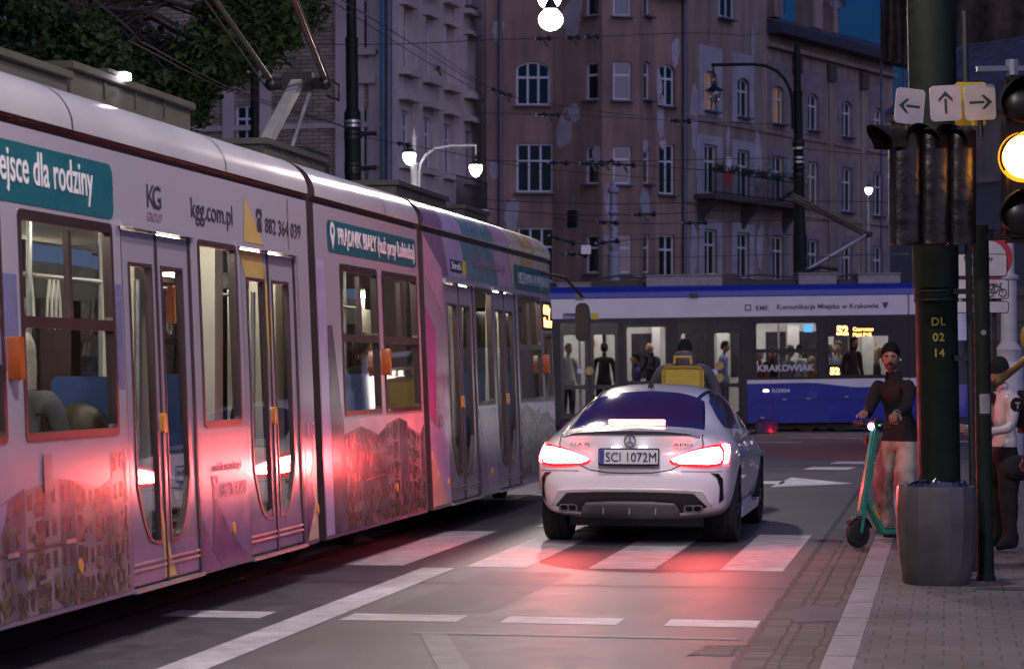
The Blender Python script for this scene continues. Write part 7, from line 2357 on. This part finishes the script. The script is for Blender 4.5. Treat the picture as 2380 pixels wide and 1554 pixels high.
bk = empty('bicycle', cy + Vector((0, 0, .003)), RZ + rad(4), 'dark bicycle under the cyclist, hidden by the white car', 'bicycle')
for x in (-.52, .55):
    mb = MB(); mb.tube([Vector((x + .33 * math.cos(a_), 0, .345 + .33 * math.sin(a_))) for a_ in [2 * PI * k / 28 for k in range(29)]], .018, 8, cap=False); mb.build('wheel', M_rubber, bk, smooth=60)
mb = MB()
for a_, b_ in (((-.52, .345), (-.08, .30)), ((-.08, .30), (.42, .82)), ((-.16, .80), (-.08, .30)), ((-.16, .74), (.42, .86)), ((-.52, .345), (-.16, .74)), ((.55, .345), (.42, .90)), ((.42, .9), (.36, 1.06))): mb.tube([(a_[0], 0, a_[1]), (b_[0], 0, b_[1])], .02, 8)
mb.tube([(.36, -.3, 1.07), (.36, .3, 1.07)], .014, 8); mb.build('frame', M_dark, bk, smooth=60)
mb = MB(); mb.box(-.28, -.04, -.07, .07, .83, .88); mb.build('saddle', M_black, bk, bevel=.02)

# ------------------------------------------------------------------ passengers in the lilac tram
gl_ = 'passengers in the lilac tram'
person('fair haired passenger seated behind the nearest window of the lilac tram', W(12.75, -5.08, -.06), RZ + .2, None, cloth('grey_coat', (.10, .10, .11)), M_blk, hair='long', hair_m=M_hairgr, seated=True, hands=False, group=gl_, face=False, k=1.02)
person('passenger in black standing inside the double doors of the lilac tram', W(18.7, -5.45, .30), RZ + 1.2, None, M_blk, M_blk, hair='short', hair_m=M_hairbr, hands=False, group=gl_, face=False, k=.95)
person('passenger in an olive coat inside the nearer doors of the lilac tram', W(16.05, -5.55, .36), RZ + 1.0, None, cloth('olive_coat', (.05, .045, .03)), M_blk, hair='long', hair_m=M_hairbl, hands=False, group=gl_, face=False, k=.93)
person('passenger in dark clothes behind the twin windows of the middle section', W(22.0, -5.4, .1), RZ - .6, None, M_blk, M_blk, hair='short', hair_m=M_hairbr, hands=False, group=gl_, face=False)
person('passenger in a pale top beside the dark one at the twin windows', W(22.55, -5.45, .1), RZ + 2.0, None, cloth('pale_top', (.3, .27, .24)), M_blk, hair='long', hair_m=M_hairbl, hands=False, group=gl_, face=False)
mb = MB(); mb.sphere((0, 0, .17), .17, 14, 10, 0, (1.0, .7, 1.05)); o = mb.build('handbag', mat('dark_brown_leather', (.035, .025, .012), .5, var=.4, scale=12, bump=.5), None, smooth=80); o.location = W(13.55, -5.02, 1.02); tag(o, 'dark brown bag propped against the near window of the lilac tram', 'bag')

# a bus coming up beyond the junction, out of the frame; the tram windows mirror its lights
bl = W(70, 6.6, 0)
bus = empty('city_bus', bl, RZ + PI + .16, 'city bus with lit windscreen waiting beyond the junction, outside the frame to the right', 'bus')
mb = MB(); mb.box(-9, 0, -1.2, 1.2, .35, 3.0); mb.build('body', M_twhite, bus, bevel=.12)
mb = MB(); mb.plate(rrect(-1.0, 1.0, 1.25, 2.45, .15, 4), lambda u, v: (.03, u, v), lambda u, v: (-.02, u, v)); mb.build('windscreen', glow('bus_cabin_glow', (1, .93, .85), 2.2), bus)
for y in (-.85, .85):
    mb = MB(); mb.plate(rrect(y - .17, y + .17, .60, .82, .06, 3), lambda u, v: (.04, u, v), lambda u, v: (-.02, u, v)); mb.build('headlight', glow('bus_headlight_glow', (1, .95, .88), 22), bus)
mb = MB(); mb.plate(rrect(-.9, .9, 2.55, 2.85, .05, 3), lambda u, v: (.03, u, v), lambda u, v: (-.02, u, v)); mb.build('destination_board', M_tblack, bus)
for x in (-2.2, -6.8):
    for y in (-1.1, 1.1):
        mb = MB(); mb.lathe([(.02, -.14), (.47, -.14), (.47, .14), (.02, .14)], (x, y, .47), 20, 0, Matrix.Rotation(PI / 2, 3, 'X').to_4x4()); mb.build('wheel', M_rubber, bus, smooth=35)
# ------------------------------------------------------------------ masts, lamps, wires, tree
M_cream_lamp = mat('lamp_post_paint', (.36, .35, .36), .5, var=.1)
M_globe = glow('street_lamp_glow', (1.0, .94, .90), 9)
M_gdim = glass('unlit_lantern_glass', (.7, .7, .72), .05, .15)
rw_ = random.Random(17)


def lantern(c, k=1.0, lit=True, parent=None, name='lantern'):
    """bell lantern hanging at c (its rim)"""
    mb = MB()
    mb.lathe([(.03 * k, .34 * k), (.05 * k, .26 * k), (.11 * k, .22 * k), (.10 * k, .15 * k), (.17 * k, .10 * k), (.31 * k, .02 * k), (.32 * k, 0), (.19 * k, -.01 * k)], c, 20)
    o = mb.build(name, M_dark, parent, smooth=45)
    mb = MB(); mb.lathe([(.21 * k, 0), (.235 * k, -.08 * k), (.20 * k, -.24 * k), (.11 * k, -.38 * k), (.001, -.43 * k)], c, 20)
    mb.build('globe', M_globe if lit else M_gdim, o, smooth=60)
    return o


# two suspended lamps top centre; two more, unseen, added for foreground light
for i, (p, lab) in enumerate(((B(1280, 46, 34.0), 'lower of the two bright white lamps hung above the junction'), (B(1277, -2, 36.0), 'upper bright white lamp cut by the top edge of the picture'),
        (W(16.5, -2.4, 7.6), 'added white lamp high over the white car, unseen above the frame'), (W(8.6, -1.9, 6.2), 'added white lamp over the street ahead, unseen above the frame'))):
    e = empty('hanging_lamp', p, 0, lab, 'street lamp', 'lamps hung above the junction')
    mb = MB(); mb.sphere((0, 0, 0), .165, 20, 14, 0, (1.05, 1, .95)); mb.build('globe', glow('hung_lamp_glow', (1.0, .97, .98), 9), e, smooth=80)
    mb = MB(); mb.lathe([(.03, .30), (.06, .24), (.10, .17), (.11, .15), (.08, .14)], (0, 0, 0), 20); mb.tube([(0, 0, .28), (0, 0, 1.2)], .015, 6); mb.build('lamp_hood', M_dark, e, smooth=45)
# catenary mast by the pale house
def mast(label, px, Y, segs, lean_=0.0, extra=None):
    p = B(px, 900, Y)
    e = empty('catenary_mast', (p.x, Y, 0), 0, label, 'post'); e.rotation_euler = (0, -rad(lean_), 0)
    mb = MB(); prof = []
    for r0, py in segs: prof.append((r0, B(0, py, Y).z))
    mb.lathe(prof, (0, 0, 0), 20); mb.build('shaft', M_green, e, smooth=30)
    return e, (lambda py: B(0, py, Y).z), Y / F
e, zf, kf = mast('tall dark green mast in front of the pale house', 827, 55, [(.19, 900), (.19, 262), (.165, 258), (.14, 252), (.14, 98), (.15, 95), (.15, 90), (.115, 86), (.11, -200)], .6)
for py in (283, 293, 308, 320, 382, 392, 400):
    mb = MB(); mb.lathe([(.19, zf(py) - .03), (.205, zf(py) - .03), (.205, zf(py) + .03), (.19, zf(py) + .03)], (0, 0, 0), 20); mb.build('mast_band', M_steel if py % 2 else M_dark, e)
for py in (313, 392):
    mb = MB(); mb.tube([(.15, -.05, zf(py)), (.55, -.1, zf(py) + .02)], .05, 8); mb.build('wire_bracket', M_dark, e)
e, zf, kf = mast('tall green mast with a curved arm and an unlit bell lantern', 1866, 66, [(.19, 900), (.19, 548), (.165, 540), (.135, 350), (.165, 345), (.165, 335), (.12, 325), (.115, 225), (.14, 215), (.10, 210), (.09, 150), (.12, 130), (.08, 118), (.09, 108), (.03, 98), (.001, 94)], .9)
def lx(px): return (px - 1866) * kf + .02
mb = MB(); mb.tube([(lx(1851), -.1, zf(300)), (lx(1851), -.1, zf(235)), (lx(1846), -.1, zf(210)), (lx(1834), -.1, zf(185)), (lx(1815), -.1, zf(165)), (lx(1790), -.1, zf(153)), (lx(1760), -.1, zf(149)), (lx(1664), -.1, zf(149))], .045, 8); arm = mb.build('curved_arm', M_green, e, smooth=60)
mb = MB(); mb.tube([(lx(1669), -.1, zf(149)), (lx(1669), -.1, zf(180))], .03, 8); mb.build('lantern_rod', M_dark, arm)
lantern((lx(1670), -.1, zf(209)), .82, False, arm)
for py in (330, 345, 367, 377, 390, 406):
    mb = MB(); mb.lathe([(.15, zf(py) - .03), (.175, zf(py) - .03), (.175, zf(py) + .03), (.15, zf(py) + .03)], (0, 0, 0), 16); mb.build('mast_band', M_steel if py % 2 else M_dark, e)
mb = MB(); mb.box(lx(1835), lx(1848), -.15, -.05, zf(410), zf(365)); mb.build('mast_box', M_pipe, e)
# dark post by the pantograph
e, zf, kf = mast('dark post behind the pantograph of the lilac tram', 596, 58, [(.10, 900), (.10, 100)], .3)
# pale ornate lamp column in front of the russet house
e, zf, kf = mast('pale violet ornate column in front of the russet house', 1428, 78, [(.20, 900), (.20, 590), (.15, 585), (.22, 560), (.14, 555), (.13, 500), (.20, 495), (.13, 488), (.11, 450), (.19, 447), (.20, 440), (.08, 432), (.05, 425), (.001, 415)], .2)
for ch in children(e): ch.data.materials[0] = mat('violet_grey_paint', (.26, .25, .32), .5, var=.1)
# twin lantern lamp
Yd = 68.0
p = B(962, 900, Yd); zf = lambda py: B(0, py, Yd).z; lx = lambda px: (px - 962) * Yd / F
tl_ = empty('street_lamp', (p.x, Yd, 0), 0, 'cream street lamp with two lit bell lanterns above the lilac tram roof', 'street lamp')
mb = MB(); mb.lathe([(.16, 0), (.13, zf(560)), (.105, zf(440)), (.10, zf(385)), (.13, zf(382)), (.07, zf(378)), (.06, zf(325)), (.08, zf(320)), (.04, zf(310)), (.02, zf(300)), (.001, zf(296))], (0, 0, 0), 16); mb.tube([(lx(974), 0, zf(600)), (lx(974), 0, zf(400)), (lx(978), 0, zf(380)), (lx(990), 0, zf(360)), (lx(1010), 0, zf(345)), (lx(1050), 0, zf(338)), (lx(1108), 0, zf(338))], .035, 8)
mb.tube([(lx(1106), 0, zf(338)), (lx(1106), 0, zf(362))], .025, 6)
mb.build('lamp_post', M_cream_lamp, tl_, smooth=40)
for px, py in ((952, 357), (1106, 385)): lantern((lx(px), -.15, zf(py)), .78, True, tl_)
# single lit lantern by the grey house
Yd = 74.0
p = B(2019, 900, Yd); zf = lambda py: B(0, py, Yd).z
sl_ = empty('street_lamp', (p.x, Yd, 0), 0, 'slim street lamp with one lit bell lantern left of the traffic signals', 'street lamp')
mb = MB(); mb.lathe([(.12, 0), (.09, zf(560)), (.06, zf(545)), (.05, zf(470))], (0, .1, 0), 14); mb.tube([(0, .1, zf(470)), (0, .1, zf(415)), (0, 0, zf(412)), (0, 0, zf(425))], .02, 6); mb.build('lamp_post', M_pipe, sl_, smooth=40)
lantern((0, 0, zf(437)), .48, True, sl_)
# traffic signal hanging over the junction and a blank white plate on the wires
Yd = 62.0
p = B(1331, 509, Yd); e = empty('hanging_signal', p, rad(-20), 'small dark box signal hung on the wires before the russet house', 'traffic light')
mb = MB(); mb.box(-.11, .11, -.12, .12, -.22, .22); mb.build('housing', M_sig, e, bevel=.02); mb = MB(); mb.box(-.14, -.112, -.13, .13, -.24, .24); mb.tube([(0, 0, .2), (0, 0, .6)], .012, 6); mb.build('edge_plate', M_pipe, e)
p = B(1362, 580, 60); mb = MB(); mb.plate(rrect(-.12, .12, -.11, .11, .02, 2), lambda u, v: (u, 0, v), lambda u, v: (u, .02, v)); o = mb.build('blank_plate', M_white); o.location = p; tag(o, 'small blank white plate hung on the wires', 'sign')
p = B(1655, 644, 66); mb = MB(); mb.plate(rrect(-.12, .12, -.10, .10, .02, 2), lambda u, v: (u, 0, v), lambda u, v: (u, .02, v)); o = mb.build('blank_plate', M_white); o.location = p; tag(o, 'tiny pale plate low above the roof of the blue tram', 'sign')

# overhead wires: (label, points (px, py, Y), radius, clamps at these fractions)
WIRES = [
 ('span wire running level across the top from the tree to the russet house', [(-60, 99, 44), (840, 104, 50), (1140, 93, 60), (1330, 88, 64), (1610, 77, 70), (1760, 80, 74), (1800, 30, 74)], .013, (.47, .50, .53)),
 ('upper of the two wires slanting down across the pale house', [(780, -8, 40), (1000, 128, 60), (1135, 212, 80)], .015, ()),
 ('lower of the two wires slanting down across the pale house', [(770, 2, 41), (985, 140, 61), (1130, 222, 81)], .015, (.62,)),
 ('wire slanting from the tree to the tall mast', [(300, 95, 30), (560, 222, 45), (815, 300, 55)], .013, ()),
 ('second wire slanting from the tree to the tall mast', [(330, 98, 31), (570, 218, 46), (880, 318, 58)], .013, (.9,)),
 ('wire from the pale house sloping towards the curved arm mast', [(990, 106, 60), (1150, 210, 66), (1300, 245, 70), (1480, 270, 74)], .012, (.35, .42)),
 ('contact wire passing behind the twin lantern lamp', [(840, 318, 58), (1050, 355, 62), (1240, 390, 66), (1580, 420, 70)], .012, (.2,)),
 ('level wire high over the russet house', [(1104, 262, 62), (1370, 270, 64), (1620, 283, 66), (1850, 290, 68)], .011, (.25, .62)),
 ('wire over the middle windows of the russet house', [(1130, 372, 60), (1330, 379, 62), (1500, 374, 64), (1860, 366, 66)], .013, (.32, .5)),
 ('wire with insulators in front of the bay window', [(1290, 378, 60), (1480, 384, 61), (1650, 396, 62), (1860, 405, 66)], .014, (.2, .3)),
 ('contact wire just above the hanging signal', [(1090, 463, 58), (1400, 474, 60), (1640, 470, 62), (1870, 468, 66), (2100, 470, 70)], .014, ()),
 ('contact wire level with the hanging signal', [(1100, 482, 58), (1350, 500, 60), (1640, 492, 62), (1870, 474, 66)], .014, (.5,)),
 ('low wire over the roof of the blue tram', [(1290, 508, 56), (1500, 520, 58), (1860, 512, 60), (2100, 530, 64)], .012, (.25, .45)),
 ('low wire carrying the blank white plate', [(1290, 552, 60), (1362, 566, 60), (1500, 556, 61), (1860, 545, 66)], .012, (.12, .55)),
 ('lowest wire sagging over the blue tram', [(1290, 588, 60), (1500, 598, 62), (1840, 590, 66)], .010, (.2,)),
 ('wire reaching right from the curved arm mast to the signals', [(1866, 345, 66), (1960, 355, 60), (2080, 362, 54)], .012, ()),
 ('pale cable level with the lit lantern', [(1870, 600, 62), (2000, 592, 60), (2110, 590, 58)], .022, ()),
 ('pale tube ending above the lilac tram roof', [(900, 478, 60), (1060, 486, 62), (1135, 489, 63)], .03, ()),
]
for lab, pts, r_, cl in WIRES:
    P = [B(*q) for q in pts]
    # smooth the polyline
    Q = []
    n = len(P)
    for i in range(n - 1):
        p0, p1, p2_, p3 = P[max(i - 1, 0)], P[i], P[i + 1], P[min(i + 2, n - 1)]
        for k in range(6):
            t = k / 6
            Q.append(.5 * ((2 * p1) + (p2_ - p0) * t + (2 * p0 - 5 * p1 + 4 * p2_ - p3) * t * t + (3 * p1 - p0 - 3 * p2_ + p3) * t ** 3))
    Q.append(P[-1])
    mb = MB(); mb.tube(Q, r_ * .75, 5)
    pale_ = lab.startswith('pale')
    o = mb.build('overhead_wire', M_white if lab.startswith('pale tube') else (M_steel if pale_ else M_copper))
    tag(o, lab, 'wire', 'overhead wires')
    for f_ in cl:
        i = min(int(f_ * (len(Q) - 1)), len(Q) - 2); c = Q[i]; d = (Q[i + 1] - Q[i]).normalized()
        mb = MB(); s_ = c.y / 60
        mb.tube([c - d * .32 * s_, c + d * .32 * s_], .035 * s_, 6)
        mb.sphere(c + d * .3 * s_, .07 * s_, 8, 6); mb.sphere(c - d * .12 * s_, .06 * s_, 8, 6); mb.bar(c + Vector((0, 0, .02)), c + Vector((.12 * s_, 0, -.2 * s_)), .06 * s_, .06 * s_)
        mb.build('wire_clamp', M_dark, o)
        mb = MB(); mb.sphere(c - d * .34 * s_, .034 * s_, 8, 6); mb.build('insulator', M_steel, o)

# the tree over the left tram
M_leaf = mat('foliage_leaves', (.025, .046, .012), .6, var=.7, scale=.9, spec=.3)
M_bark = mat('tree_bark', (.05, .04, .03), .95, var=.35, scale=8, bump=.8, bscale=14)
def leafy(label, base, px_clumps, Y, seed, trunk_px, n_per=560, ls=.085):
    rr = random.Random(seed)
    e = empty('street_tree', base, 0, label, 'tree')
    mb = MB()
    C = [B(px, py, Y + dy) - base for px, py, r0, dy in px_clumps]
    fork = B(trunk_px, 60, Y) - base
    mb.tube([(0, 0, 0), (.05, 0, fork.z * .5), tuple(fork), tuple(fork + Vector((.2, .1, 4)))], [.34, .27, .22, .10], 12)
    for c in C[::2]:
        m_ = fork.lerp(c, .5) + Vector((0, 0, .5)); mb.tube([tuple(fork + Vector((0, 0, rr.uniform(-.6, .8)))), tuple(m_), tuple(c)], [.05, .03, .01], 7)
        for q in range(3):
            t = c + Vector((rr.uniform(-1, 1), rr.uniform(-.8, .8), rr.uniform(-1, .4))) * .7; mb.tube([tuple(m_.lerp(c, .7)), tuple(t)], [.02, .006], 5)
    mb.build('trunk', M_bark, e, smooth=60)
    mb = MB()
    for (px, py, r0, dy), c in zip(px_clumps, C):
        for k in range(int(n_per * (r0 / .8) ** 2)):
            d = Vector((rr.gauss(0, 1), rr.gauss(0, 1), rr.gauss(0, .8)))
            d = d.normalized() * r0 * rr.random() ** .45
            p = c + d
            a = rr.uniform(0, 2 * PI); s = ls * rr.uniform(.45, 1.7)
            n_ = Vector((rr.gauss(0, .6), rr.gauss(-.3, .6), 1)).normalized()
            t = n_.cross(Vector((math.cos(a), math.sin(a), .2))).normalized(); b = n_.cross(t)
            q = [p - t * s * .9, p - t * s * .2 - b * s * .48, p + t * s * .5 - b * s * .36, p + t * s + n_ * -.25 * s, p + t * s * .5 + b * s * .36, p - t * s * .2 + b * s * .48]
            mb.poly(q)
    mb.build('crown', M_leaf, e)
cl = []
rc = random.Random(31)
def lower(px):      # ragged lower edge of the crown in the photo
    pts = [(-60, 175), (60, 205), (140, 215), (230, 220), (330, 250), (400, 275), (470, 262), (490, 200), (560, 130), (640, 90), (700, 70), (740, 40)]
    for (a, b), (c, d) in zip(pts, pts[1:]):
        if a <= px <= c: return b + (d - b) * (px - a) / (c - a)
    return 30
for k in range(120):
    px = rc.uniform(-80, 735); lo = lower(px)
    py = lo - 12 - abs(rc.gauss(0, 90))
    cl.append((px, max(py, -140), rc.uniform(.32, .75), rc.uniform(-2.2, 2.2)))
tb = B(185, 900, 46); tb.z = 0
leafy('broad leafy street tree hanging over the roof of the lilac tram', tb, cl, 46, 3, 185)
# ------------------------------------------------------------------ camera, sky, lights
cam = bpy.data.cameras.new('camera')
co = bpy.data.objects.new('camera', cam)
COL.objects.link(co)
co.location = (0, 0, H)
co.rotation_euler = (PI / 2, 0, 0)
cam.sensor_width = 36
cam.lens = 36 * F / 2380
cam.shift_y = (HOR - 777) / 2380
cam.clip_end = 3000
cam.dof.use_dof = True
cam.dof.focus_distance = 20.0
cam.dof.aperture_fstop = 5.0
SC.camera = co

w = bpy.data.worlds.new('World')
SC.world = w
w.use_nodes = True
nt = w.node_tree
bg = nt.nodes['Background']
sky = nt.nodes.new('ShaderNodeTexSky')
sky.sky_type = 'NISHITA'
sky.sun_disc = False
SUN_EL, SUN_ROT = rad(-3.2), rad(200)
sky.sun_elevation = SUN_EL
sky.sun_rotation = SUN_ROT
sky.air_density = 1.2
sky.dust_density = 1.0
sky.ozone_density = 3.0
nt.links.new(sky.outputs[0], bg.inputs['Color'])
bg.inputs['Strength'].default_value = 0.15

sl = bpy.data.lights.new('afterglow_sun', 'SUN')
sl.energy = 0.62
sl.angle = rad(75)
sl.color = (0.62, 0.57, 1.0)
so = bpy.data.objects.new('afterglow_sun', sl)
COL.objects.link(so)
so.rotation_euler = (rad(55), 0, rad(32))


def lamp(name, loc, power, color=(1, .9, .82), r=.15, spot=None, aim=None, blend=.4):
    L = bpy.data.lights.new(name, 'SPOT' if spot else 'POINT')
    L.energy = power
    L.color = color
    L.shadow_soft_size = r
    o = bpy.data.objects.new(name, L)
    COL.objects.link(o)
    o.location = loc
    if spot:
        L.spot_size = rad(spot)
        L.spot_blend = blend
        d = Vector(aim) - Vector(loc)
        o.rotation_euler = d.to_track_quat('-Z', 'Y').to_euler()
    return o


SC.view_settings.view_transform = 'Standard'
SC.view_settings.look = 'None'
SC.view_settings.gamma = 1
SC.view_settings.exposure = 0.72
SC.cycles.use_denoising = True
SC.cycles.max_bounces = 6
SC.cycles.transparent_max_bounces = 14
SC.cycles.sample_clamp_indirect = 6
SC.cycles.caustics_reflective = False
SC.cycles.caustics_refractive = False

# lit lamps, and the two added out of view to light the foreground
for o in [q for q in bpy.data.objects if q.name.startswith('hanging_lamp') and q.type == 'EMPTY']:
    lamp('hung_lamp_light', o.location + Vector((0, 0, -.35)), 480 if o.location.y > 25 else (620 if o.location.y > 12 else 620), (1, .85, .80), .16)
lamp('twin_lantern_light', B(948, 385, 66.3), 45, (1, .92, .85), .12)
lamp('twin_lantern_light', B(1110, 412, 66.3), 45, (1, .92, .85), .12)
lamp('lantern_light', B(2019, 452, 72.5), 25, (1, .92, .85), .1)
lamp('amber_signal_light', B(2372, 368, 16.3), 1.2, (1, .45, .08), .1)
sky.sun_elevation = rad(.8)
sky.ozone_density = 7
sky.sun_rotation = rad(148)
bg.inputs['Strength'].default_value = .15
